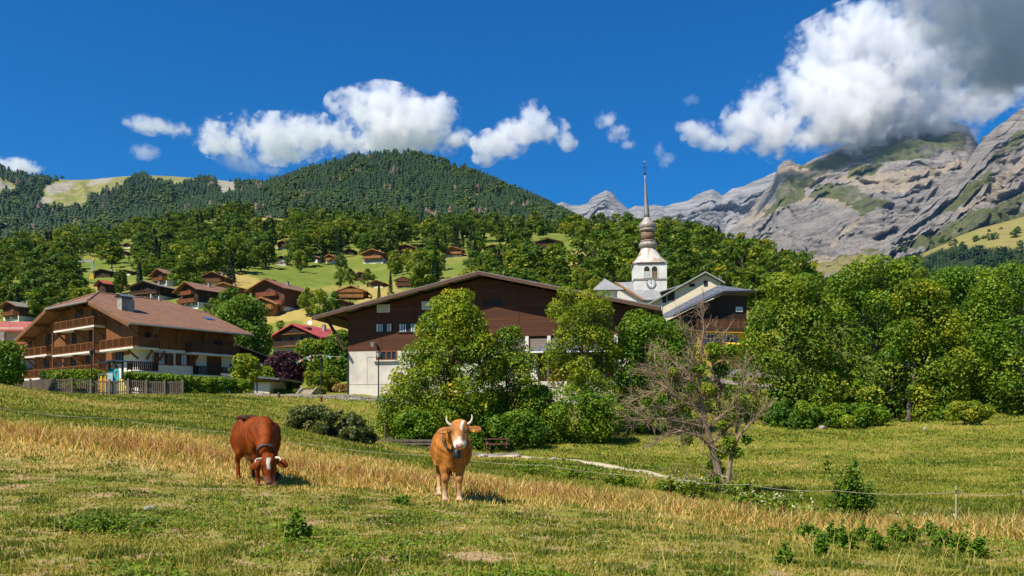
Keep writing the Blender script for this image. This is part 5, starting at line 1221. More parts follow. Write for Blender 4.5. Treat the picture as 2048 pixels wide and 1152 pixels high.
leafy('bush', 'dark bush spreading behind the cow bell', 'bush', 1000, 898, 53, [(820, 960, 1060), (850, 935, 1085), (880, 925, 1090), (898, 930, 1060)], 70, .5, 7000, .18, 6, .07, 8, tint=(.65, .85, .7), crown_name='foliage')
leafy('bush', 'leafy bush hugging the gate behind the cow', 'bush', 845, 902, 52, [(820, 800, 870), (850, 785, 880), (880, 800, 885), (902, 835, 885)], 45, .42, 4800, .16, 7, .06, 6, tint=(.8, 1, .8), crown_name='foliage')
leafy('tree', 'leafy tree overlapping the dark barn', 'tree', 1570, 850, 68, [(548, 1545, 1600), (575, 1515, 1640), (610, 1495, 1655), (650, 1490, 1665), (700, 1478, 1670), (750, 1490, 1690), (800, 1510, 1690), (848, 1520, 1670)], 210, .85, 19500, .24, 8, .24, 26, tint=(.95, 1.0, .85))
leafy('tree', 'biggest broad tree in the row along the mown meadow', 'tree', 1755, 845, 70, [(512, 1730, 1760), (535, 1690, 1830), (570, 1660, 1860), (620, 1645, 1885), (680, 1650, 1905), (740, 1655, 1915), (800, 1660, 1925), (847, 1655, 1915)], 300, .95, 29000, .25, 9, .32, 34, tint=(.88, 1.0, .8))
leafy('tree', 'yellow-topped tree leaning against the biggest broad tree', 'tree', 1815, 842, 67, [(522, 1795, 1835), (550, 1775, 1870), (600, 1790, 1890), (650, 1800, 1915), (720, 1820, 1935), (780, 1825, 1935), (843, 1825, 1930)], 120, .75, 11500, .22, 10, .2, 18, tint=(1.25, 1.12, .8))
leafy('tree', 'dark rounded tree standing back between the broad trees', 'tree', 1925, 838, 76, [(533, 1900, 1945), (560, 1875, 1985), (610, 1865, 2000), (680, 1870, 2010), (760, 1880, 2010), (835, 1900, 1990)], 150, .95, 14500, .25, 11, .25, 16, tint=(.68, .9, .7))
leafy('tree', 'tall leafy tree cut by the frame beyond the meadow', 'tree', 2040, 835, 70, [(523, 1995, 2060), (550, 1970, 2110), (600, 1945, 2130), (670, 1930, 2140), (740, 1925, 2150), (800, 1945, 2140), (833, 1965, 2110)], 230, .9, 22000, .24, 12, .28, 24, tint=(.85, 1.0, .78))
leafy('bush', 'low bramble bush at the foot of the biggest broad tree', 'bush', 1700, 848, 64, [(806, 1670, 1715), (826, 1642, 1775), (847, 1650, 1765)], 32, .45, 4200, .2, 13, .08, 6, tint=(.8, .95, .75), crown_name='foliage')
leafy('bush', 'yellowish scrub between meadow edge and the frame side trees', 'bush', 1930, 842, 63, [(802, 1905, 1945), (822, 1886, 1980), (841, 1892, 1970)], 28, .4, 3400, .19, 14, .07, 6, tint=(1.05, 1.0, .8), crown_name='foliage')
leafy('bush', 'added dark-tinted undergrowth closing the gap between the two broad meadow trees', 'bush', 1800, 845, 73, [(735, 1775, 1825), (770, 1755, 1850), (810, 1745, 1860), (844, 1755, 1850)], 60, .7, 6000, .22, 43, .06, 5, tint=(.55, .75, .6), crown_name='foliage')  # added to hide a pale gap; its dark tint stands in for shade
leafy('bush', 'dark low scrub under the tree that overlaps the barn', 'bush', 1560, 856, 65, [(800, 1550, 1610), (825, 1522, 1640), (856, 1530, 1630)], 40, .5, 5000, .2, 15, .07, 6, tint=(.62, .85, .65), crown_name='foliage')  # tint darkened to stand in for shade at the tree foot
leafy('bush', 'bank scrub below the roadside wall', 'bush', 1465, 838, 70, [(770, 1420, 1500), (800, 1395, 1530), (838, 1400, 1530)], 55, .6, 5200, .22, 16, .06, 5, tint=(.95, 1.0, .8), crown_name='foliage')
leafy('bush', 'hazel bush in front of the yellow barn wall', 'bush', 1375, 800, 84, [(640, 1340, 1360), (680, 1325, 1395), (730, 1320, 1420), (790, 1330, 1420)], 60, .7, 5200, .24, 17, .08, 6, tint=(.75, .95, .75), crown_name='foliage')
leafy('bush', 'sprawling grey-green broom bush on the bank by the gate', 'bush', 660, 886, 47, [(810, 600, 640), (828, 575, 700), (850, 562, 742), (868, 600, 755), (884, 640, 758)], 110, .26, 12500, .15, 18, .05, 16, mt=M_LEAFJ, inner=.1, hollow=.0, crown_name='foliage')
# village side
leafy('tree', 'tall ash tree rising behind the end of the large tiled chalet', 'tree', 490, 745, 128, [(590, 470, 500), (610, 445, 525), (640, 435, 538), (670, 440, 545), (700, 450, 540), (720, 465, 530)], 80, 1.1, 6500, .42, 19, .25, 12, tint=(.78, .95, .95))
leafy('tree', 'small bright yellow-green tree on a thin trunk before the garage', 'tree', 489, 792, 85, [(708, 478, 500), (725, 462, 518), (745, 460, 522), (757, 470, 512)], 42, .5, 3200, .26, 20, .09, 10, tint=(1.35, 1.2, .8))
leafy('tree', 'purple-leaved plum tree in the garden', 'tree', 566, 785, 102, [(703, 550, 590), (720, 538, 605), (745, 528, 608), (765, 532, 604), (776, 545, 590)], 70, .75, 6500, .32, 21, .18, 12, mt=M_LEAFP)
leafy('tree', 'green garden tree in front of the red-roofed chalet', 'tree', 622, 765, 116, [(678, 610, 645), (700, 592, 665), (725, 590, 668), (750, 598, 660), (758, 610, 650)], 70, .8, 5600, .36, 22, .16, 10, tint=(.95, 1.0, .85))
leafy('tree', 'tall garden tree close to the white corner of the hall', 'tree', 676, 770, 112, [(660, 668, 694), (685, 655, 700), (715, 650, 702), (745, 655, 700), (768, 665, 698)], 70, .75, 5600, .36, 23, .16, 10, tint=(.85, 1.0, .8))
leafy('bush', 'clipped yellow-green umbrella shaped shrub by the steps', 'bush', 630, 778, 96, [(742, 612, 648), (750, 607, 656), (762, 608, 656), (772, 615, 645)], 30, .5, 2600, .24, 24, .1, 6, tint=(1.25, 1.12, .9), crown_name='foliage')
leafy('bush', 'rounded red-tipped garden shrub at the pavement edge', 'bush', 630, 793, 90, [(772, 620, 640), (780, 613, 652), (793, 615, 650)], 20, .4, 2000, .2, 25, .05, 4, tint=(1.05, .9, .8), crown_name='foliage')
leafy('bush', 'orange-brown shrub beyond the umbrella shaped one', 'bush', 662, 782, 98, [(757, 650, 672), (768, 645, 678), (782, 648, 676)], 20, .42, 1800, .22, 26, .05, 4, tint=(1.5, .95, .75), crown_name='foliage')
leafy('grass_clump', 'golden ornamental grass against the white hall wall', 'grass clump', 684, 784, 93, [(768, 676, 698), (776, 668, 702), (784, 672, 702)], 16, .4, 1500, .26, 27, .03, 0, mt=M_LEAFG, trunk=False, crown_name='foliage')
leafy('bush', 'low green bedding shrubs under the purple plum', 'bush', 565, 793, 94, [(778, 535, 595), (786, 530, 600), (793, 532, 600)], 40, .42, 3600, .22, 28, .04, 4, tint=(.95, 1, .8), crown_name='foliage')
leafy('bush', 'yellow-green shrub behind the flat-roofed garage', 'bush', 527, 770, 100, [(732, 520, 540), (745, 512, 545), (760, 515, 548), (770, 520, 540)], 24, .55, 2000, .26, 29, .06, 5, tint=(1.25, 1.15, .8), crown_name='foliage')
leafy('bush', 'dark clipped yew column beside the purple plum', 'bush', 577, 786, 97, [(762, 572, 584), (775, 570, 588), (786, 571, 588)], 12, .4, 1200, .22, 30, .05, 3, tint=(.5, .7, .6), crown_name='foliage')
leafy('hedge', 'big dark rounded laurel hedge at the frame edge above the pasture', 'hedge', 5, 770, 70, [(682, -20, 25), (700, -45, 42), (730, -60, 46), (760, -60, 44), (770, -50, 40)], 70, .7, 8500, .22, 31, .08, 6, tint=(.62, .85, .6), crown_name='foliage')
def hedge(label, a, b, top, Y0, Y1, row0, row1, thick, nleaf, seed, tint):
    """Clipped hedge between two photo columns."""
    rng = np.random.default_rng(seed); p0 = np.array(P(a, row0, Y0)); p1 = np.array(P(b, row1, Y1)); h0 = (row0 - top[0]) / F * Y0; h1 = (row1 - top[1]) / F * Y1
    n = 120; B = []
    for i in range(n):
        t = rng.random(); h = h0 + (h1 - h0) * t; q = rng.uniform(.32, .5); B.append((*(p0 + (p1 - p0) * t + np.array([0, rng.uniform(0, thick), max(q * .6, (h - q) * rng.random() ** .5)])), q))
    for t in np.linspace(0, 1, 60): h = h0 + (h1 - h0) * t; q = .42; B.append((*(p0 + (p1 - p0) * t + np.array([0, rng.uniform(0, thick), h - q * rng.uniform(.8, 1.1)])), q))
    r = empty('hedge', tuple(p0), 0, label, 'hedge'); V, Fc, rn = crown_leaves(B, nleaf, .17, rng, .6)
    mesh_np('foliage', V - p0, Fc, M_LEAF, dict(rnd=rn), parent=r).color = (*tint, 1)
    m = MB()
    for t in np.linspace(.03, .97, 18): q = (p1 - p0) * t; m.tube([(q[0], q[1] + thick / 2, q[2] - .2), (q[0], q[1] + thick / 2, q[2] + (h0 + (h1 - h0) * t) * .7)], [.04, .02], 5)
    m.build('stem', [M_BARK], r)
hedge('long clipped bright green hedge running past the fence to the garage', 245, 497, (742, 757), 79, 84, 788, 795, 1.0, 30000, 41, (.9, 1.05, .75))
hedge('clipped hedge behind the picnic table under the chalet terrace', 84, 190, (740, 737), 82, 80, 786, 787, 1.0, 13000, 42, (1.0, 1.08, .75))

# ------------------------------------------------------------------ the half-dead tree at the stream
def dead_tree():
    Y0 = 30.0; s = Y0 / F; base = np.array(P(1448, 986, Y0)); rng = np.random.default_rng(77)
    r = empty('dead_tree', tuple(base), 0, 'half-dead grey tree with bare tangled twigs by the stream', 'tree'); W = lambda px, py, dy=0: np.array([(px - CX) * s, Y0 + dy, (HZ - py) * s]) - base
    limbs = [([(1448, 992), (1441, 955), (1428, 905), (1413, 856), (1405, 812), (1400, 762), (1402, 704), (1409, 655), (1404, 616)], .15, 0),
             ([(1452, 990), (1457, 938), (1463, 902), (1472, 872), (1492, 848), (1512, 828), (1534, 812)], .10, -.4),
             ([(1426, 900), (1396, 872), (1352, 862), (1312, 876), (1288, 892)], .055, -.8), ([(1413, 858), (1372, 846), (1322, 836), (1272, 842), (1244, 836)], .065, -.5), ([(1407, 822), (1372, 794), (1332, 782), (1292, 792), (1258, 806)], .06, .6),
             ([(1403, 792), (1372, 744), (1342, 712), (1320, 690)], .05, .4), ([(1401, 760), (1382, 704), (1366, 664), (1358, 640)], .04, -.3), ([(1405, 802), (1440, 762), (1456, 704), (1450, 660)], .055, .5), ([(1413, 852), (1450, 822), (1476, 782), (1482, 722)], .06, -.6),
             ([(1428, 884), (1470, 852), (1502, 842)], .05, .7), ([(1460, 905), (1445, 850), (1440, 800), (1432, 740), (1428, 690)], .06, .4), ([(1410, 830), (1350, 800), (1300, 762), (1275, 745)], .045, -1.0), ([(1470, 872), (1480, 830), (1500, 790), (1512, 762)], .045, .5), ([(1440, 945), (1400, 955), (1370, 965), (1340, 950)], .035, -.7), ([(1405, 805), (1360, 815), (1310, 812), (1280, 822)], .045, 1.0), ([(1402, 770), (1350, 752), (1310, 735), (1290, 742)], .04, -.4)]
    t = MB(); br = MB(); tw = MB(); tips = []
    for li, (pts, r0, dd) in enumerate(limbs):
        n = len(pts); q = [W(x, y, dd * i / (n - 1) * 1.3) + rng.normal(0, .02, 3) for i, (x, y) in enumerate(pts)]
        rr = [r0 * (1 - .88 * i / (n - 1)) for i in range(n)]
        if li == 0: rr[0] *= 1.5
        if li == 1: rr[0] *= 1.4
        (t if li < 2 else br).tube(q, rr, 8 if li < 2 else 6)
        L = 0
        for i in range(n - 1):
            seg = q[i + 1] - q[i]; ln = np.linalg.norm(seg); k = int(ln / .046) if (li > 1 or i > 2) else 1
            for j in range(k):
                p = q[i] + seg * rng.random(); d = seg / ln + rng.normal(0, .75, 3) + np.array([0, 0, .25]); d /= np.linalg.norm(d); l = rng.uniform(.25, .95)
                a = p + d * l * .5 + rng.normal(0, .04, 3); d2 = d + rng.normal(0, .4, 3); b = a + d2 / np.linalg.norm(d2) * l * .5
                w0 = min(.009, rr[i] * .3) + .0035; tw.tube([p, a, b], [w0, w0 * .7, w0 * .35], 4, cap=False); tips.append((a + b) / 2)
                for _ in range(3):
                    d3 = d + rng.normal(0, .7, 3); d3 /= np.linalg.norm(d3); tw.tube([a, a + d3 * l * .45], [w0 * .55, w0 * .25], 3, cap=False)
    t.build('trunk', [M_BARKG], r); br.build('branch', [M_BARKG], r); tw.build('twigs', [M_BARKG], r)
    # the few live sprays: up the main stem, low on the fork, one patch near the top
    B = [(*W(x, y, rng.uniform(-.4, .4)), q) for x, y, q in ((1442, 905, .3), (1455, 885, .28), (1432, 930, .26), (1470, 905, .22), (1440, 850, .2), (1412, 780, .26), (1395, 740, .24), (1445, 740, .36), (1465, 700, .32), (1440, 775, .28), (1480, 755, .25), (1370, 820, .2), (1430, 960, .22), (1490, 880, .2), (1380, 775, .22), (1345, 745, .2), (1425, 715, .25))]
    B += [(*W(x, y, rng.uniform(-.6, .6)), q) for x, y, q in ((1360, 800, .3), (1335, 850, .26), (1400, 850, .3), (1460, 830, .3), (1480, 800, .28), (1420, 700, .28), (1300, 800, .2), (1350, 700, .2), (1500, 840, .2), (1450, 950, .3), (1420, 960, .3), (1380, 880, .24))]
    V, Fc, rn = crown_leaves(B, 9000, .08, rng, .1); mesh_np('leaves', V, Fc, M_LEAF, dict(rnd=rn), parent=r).color = (1.05, 1.1, .8, 1)
dead_tree()

# ------------------------------------------------------------------ trees of the village slope
def proto_crown(rng, h, w, kind, nblob, n, size):
    B = []
    while len(B) < nblob:
        t = rng.random(); rr = {'round': math.sqrt(max(0, 1 - (2 * t - .95) ** 2)), 'tall': (1 - t) ** .45 * min(1, t * 4 + .25), 'spreading': math.sqrt(max(0, 1 - (1.7 * t - .75) ** 2)), 'slim': math.sqrt(max(0, 1 - (2 * t - 1) ** 2)) * .8}[kind]
        a = rng.random() * 6.283; q = rng.random() ** .4 * rr * w * .5
        B.append((q * math.cos(a), q * math.sin(a), h * (.16 + .78 * t), h * rng.uniform(.07, .13)))
    return crown_leaves(np.array(B), n, size, rng, .45) + (np.array(B),)
_kinds = ['round', 'round', 'tall', 'spreading', 'slim', 'round', 'tall', 'spreading']
PROTO = []; PROTO_LO = []
for i, k in enumerate(_kinds):
    rng = np.random.default_rng(300 + i); w = {'round': 9, 'tall': 8, 'spreading': 10.5, 'slim': 6.5}[k]
    V, Fc, rn, B = proto_crown(rng, 11, w, k, 46, 2300, .58); tr = trunk_mesh(np.zeros(3), B, rng, .22, 8)
    V2, Fc2, rn2, _ = proto_crown(np.random.default_rng(300 + i), 11, w, k, 34, 620, .95)
    cm = mesh_np('crown', V, Fc, M_LEAF, dict(rnd=rn)); tm = tr.build('trunk', [M_BARK]); PROTO.append((cm.data, tm.data, k)); bpy.data.objects.remove(cm); bpy.data.objects.remove(tm); PROTO_LO.append((V2, Fc2, rn2))
CPROTO = []
for i in range(4):
    rng = np.random.default_rng(350 + i); n = 1100; t = rng.random(n) ** .8; a = rng.random(n) * 6.283; r_ = (1 - t) ** .85 * 2.5 * (.6 + .4 * np.cos(t * 60) ** 2) * rng.uniform(.55, 1.05, n) + .08
    Pc = np.stack([r_ * np.cos(a), r_ * np.sin(a), 1 + 13 * t - .28 * r_], 1); V, Fc = leaf_quads(Pc, np.stack([np.cos(a) * .6, np.sin(a) * .6, np.ones(n)], 1) + rng.normal(0, .3, (n, 3)), .75, rng, .3, 2.2)
    cm = mesh_np('crown', V, Fc, M_LEAFC, dict(rnd=np.repeat(np.clip(rng.normal(.5, .2, n), 0, 1), 4))); tm = MB().tube([(0, 0, -.4), (0, 0, 6), (0, 0, 13.5)], [.25, .16, .03], 6).build('trunk', [M_BARK]); CPROTO.append((cm.data, tm.data)); bpy.data.objects.remove(cm); bpy.data.objects.remove(tm)
MARKS = [(200, 640, 'the large tiled chalet'), (536, 610, 'the balconied brown chalet'), (526, 625, 'the honey log chalet'), (377, 600, 'the chalet with blank black side wall'), (449, 585, 'the low honey wood chalet'), (426, 568, 'the little stone chalet'), (320, 563, 'the long orange tile roof'), (290, 590, 'the wide grey-roofed chalet'), (203, 575, 'the bright red hut roof'), (205, 550, 'the dark crane-side barn'), (251, 546, 'the tan roofed cabin'), (22, 630, 'the stone chalet at the frame edge'), (703, 590, 'the broad pale-gabled chalet'), (754, 570, 'the small straw bank chalet'), (808, 568, 'the two tier chalet'), (722, 555, 'the hidden brown roof'), (746, 515, 'the three storey chalet'), (811, 500, 'the pale orange gable'), (845, 496, 'the hedge cabin'), (904, 503, 'the wide orange chalet'), (986, 498, 'the low brown chalet'), (1096, 490, 'the silvery roof'), (566, 490, 'the red painted chalet'), (563, 520, 'the white cottage'), (645, 520, 'the blue shuttered cabin'), (254, 492, 'the pinkish orchard house'), (417, 450, 'the lone wood hut'), (1300, 540, 'the church tower'), (1237, 565, 'the slate apse roof'), (1410, 570, 'the cream house'), (1470, 600, 'the blackened barn'), (957, 545, 'the hall ridge'), (1152, 520, 'the straw field strip'), (535, 440, 'the high straw clearing'), (185, 530, 'the crane'), (850, 430, 'the upper straw clearing'), (1600, 510, 'the end of the wooded knoll'), (1500, 480, 'the knoll above the barn'), (1380, 450, 'the knoll behind the spire'), (1220, 440, 'the wood top beside the spire')]
_used = set()
def tree_label(px, row, kind, tone, size):
    d = sorted((math.hypot((px - a) * .8, (row - b) * 1.6), n, a, b) for a, b, n in MARKS)
    rel = lambda k: 'uphill of' if d[k][3] > row + 6 and abs(px - d[k][2]) < 60 else ('downhill of' if d[k][3] < row - 14 and abs(px - d[k][2]) < 60 else 'near')
    c = [f'{size} {tone} {kind} tree {rel(0)} {d[0][1]}'] + [f'{size} {tone} {kind} tree between {d[0][1]} and {d[j][1]}' for j in (1, 2, 3)] + [f'{tone} {kind} tree between {d[i][1]} and {d[j][1]}' for i in (1, 2) for j in (2, 3, 4) if i < j]
    for t in c:
        if t not in _used and len(t.split()) <= 16: _used.add(t); return t
    return c[0]
TONES = [('dark green', (.54, .66, .60)), ('mid green', (.76, .82, .72)), ('light green', (1.1, 1.0, .75)), ('bluish green', (.58, .72, 1.05))]
def slope_tree(px, row, Y, hpx, kind, label=None, tone=None, parts=True, seed=0, cat='tree', wide=1.0):
    rng = random.Random(seed); h = hpx / F * Y
    O = P(px, row, Y)
    if kind == 'conifer': cd, td = CPROTO[seed % 4]; k = h / 14.0; nm = 'conifer'
    else:
        ids = [i for i, q in enumerate(_kinds) if q == kind]; cd, td, _ = PROTO[ids[seed % len(ids)]]; k = h / 10.9; nm = 'broadleaf_tree'
    r = empty(nm, O, rng.random() * 6.28); wide *= 1.0 if kind == 'conifer' else 1.22; r.scale = (k * wide, k * wide, k)
    c = bpy.data.objects.new('crown', cd); link(c, r); t = bpy.data.objects.new('trunk', td); link(t, r)
    c.color = (*(tone or (1, 1, 1)), 1)
    tag(r, label, cat, 'trees on the village slope'); return r
# trees that stand out by themselves on the meadow and among the chalets
SOLO = [(600, 545, 46, 'round', 'lone spreading tree in the middle of the green meadow', 2, 290), (683, 548, 42, 'round', 'loose grey-green tree alone on the meadow below the three storey chalet', 3, 335), (602, 552, 0, '', '', 0, 0),
        (860, 545, 55, 'round', 'dark round tree at the edge of the meadow clump', 0, 330), (815, 548, 50, 'round', 'light green tree in the meadow clump', 2, 325), (835, 550, 52, 'round', 'mid green tree in the meadow clump', 1, 322), (790, 552, 46, 'tall', 'bright tall tree in the meadow clump', 2, 318), (878, 556, 34, 'round', 'low dark tree below the meadow clump', 0, 312),
        (942, 524, 64, 'conifer', 'tall dark conifer beside the wide orange chalet', 0, 365), (781, 584, 42, 'conifer', 'dark conifer between the hedge chalets above the hall roof', 0, 280), (758, 604, 40, 'conifer', 'small dark conifer in the straw bank', 0, 245), (782, 606, 24, 'round', 'rounded shrub-like tree beside the straw bank conifer', 1, 240),
        (640, 640, 62, 'round', 'big round tree in front of the broad pale-gabled chalet', 2, 178), (615, 632, 56, 'round', 'yellow-green round tree beside the balconied brown chalet', 2, 182), (668, 628, 46, 'tall', 'dark tall tree close to the broad pale-gabled chalet', 0, 186), (655, 640, 30, 'spreading', 'low bushy tree below the broad pale-gabled chalet', 1, 176),
        (560, 660, 20, 'spreading', 'low shrubby tree below the honey log chalet', 1, 166), (700, 572, 34, 'round', 'round dark tree over the hidden brown roof', 0, 286), (680, 575, 34, 'round', 'round mid green tree over the hidden brown roof', 1, 284), (735, 574, 36, 'round', 'dark round tree near the small straw bank chalet', 0, 288),
        (468, 571, 38, 'conifer', 'pointed conifer at the meadow corner above the stone chalet', 0, 285), (475, 640, 40, 'round', 'leafy tree beside the balconied brown chalet wall', 1, 170), (420, 640, 34, 'spreading', 'spreading tree over the roof ridge of the large tiled chalet', 1, 160), (440, 622, 24, 'round', 'round tree under the low honey wood chalet', 2, 200),
        (1160, 585, 50, 'round', 'yellow-green tree right behind the hall roof slope', 2, 118), (1190, 592, 42, 'round', 'bright round tree between hall roof and slate apse roof', 2, 112), (1120, 548, 60, 'round', 'large round tree below the silvery roof', 0, 300), (1070, 548, 56, 'round', 'dark leafy tree above the hall ridge', 0, 302), (1035, 540, 52, 'round', 'mid green tree above the hall ridge', 1, 308), (1000, 534, 46, 'round', 'light green tree below the low brown chalet', 2, 316), (1090, 552, 40, 'spreading', 'spreading tree just above the hall roof line', 1, 288),
        (240, 590, 52, 'tall', 'tall conifer-like poplar between the red hut roof and the grey-roofed chalet', 0, 240), (143, 560, 60, 'conifer', 'dark conifer on the crane field edge', 0, 300), (273, 600, 30, 'conifer', 'small dark conifer before the wide grey-roofed chalet', 0, 205)]
_occ = []
for i, (px, row, hp, kind, lab, tn, Y) in enumerate(SOLO):
    if not kind: continue
    Y1 = ysolve(px, row, Y); slope_tree(px, row, Y1, hp, kind, lab, TONES[tn][1] if kind != 'conifer' else (1, 1, 1), seed=i, wide=.62 if kind in ('round', 'spreading') and hp > 40 else .8); _occ.append((px, row, hp * .32, Y1))
OPEN = [(156, 514, 205, 556), (492, 538, 780, 572), (600, 548, 830, 566), (882, 517, 940, 552), (1143, 504, 1165, 540), (505, 431, 570, 440), (545, 632, 690, 668), (700, 575, 790, 600), (832, 425, 866, 432), (470, 547, 530, 570), (196, 556, 270, 562), (890, 530, 935, 560), (1130, 545, 1160, 558), (235, 506, 262, 512)]
def scatter():
    rng = np.random.default_rng(99); acc = []
    cand = []
    for _ in range(90000):
        px = rng.uniform(-140, 1830); Y = math.exp(rng.uniform(math.log(118), math.log(800)))
        cand.append((px, Y))
    cand = np.array(cand); x = (cand[:, 0] - CX) / F * cand[:, 1]; z = gz(x, cand[:, 1]); rows = HZ - z / cand[:, 1] * F
    acc_px = []; acc_row = []; acc_w = []
    for (px, Y), row in zip(cand, rows):
        h = rng.uniform(8.5, 13.5) * (.8 if Y < 220 else 1); con = rng.random() < (.03 + .16 * (Y > 580)) + .10 * (fbm([px / 70], [row / 40], 2, 5)[0] > .25)
        hp = h / Y * F * (.95 if con else 1); wp = hp * (.30 if con else .62); top = row - hp
        if px > 1640 and Y < 330: continue
        if px < 430 and Y < (186 if px < 175 else 218): continue
        if px < 360 and Y < 330: hp *= .78; wp *= .9; top = row - hp
        if Y < 150 and px > 480: continue
        if Y < 185 and px > 700: continue
        if Y > 640 and px > 1200: continue
        if row > 655: continue
        bad = False
        for x0, y0, x1, y1, Yp in PROTECT:
            if Y < Yp + 4 and px + wp * .45 > x0 and px - wp * .45 < x1 and row > y0 and top + hp * .12 < y1: bad = True; break
        if bad: continue
        for x0, y0, x1, y1 in OPEN:
            if px + wp * .3 > x0 and px - wp * .3 < x1 and row > y0 and top + hp * .10 < y1: bad = True; break
        if bad: continue
        if acc_px:
            dx = (np.array(acc_px) - px) / (np.array(acc_w) + wp); dy = (np.array(acc_row) - row) / ((np.array(acc_w) + wp) * .36)
            if (dx * dx * (13 if px > 500 else 23) + dy * dy * (3 if px > 500 else 6) < 1).any(): continue
        acc_px.append(px); acc_row.append(row); acc_w.append(wp); acc.append((px, row, Y, hp, con))
    return acc
_sc = scatter()
_sc.sort(key=lambda t: -(t[3] if 0 < t[0] < 1700 else -1))
nb_ = nc_ = 0; rest = []
_rr = random.Random(3)
for i, (px, row, Y, hp, con) in enumerate(_sc):
    inside = -10 < px < 1700
    if con and nc_ < 90 and inside:
        nc_ += 1; slope_tree(px, row, Y, hp, 'conifer', tree_label(px, row, 'pointed', 'dark', 'tall' if hp > 42 else 'small'), (1, 1, 1), seed=i)
    elif not con and nb_ < 265 and inside:
        nb_ += 1; kind = _rr.choice(_kinds); tn = _rr.choices([0, 1, 2, 3], [4, 4, 2, 2])[0]
        slope_tree(px, row, Y, hp, kind, tree_label(px, row, kind, TONES[tn][0], 'large' if hp > 50 else ('medium' if hp > 34 else 'small')), TONES[tn][1], seed=i)
    else: rest.append((px, row, Y, hp, con))
def far_wood():
    Vs = []; Fs = []; R = []; off = 0; rng = np.random.default_rng(4); Vc = []; Fcn = []; Rc = []; offc = 0
    for i, (px, row, Y, hp, con) in enumerate(rest):
        O = np.array(P(px, row, Y)); h = hp / F * Y; a = rng.random() * 6.28; c, s = math.cos(a), math.sin(a); M = np.array([[c, -s, 0], [s, c, 0], [0, 0, 1]])
        if con:
            me = CPROTO[i % 4][0]; n = 1100; sel = rng.choice(n, 260, replace=False); v = np.empty(len(me.vertices) * 3, np.float32); me.vertices.foreach_get('co', v); v = v.reshape(n, 4, 3)[sel]; v = v.mean(1, keepdims=True) + (v - v.mean(1, keepdims=True)) * 1.9
            v = v.reshape(-1, 3) @ M.T * (h / 14) + O; Vc.append(v); Fcn.append(np.arange(len(v)).reshape(-1, 4) + offc); offc += len(v); Rc.append(np.clip(np.repeat(rng.normal(.5, .2, 260), 4), 0, 1))
        else:
            V, Fc, rn = PROTO_LO[i % 8]; v = V @ M.T * (h / 10.9) + O; Vs.append(v); Fs.append(Fc + off); off += len(v); R.append(np.clip(rn + rng.normal(-.04, .13), 0, 1))
    if Vs: tag(mesh_np('distant_wood', np.concatenate(Vs), np.concatenate(Fs), M_LEAF, dict(rnd=np.concatenate(R))), kind='stuff').color = (.64, .72, .66, 1)
    if Vc: tag(mesh_np('distant_conifer_wood', np.concatenate(Vc), np.concatenate(Fcn), M_LEAFC, dict(rnd=np.concatenate(Rc))), kind='stuff')
far_wood()
print('slope trees', nb_, nc_, 'rest', len(rest))
# scattered trees of the golden alp
_rr = random.Random(6)
for i, (px, row, hp, lab) in enumerate([(1952, 485, 15, 'rounded dark tree, largest on the open golden alp'), (1968, 480, 10, 'small tree beside the largest alp tree'), (1980, 478, 13, 'round tree in the row of three on the alp'), (1990, 477, 13, 'dense tree in the row of three on the alp'), (2030, 474, 17, 'tall tree pair at the frame edge of the alp'), (2036, 466, 14, 'upper tree of the pair at the frame edge'), (1978, 464, 7, 'tiny bush tree high on the alp'), (2002, 461, 8, 'small bush tree on the upper alp slope'), (2040, 495, 15, 'tree standing right above the dark alp wood'), (1925, 494, 12, 'pointed tree breaking the edge of the alp wood'), (1862, 488, 9, 'bushy tree on the alp rim'), (1885, 487, 14, 'broad tree on the alp rim'), (1905, 492, 16, 'dark tree group on the alp rim'), (1810, 505, 12, 'first tree at the low tip of the alp')]):
    X, Y, Z, PX, row_ = ALP_GRID; k = np.argmin((PX - px) ** 2 + (row_ - row) ** 2 + 1e6 * (np.arange(X.shape[0])[:, None] > 63)); Yh = float(Y.ravel()[k])
    r = slope_tree(px, row + 1, Yh, hp, _rr.choice(['round', 'spreading', 'round']), lab, (.5, .72, .62), seed=i); r['group'] = 'trees on the golden alp'
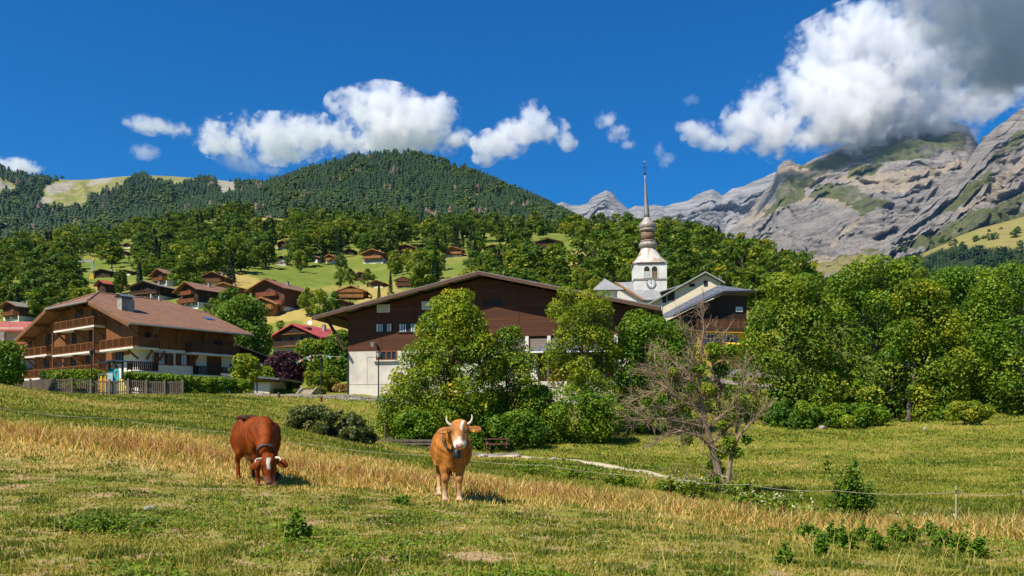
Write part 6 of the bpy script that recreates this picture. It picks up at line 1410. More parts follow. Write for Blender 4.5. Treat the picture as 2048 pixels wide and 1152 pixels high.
# ------------------------------------------------------------------ cows: one continuous body each, grown from a smooth distance field
def surface_nets(D, org, h):
    s = D < 0; nx, ny, nz = D.shape
    acc = np.zeros((nx - 1, ny - 1, nz - 1, 3)); cnt = np.zeros((nx - 1, ny - 1, nz - 1))
    cs = [(a, b, c) for a in (0, 1) for b in (0, 1) for c in (0, 1)]
    sl = lambda A, o: A[o[0]:nx - 1 + o[0], o[1]:ny - 1 + o[1], o[2]:nz - 1 + o[2]]
    for i, p in enumerate(cs):
        for q in cs[i + 1:]:
            if sum(abs(u - v) for u, v in zip(p, q)) != 1: continue
            a, b = sl(D, p), sl(D, q); m = (a < 0) != (b < 0)
            t = np.where(m, a / np.where(m, a - b, 1), 0)
            for k in range(3): acc[..., k] += np.where(m, p[k] + t * (q[k] - p[k]), 0)
            cnt += m
    act = cnt > 0; idx = -np.ones(act.shape, int); idx[act] = np.arange(act.sum())
    ijk = np.argwhere(act); V = (ijk + acc[act] / cnt[act][:, None]) * h + org
    Q = []
    for ax in range(3):
        o = [0, 0, 0]; o[ax] = 1
        a = D[:nx - o[0], :ny - o[1], :nz - o[2]]; b = D[o[0]:, o[1]:, o[2]:]
        e = np.argwhere((a < 0) != (b < 0)); u, v = [(1, 2), (2, 0), (0, 1)][ax]
        e = e[(e[:, u] > 0) & (e[:, v] > 0) & (e[:, u] < act.shape[u]) & (e[:, v] < act.shape[v]) & (e[:, ax] < act.shape[ax])]
        def g(du, dv): f = e.copy(); f[:, u] -= du; f[:, v] -= dv; return idx[f[:, 0], f[:, 1], f[:, 2]]
        q = np.stack([g(1, 1), g(0, 1), g(0, 0), g(1, 0)], 1); flip = a[e[:, 0], e[:, 1], e[:, 2]] >= 0
        q[flip] = q[flip][:, ::-1]; Q.append(q)
    return V, np.concatenate(Q)
class Field:
    def __init__(s, lo, hi, h):
        s.h = h; s.lo = np.array(lo, float); n = [int((b - a) / h) + 1 for a, b in zip(lo, hi)]
        s.g = np.stack(np.meshgrid(*[lo[i] + h * np.arange(n[i]) for i in range(3)], indexing='ij'), -1).astype(np.float32); s.D = np.full(s.g.shape[:3], 9.0, np.float32)
    def _box(s, c0, c1, pad):
        i0 = np.maximum(((np.minimum(c0, c1) - pad - s.lo) / s.h).astype(int), 0); i1 = np.minimum(((np.maximum(c0, c1) + pad - s.lo) / s.h).astype(int) + 2, s.D.shape)
        return tuple(slice(a, b) for a, b in zip(i0, i1))
    def _mix(s, bx, d, k):
        a = s.D[bx]; hh = np.clip(.5 + .5 * (a - d) / k, 0, 1); s.D[bx] = a * (1 - hh) + d * hh - k * hh * (1 - hh)
    def rc(s, a, b, ra, rb, k=.05):
        a, b = np.array(a, np.float32), np.array(b, np.float32); bx = s._box(a, b, max(ra, rb) + k + .25); p = s.g[bx]
        ab = b - a; t = np.clip(((p - a) @ ab) / (ab @ ab), 0, 1); d = np.linalg.norm(p - a - t[..., None] * ab, axis=-1) - (ra + (rb - ra) * t); s._mix(bx, d, k)
    def el(s, c, r, k=.06, R=None):
        c, r = np.array(c, np.float32), np.array(r, np.float32); bx = s._box(c, c, r.max() + k + .25); p = s.g[bx] - c
        if R is not None: p = p @ np.array(R, np.float32)
        k0 = np.linalg.norm(p / r, axis=-1); k1 = np.linalg.norm(p / r ** 2, axis=-1); d = k0 * (k0 - 1) / np.maximum(k1, 1e-6); s._mix(bx, d, k)
    def sub(s, c, r, k=.06):
        c, r = np.array(c, np.float32), np.array(r, np.float32); bx = s._box(c, c, r.max() + k + .2); p = s.g[bx] - c
        k0 = np.linalg.norm(p / r, axis=-1); k1 = np.linalg.norm(p / r ** 2, axis=-1); d = -k0 * (k0 - 1) / np.maximum(k1, 1e-6); a = s.D[bx]; hh = np.clip(.5 - .5 * (a - d) / k, 0, 1); s.D[bx] = a * (1 - hh) + d * hh + k * hh * (1 - hh)
    def hide(s):
        """Ribs and the loose folds of the hide."""
        x, y, z = s.g[..., 0], s.g[..., 1], s.g[..., 2]
        s.D -= (.0055 * np.sin(y * 46 + z * 6) * np.clip((np.abs(x) - .18) * 8, 0, 1) * np.exp(-((y - .78) / .34) ** 2) * np.exp(-((z - 1.0) / .26) ** 2)).astype(np.float32)
        s.D -= (.007 * np.sin((z - y * .8) * 38) * np.exp(-((y - .02) / .22) ** 2) * np.clip((z - .75) * 4, 0, 1) * (z < 1.25)).astype(np.float32)
    def mesh(s): s.hide(); return surface_nets(s.D, s.lo, s.h)

def coat_material(name, rough=.62):
    m, nt, b, out = _base(name); b.inputs['Roughness'].default_value = rough; b.inputs['Specular IOR Level'].default_value = .12
    try: b.inputs['Sheen Weight'].default_value = .0
    except Exception: pass
    c = N(nt, 'ShaderNodeAttribute', attribute_name='coat').outputs['Color']
    co = coords(nt, (1, 1, .35)); n = N(nt, 'ShaderNodeTexNoise', i_Scale=26.0, i_Detail=5.0); nt.links.new(co, n.inputs['Vector'])
    v = ramp(nt, n.outputs['Fac'], [(.3, (.66, .63, .60)), (.7, (1.2, 1.2, 1.2))]).outputs[0]; c = mixc(nt, 1.0, c, v, 'MULTIPLY')
    n2 = N(nt, 'ShaderNodeTexNoise', i_Scale=5.0, i_Detail=3.0); nt.links.new(co, n2.inputs['Vector']); v2 = ramp(nt, n2.outputs['Fac'], [(.35, (.70, .64, .58)), (.65, (1.12, 1.12, 1.08))]).outputs[0]; c = mixc(nt, 1.0, c, v2, 'MULTIPLY')
    nt.links.new(c, b.inputs['Base Color'])
    bp = N(nt, 'ShaderNodeBump', i_Strength=.7, i_Distance=.014); nt.links.new(n.outputs['Fac'], bp.inputs['Height']); nt.links.new(bp.outputs[0], b.inputs['Normal']); return m
M_COAT = coat_material('cow_coat')
M_HORN = mat('horn', (.62, .56, .44), (.48, .41, .30), scale=8, rough=.45, spec=.4)
M_HORNT = M_HORN
M_EYE = mat('dark_eye', (.012, .008, .006), (.02, .012, .01), rough=.12, spec=.7)
M_BELL = mat('bell_iron', (.028, .030, .036), (.05, .05, .055), scale=9, rough=.38, metal=.6)
M_STRAP = mat('leather_strap', (.045, .042, .045), (.08, .075, .075), scale=14, rough=.7)
M_TAG = mat('ear_tag', (.75, .42, .05), (.65, .35, .04), rough=.5)
M_TUFT = mat('tail_hair', (.075, .024, .010), (.035, .012, .006), scale=22, rough=.7)

def body(f, legs=True, hindx=.195):
    f.el((0, .32, .98), (.29, .40, .40), .1); f.el((0, .86, .96), (.385, .58, .40), .12); f.el((0, 1.40, 1.05), (.30, .34, .33), .12)
    f.rc((0, .22, 1.25), (0, .9, 1.26), .12, .10, .1); f.rc((0, .9, 1.26), (0, 1.55, 1.29), .10, .09, .1)
    f.rc((-.20, 1.28, 1.27), (.20, 1.28, 1.27), .07, .07, .08)           # hip bones
    f.rc((-.13, 1.66, 1.20), (.13, 1.66, 1.20), .06, .06, .06)
    for s in (-1, 1):
        f.sub((s * .47, 1.13, 1.10), (.15, .13, .12), .08); f.sub((s * .40, .50, 1.18), (.10, .07, .20), .07)
        f.el((s * .245, .20, .98), (.125, .19, .30), .05); f.rc((s * .17, .02, 1.05), (s * .21, .20, .78), .08, .10, .06); f.el((s * .225, 1.42, .98), (.15, .25, .31), .05)
    f.rc((0, -.02, .98), (0, .02, .70), .19, .12, .10); f.el((0, .55, .70), (.22, .45, .13), .08)
    f.el((0, 1.16, .63), (.15, .19, .12), .05)
    for s in (-1, 1):
        for q in (1.08, 1.22): f.rc((s * .07, q, .55), (s * .075, q, .49), .024, .02, .02)
def front_leg(f, s, x=.135, y=.10, dy=0.0):
    f.rc((s * .19, .17, .92), (s * (x + .015), y + .02, .60), .135, .088, .06); f.rc((s * (x + .015), y + .02, .60), (s * x, y, .44), .088, .068, .03)
    f.el((s * x, y - .015, .43), (.072, .075, .085), .03); f.rc((s * x, y + dy * .3, .38), (s * x, y + dy, .15), .054, .043, .025)
    f.el((s * x, y + dy - .005, .125), (.056, .06, .055), .025); f.rc((s * x, y + dy - .01, .10), (s * x, y + dy - .045, .05), .048, .058, .02)
    for q in (-1, 1): f.el((s * x + q * .028, y + dy - .055, .034), (.036, .075, .040), .008)
def hind_leg(f, s, x=.195, y=1.52, dy=0.0):
    f.rc((s * .20, 1.42, .88), (s * .21, 1.28, .66), .19, .115, .08); f.rc((s * .21, 1.30, .68), (s * x, y + .12 + dy, .50), .105, .060, .05)
    f.el((s * x, y + .13 + dy, .50), (.052, .07, .07), .03); f.rc((s * x, y + .11 + dy, .47), (s * x, y + .05 + dy, .15), .050, .043, .03)
    f.el((s * x, y + .04 + dy, .125), (.055, .06, .055), .025); f.rc((s * x, y + .03 + dy, .10), (s * x, y + dy, .05), .047, .056, .02)
    for q in (-1, 1): f.el((s * x + q * .027, y + dy - .01, .034), (.034, .072, .040), .008)
def basis(fwd, up=(0, 0, 1)):
    """Head axes: fwd is the way the face looks, returns columns right, face, crown."""
    y = Vector(fwd).normalized(); x = y.cross(Vector(up)).normalized(); z = x.cross(y).normalized(); return x, y, z
def head(f, O, face_dir, nose_dir, s=1.0, droop=.25):
    """O: between the eyes; nose_dir runs down the face to the muzzle, face_dir is the forehead normal."""
    n = Vector(nose_dir).normalized(); fd = Vector(face_dir); fd = (fd - n * fd.dot(n)).normalized(); x = n.cross(fd).normalized(); O = Vector(O)
    W = lambda a, b, c: tuple(O + x * a * s + n * b * s + fd * c * s)
    f.el(W(0, -.08, -.10), (.15, .15, .16), .05); f.rc(W(-.075, -.165, -.085), W(.075, -.165, -.085), .062, .062, .04)
    f.rc(W(0, -.04, -.09), W(0, .26, -.085), .135, .082, .05); f.rc(W(0, -.02, -.03), W(0, .22, -.035), .075, .058, .04)
    R = np.array([list(x), list(n), list(fd)]).T
    f.el(W(0, .285, -.075), (.108, .075, .088), .035, R); f.el(W(0, .325, -.06), (.088, .035, .062), .02, R)
    f.rc(W(0, .02, -.20), W(0, .27, -.135), .085, .055, .05)
    for q in (-1, 1):
        f.el(W(q * .125, -.015, -.05), (.036, .05, .045), .025, R); f.rc(W(q * .10, .05, -.12), W(q * .075, .22, -.11), .065, .05, .04)
        f.rc(W(q * .12, -.095, -.12), W(q * .19, -.085, -.13), .042, .04, .03)
        ex = (x * q * math.cos(droop) + n * math.sin(droop)).normalized(); ez = fd * .95 + n * -.2; ez = (ez - ex * ez.dot(ex)).normalized(); ey = ez.cross(ex)
        Re = np.array([list(ex), list(ey), list(ez)]).T; c = O + x * q * .275 * s + n * (-.07 + .075 * math.sin(droop)) * s - fd * .13 * s
        f.el(tuple(c), (.135, .084, .026), .02, Re)
    return W, x, n, fd
def horn(parent, W, q, pts, r0, name='horn'):
    P_ = [W(q * a, b, c) for a, b, c in pts]; n = len(P_)
    MB().tube(P_, [r0 * (1 - .85 * i / (n - 1)) for i in range(n)], 9).build(name, [M_HORN], parent, smooth=True)
def eyes(parent, W, fd):
    for q in (-1, 1):
        c = Vector(W(q * .138, -.012, -.045)); m = MB(); m.lathe([(.001, -.026), (.018, -.019), (.026, 0), (.018, .019), (.001, .026)], 10)
        m.v = [tuple(Vector(v) + c) for v in m.v]; m.build('eye', [M_EYE], parent, smooth=True)
def collar(parent, a, b, r, label=None):
    """Strap ring around the neck at point a, axis b."""
    a, b = Vector(a), Vector(b).normalized(); x = b.cross(Vector((1, 0, 0))).normalized(); y = b.cross(x); m = MB(); n = 28
    pts = [a + (x * math.cos(t) * r[0] + y * math.sin(t) * r[1]) for t in np.linspace(0, 2 * math.pi, n + 1)]
    for p, q in zip(pts, pts[1:]):
        o = ((p + q) / 2 - a).normalized(); m.add([p - b * .03 - o * .01, q - b * .03 - o * .01, q + b * .03 - o * .01, p + b * .03 - o * .01, p - b * .03 + o * .012, q - b * .03 + o * .012, q + b * .03 + o * .012, p + b * .03 + o * .012], [(3, 2, 1, 0), (4, 5, 6, 7), (0, 1, 5, 4), (2, 3, 7, 6)])
    m.build('collar', [M_STRAP], parent)
def bell(parent, top, d=(0, 0, -1), s=1.0):
    d = Vector(d).normalized(); m = MB(); m.lathe([(.012, .02), (.05, .0), (.068, -.03), (.074, -.09), (.085, -.15), (.078, -.155), (.02, -.14)], 14)
    q = Vector((0, 0, -1)).rotation_difference(d); m.v = [tuple(Vector(top) + q @ (Vector(v) * s)) for v in m.v]; b = m.build('bell', [M_BELL], parent, smooth=True)
    MB().tube([Vector(top) + q @ Vector((-.03, 0, 0)), Vector(top) + q @ Vector((-.025, 0, .06)), Vector(top) + q @ Vector((.025, 0, .06)), Vector(top) + q @ Vector((.03, 0, 0))], .009, 6).build('bell_loop', [M_BELL], b)
def hexmix(base, layers):
    C = np.array(base, float)
    for w, c in layers: C = C * (1 - w[:, None]) + np.array(c) * w[:, None]
    return C
def standing_cow():
    px, Y0 = 906.5, 15.9; O = G(px, Y0); O = (O[0], O[1], -1.435); yaw = math.radians(7)
    r = empty('cow', O, yaw, 'tan cow with white muzzle and black bell standing and facing the viewer', 'cow')
    f = Field((-.62, -1.0, -.01), (.66, 1.98, 1.72), .0175); body(f)
    f.rc((0, .18, 1.13), (.05, -.30, 1.27), .235, .165, .10); f.rc((0, .12, 1.24), (.04, -.32, 1.36), .13, .11, .08); f.rc((0, -.05, .84), (.05, -.36, 1.10), .065, .05, .08)
    front_leg(f, -1, .145, .10); front_leg(f, 1, .115, .06, -.02); hind_leg(f, -1, .21, 1.50, -.12); hind_leg(f, 1, .19, 1.52)
    f.rc((0, 1.66, 1.26), (0, 1.80, 1.12), .045, .034, .05); f.rc((0, 1.80, 1.12), (.01, 1.83, .62), .034, .026, .03)
    W, x, n, fd = head(f, (.075, -.60, 1.355), (-.13, -1, .12), (-.02, -.50, -.95), 1.0, .14)
    V, Q = f.mesh(); c = V
    x_, y_, z_ = V.T; nz = fbm(x_ * 9 + y_ * 5, z_ * 9, 3, 2); nz2 = fbm(x_ * 3 + 7, z_ * 3 + y_ * 3, 3, 8)
    loc = V - np.array(W(0, 0, 0)); a = loc @ np.array(x); b = loc @ np.array(n); d = loc @ np.array(fd); hd = sstep(-.30, -.36, y_) * sstep(.9, 1.0, z_)
    C = hexmix(np.tile((.43, .165, .030), (len(V), 1)), [
        (sstep(.95, .55, z_) * .3, (.47, .21, .06)), (sstep(.62, .30, z_) * .75 * (z_ > 0), (.50, .28, .12)), (sstep(.30, .10, z_) * .7, (.66, .50, .33)), (sstep(.085, .05, z_), (.52, .40, .29)),
        (sstep(.20, .05, np.abs(x_)) * sstep(.15, .0, y_) * sstep(.9, .75, z_) * .4, (.40, .17, .05)),
        (((x_ < -.1) & (y_ > .9) & (z_ > .30)) * sstep(.78, .55, z_ + nz * .12) * .85 * sstep(.33, .45, z_), (.085, .05, .03)),
        (hd * .3, (.50, .23, .075)), (hd * sstep(.0, .18, b) * (np.abs(a) < .2) * .5, (.55, .36, .19)),
        (hd * sstep(.030, .014, np.abs(a + .052 + nz * .03 - .12 * (b + .05))) * sstep(.06, -.0, b) * sstep(-.19, -.15, b) * (d > -.11), (.86, .80, .70)),
        (hd * sstep(.052, .024, np.abs(a + nz * .04)) * sstep(.12, .22, b) * (d > -.14), (.86, .80, .70)), (hd * sstep(.19, .25, b + nz * .05), (.84, .78, .70)),
        (hd * sstep(.285, .305, b + nz * .01) * sstep(.085, .06, np.abs(a)) * (d > -.11), (.66, .36, .28)), (hd * sstep(.020, .010, np.hypot(np.abs(a) - .048, (b - .325))) * (d > -.12), (.09, .04, .035)),
        (hd * sstep(.055, .03, np.hypot(np.abs(a) - .135, b + .01)) * .75, (.26, .17, .115)),
        ((np.abs(a) > .19) * hd * (d > -.125) * .75, (.36, .135, .04)), ((np.abs(a) > .2) * hd * sstep(.05, .02, np.abs(b + .06)) * (d > -.12) * .5, (.16, .06, .025))])
    C = C * (1 + nz2[:, None] * .22)
    bo = mesh_np('body', V, Q, [M_COAT], dict(coat=C), smooth=True, parent=r)
    hp = [(.105, -.13, -.10), (.17, -.155, -.09), (.215, -.19, -.07), (.235, -.24, -.05), (.235, -.285, -.04), (.225, -.315, -.04)]
    for q in (-1, 1): horn(r, W, q, hp, .033)
    eyes(r, W, fd)
    collar(r, (.025, -.16, 1.19), (.08, -1, .35), (.265, .225)); bell(r, (.045, -.42, .985), (0, -.05, -1), 1.0)
    for q in (-1, 1): MB().box(Vector(W(q * .255, -.01, -.095)), (.045, .012, .05), .1 * q).build('ear_tag', [M_TAG], r)
    m = MB(); rg = random.Random(2)
    for k in range(40): a = (.01 + rg.gauss(0, .012), 1.83 + rg.gauss(0, .012), .66); m.tube([a, (a[0] + rg.gauss(0, .03), a[1] + rg.gauss(0, .02), .45), (a[0] + rg.gauss(0, .04), a[1] + rg.gauss(0, .03), .30 + rg.random() * .1)], [.010, .009, .003], 4)
    m.build('tail_tuft', [M_TUFT], r)
standing_cow()
def grazing_cow():
    px, Y0 = 534, 18.3; O = G(px, Y0); O = (O[0], O[1], O[2] - .02); yaw = math.radians(34)
    r = empty('cow', O, yaw, 'red-brown cow grazing with lowered head and tail flicked over its back', 'cow'); r.scale = (.98, .98, 1.10)
    f = Field((-.80, -.95, -.01), (.62, 1.98, 1.62), .0175); body(f)
    f.rc((-.02, .14, 1.10), (-.14, -.30, .76), .24, .165, .10); f.rc((0, .10, 1.24), (-.14, -.36, .86), .14, .09, .08); f.rc((-.02, -.02, .82), (-.14, -.28, .62), .07, .06, .08)
    front_leg(f, -1, .15, .16, .04); front_leg(f, 1, .15, .06, -.05); hind_leg(f, -1, .20, 1.50, -.1); hind_leg(f, 1, .19, 1.54)
    f.rc((0, 1.66, 1.27), (-.08, 1.78, 1.33), .045, .036, .05); f.rc((-.08, 1.78, 1.33), (-.17, 1.60, 1.39), .036, .032, .03); f.rc((-.17, 1.60, 1.39), (-.16, 1.36, 1.37), .032, .03, .03)
    W, x, n, fd = head(f, (-.165, -.60, .46), (-.45, -1, .30), (-.02, -.20, -1), 1.02, .5)
    V, Q = f.mesh(); x_, y_, z_ = V.T; nz = fbm(x_ * 9 + y_ * 5, z_ * 9, 3, 2); nz2 = fbm(x_ * 3 + 7, z_ * 3 + y_ * 3, 3, 8)
    loc = V - np.array(W(0, 0, 0)); a = loc @ np.array(x); b = loc @ np.array(n); d = loc @ np.array(fd); hd = sstep(.42, .36, np.sqrt(a * a + (b - .05) ** 2 + (d * .9) ** 2)) * (y_ < -.3)
    C = hexmix(np.tile((.20, .039, .002), (len(V), 1)), [
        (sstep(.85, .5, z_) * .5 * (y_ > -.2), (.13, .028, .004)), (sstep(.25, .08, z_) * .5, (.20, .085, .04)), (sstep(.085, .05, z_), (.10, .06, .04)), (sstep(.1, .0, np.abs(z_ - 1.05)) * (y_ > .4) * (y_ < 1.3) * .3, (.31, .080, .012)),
        (hd * sstep(.05, .03, np.abs(a + .01 + nz * .03)) * sstep(.10, .05, b) * sstep(-.15, -.11, b) * (d > -.1), (.85, .80, .72)), (hd * sstep(.17, .23, b + nz * .04) * .7, (.20, .09, .06)), (hd * sstep(.28, .31, b) * .8, (.30, .16, .13)),
        (hd * sstep(.05, .03, np.hypot(np.abs(a) - .135, b + .01)) * .6, (.08, .03, .015)), (((z_ < .60) & (z_ > .47) & (np.abs(y_ - 1.15) < .25) & (np.abs(x_) < .16)) * .7, (.55, .36, .26))])
    C = C * (1 + nz2[:, None] * .28)
    mesh_np('body', V, Q, [M_COAT], dict(coat=C), smooth=True, parent=r)
    hp = [(.095, -.13, -.09), (.165, -.14, -.07), (.22, -.13, -.02), (.25, -.10, .035), (.255, -.07, .075), (.24, -.05, .105)]
    for q in (-1, 1): horn(r, W, q, hp, .034)
    eyes(r, W, fd); collar(r, (-.138, -.335, .725), (-.25, -1, -.95), (.175, .175)); bell(r, (.06, -.46, .30), (.25, -.3, -1), 1.0)
    m = MB(); rg = random.Random(5)
    for k in range(150):
        a = Vector((-.16 + rg.gauss(0, .03), 1.42 + rg.gauss(0, .06), 1.375 + rg.gauss(0, .012))); t = rg.random()
        b = a + Vector((.07 + rg.gauss(0, .05), -.24 + rg.gauss(0, .05), .0 + rg.gauss(0, .012))); c = b + Vector((.07 + rg.gauss(0, .06), -.20 + rg.gauss(0, .06), -.02 + rg.gauss(0, .015)))
        m.tube([a, b, c], [.013, .011, .003], 4)
    m.build('tail_tuft', [M_TUFT], r)
grazing_cow()
# ------------------------------------------------------------------ grass: blades standing on the sheet
GR_STOPS = [(0, (.070, .110, .009)), (.3, (.145, .190, .014)), (.55, (.26, .265, .030)), (.75, (.42, .34, .08)), (1, (.58, .42, .14))]
M_BLADE = leafmat('grass_blade', GR_STOPS, .35, objtint=False)
M_DRYBL = leafmat('dry_grass_blade', [(0, (.26, .12, .045)), (.28, (.44, .23, .08)), (.5, (.60, .40, .12)), (.75, (.72, .54, .18)), (1, (.80, .66, .30))], .35, objtint=False)
def ground_at(px, Y): x = (px - CX) / F * Y; return np.stack([x, Y, gz(x, Y)], -1)
PATH = [(930, 49.5), (1000, 48.3), (1100, 46.5), (1200, 43.5), (1280, 40.0), (1345, 36.5), (1400, 33.8)]
def blades(name, pts, h, w, rnd, rng, m, lean=.5):
    n = len(pts); a = rng.random(n) * 6.283; dx = np.stack([np.cos(a), np.sin(a), np.zeros(n)], -1) * (w * .5)[:, None]
    ln = np.stack([rng.normal(0, 1, n), rng.normal(0, 1, n), np.zeros(n)], -1) * (h * lean * .5)[:, None]; up = np.stack([np.zeros(n), np.zeros(n), h], -1)
    b = pts - np.array([0, 0, .01]); V = np.stack([b - dx, b + dx, b + ln * .4 + up * .6 + dx * .65, b + ln * .4 + up * .6 - dx * .65, b + ln + up], 1).reshape(-1, 3)
    o = np.arange(n)[:, None] * 5; Q = o + np.array([[0, 1, 2, 3]]); T = o + np.array([[3, 2, 4]])
    return tag(mesh_np(name, V, [Q, T], m, dict(rnd=np.repeat(np.clip(rnd, 0, 1), 5))), kind='stuff')
def grass():
    rng = np.random.default_rng(21)
    # short grazed turf this side of the tape
    n = 330000; px = rng.uniform(-260, 2310, n); Y = np.exp(rng.uniform(math.log(6.6), math.log(27), n)); p = ground_at(px, Y)
    n1 = fbm(p[:, 0] * .5, p[:, 1] * .5, 4, 21); n2 = fbm(p[:, 0] * 2.1, p[:, 1] * 2.1, 4, 33); dm = dry_mask(px, Y, n1, n2)
    patch = fbm(p[:, 0] * .9 + 4, p[:, 1] * .9, 4, 55); bare = fbm(p[:, 0] * 1.6, p[:, 1] * 1.6, 4, 61)
    k = (rng.random(n) > dm * .85) & (Y < tapeY(px) + 1) & ((bare < .12) | (rng.random(n) < .15)); p, px, Y, patch, bare, dm, n2 = (t[k] for t in (p, px, Y, patch, bare, dm, n2)); m_ = len(p)
    h = rng.uniform(.02, .055, m_) * (1 + np.clip(patch, 0, .6) * 1.3) + .03 * (dm > .2); rnd = .36 - patch * .95 + rng.normal(0, .17, m_) + dm * .3 + (rng.random(m_) < .10) * .35
    blades('pasture_grass', p, h, (.010 + .00075 * Y) * rng.uniform(.7, 1.4, m_), rnd, rng, M_BLADE, .8)
    # lush tufts and clover
    n = 60000; px = rng.uniform(-200, 2250, n); Y = np.exp(rng.uniform(math.log(6.8), math.log(17), n)); p = ground_at(px, Y); q = fbm(p[:, 0] * .55 + 9, p[:, 1] * .55, 4, 71) + .28 * np.exp(-((px - 700) / 330) ** 2 - ((Y - 11.5) / 3.2) ** 2) + .2 * np.exp(-((px - 180) / 160) ** 2 - ((Y - 11) / 2) ** 2)
    n1 = fbm(p[:, 0] * .5, p[:, 1] * .5, 4, 21); n2 = fbm(p[:, 0] * 2.1, p[:, 1] * 2.1, 4, 33); dm = dry_mask(px, Y, n1, n2); k = (q > .27) & (dm < .3); p = p[k]; q = q[k]; m_ = len(p)
    up = rng.uniform(.02, .10, m_) * (1 + np.clip(q - .2, 0, .5)); Pc = p + np.stack([0 * up, 0 * up, up], -1); Nr = rng.normal(0, .55, (m_, 3)) + np.array([0, -.2, 1]); V, Fc = leaf_quads(Pc, Nr, .036, rng, .3, 1.4)
    tag(mesh_np('clover_leaves', V, Fc, M_LEAF, dict(rnd=np.repeat(np.clip(rng.normal(.5, .16, m_), 0, 1), 4))), kind='stuff').color = (.85, .95, .7, 1)
    n = 900; px = np.concatenate([rng.normal(960, 190, n // 2), rng.uniform(0, 1500, n // 2)]); Y = np.exp(rng.uniform(math.log(8), math.log(15), n)); p = ground_at(px, Y); k = fbm(p[:, 0], p[:, 1], 3, 81) > .12; p = p[k]; m_ = len(p)
    V, Fc = leaf_quads(p + np.array([0, 0, .08]), rng.normal(0, .4, (m_, 3)) + np.array([0, -.3, 1]), .018, rng, .5, 1.0); tag(mesh_np('clover_flowers', V, Fc, mat('clover_white', (.45, .42, .32), (.36, .33, .25))), kind='stuff')
    # the dry strip along the tape
    n = 240000; px = rng.uniform(-260, 2310, n); Y = np.exp(rng.uniform(math.log(9.5), math.log(34), n)); p = ground_at(px, Y)
    n1 = fbm(p[:, 0] * .5, p[:, 1] * .5, 4, 21); n2 = fbm(p[:, 0] * 2.1, p[:, 1] * 2.1, 4, 33); dm = dry_mask(px, Y, n1, n2); k = rng.random(n) < dm * .9 - .25 * (n2 > .1); p, px, Y, n1, n2 = (t[k] for t in (p, px, Y, n1, n2)); m_ = len(p); d = Y - tapeY(px)
    core = np.exp(-((d + .4 + n1 * 1.5) / 1.7) ** 2); h = (.10 + .38 * core + .16 * (d > 1) + np.clip(n2, 0, 1) * .12) * rng.uniform(.35, 1.0, m_); rust = np.exp(-((d + .3 + n1) / 1.3) ** 2) * np.interp(px, [0, 300, 1200, 1500], [.6, .75, .7, .25])
    rnd = np.where(rng.random(m_) < rust * .8, .18 + rng.normal(0, .1, m_), .60 + rng.normal(0, .17, m_) + n2 * .15); gr = (rng.random(m_) < .30 + .3 * np.clip(n1, -.5, 1)) & (rust < .55)
    blades('dry_grass', p[~gr], h[~gr], ((.007 + .0008 * Y) * rng.uniform(.7, 1.4, m_))[~gr], rnd[~gr], rng, M_DRYBL, 1.0)
    blades('dry_strip_green_grass', p[gr], h[gr] * 1.0, ((.008 + .0008 * Y) * rng.uniform(.7, 1.4, m_))[gr], .45 + rng.normal(0, .15, gr.sum()), rng, M_BLADE, .6)
    # stray stalks that stand up over the turf
    n = 1500; px = rng.uniform(-100, 2150, n); Y = np.exp(rng.uniform(math.log(7.5), math.log(15), n)); p = ground_at(px, Y); blades('tall_grass_stalks', p, rng.uniform(.15, .38, n), np.full(n, .010), .72 + rng.normal(0, .12, n), rng, M_BLADE, .7)
    # meadow and bank beyond the tape
    n = 260000; px = rng.uniform(-260, 2310, n); Y = np.exp(rng.uniform(math.log(16), math.log(88), n)); p = ground_at(px, Y); d = Y - tapeY(px); n1 = fbm(p[:, 0] * .5, p[:, 1] * .5, 4, 21)
    pd = sum(np.exp(-((px - a) / 120) ** 2) * 0 for a, b in PATH); pyc = np.interp(px, [a for a, b in PATH], [b for a, b in PATH]); onp = (px > 920) & (px < 1405) & (np.abs(Y - pyc) < .75)
    k = (d > np.interp(px, [0, 450, 900, 1400], [2, 6, 8, 1])) & ~onp & ~((px < 760) & (px > 530) & (Y > 77)); p, px, Y, n1 = (t[k] for t in (p, px, Y, n1)); m_ = len(p)
    big = fbm(p[:, 0] * .11, p[:, 1] * .16, 4, 91); mid = fbm(p[:, 0] * .55, p[:, 1] * .55, 4, 93); rough = np.exp(-((Y - np.interp(px, [700, 1000, 1400, 2048], [38, 34, 26, 21])) / 7.0) ** 2) * (px > 650)
    h = (rng.uniform(.05, .12, m_) + .10 * rough * rng.random(m_)) * (1 + .012 * (Y - 20).clip(0)); rnd = .41 - big * .95 - mid * .45 + rng.normal(0, .15, m_) + .0 * rough
    blades('meadow_grass', p, h, (.006 + .0011 * Y) * rng.uniform(.7, 1.4, m_), rnd, rng, M_BLADE, .7)
grass()
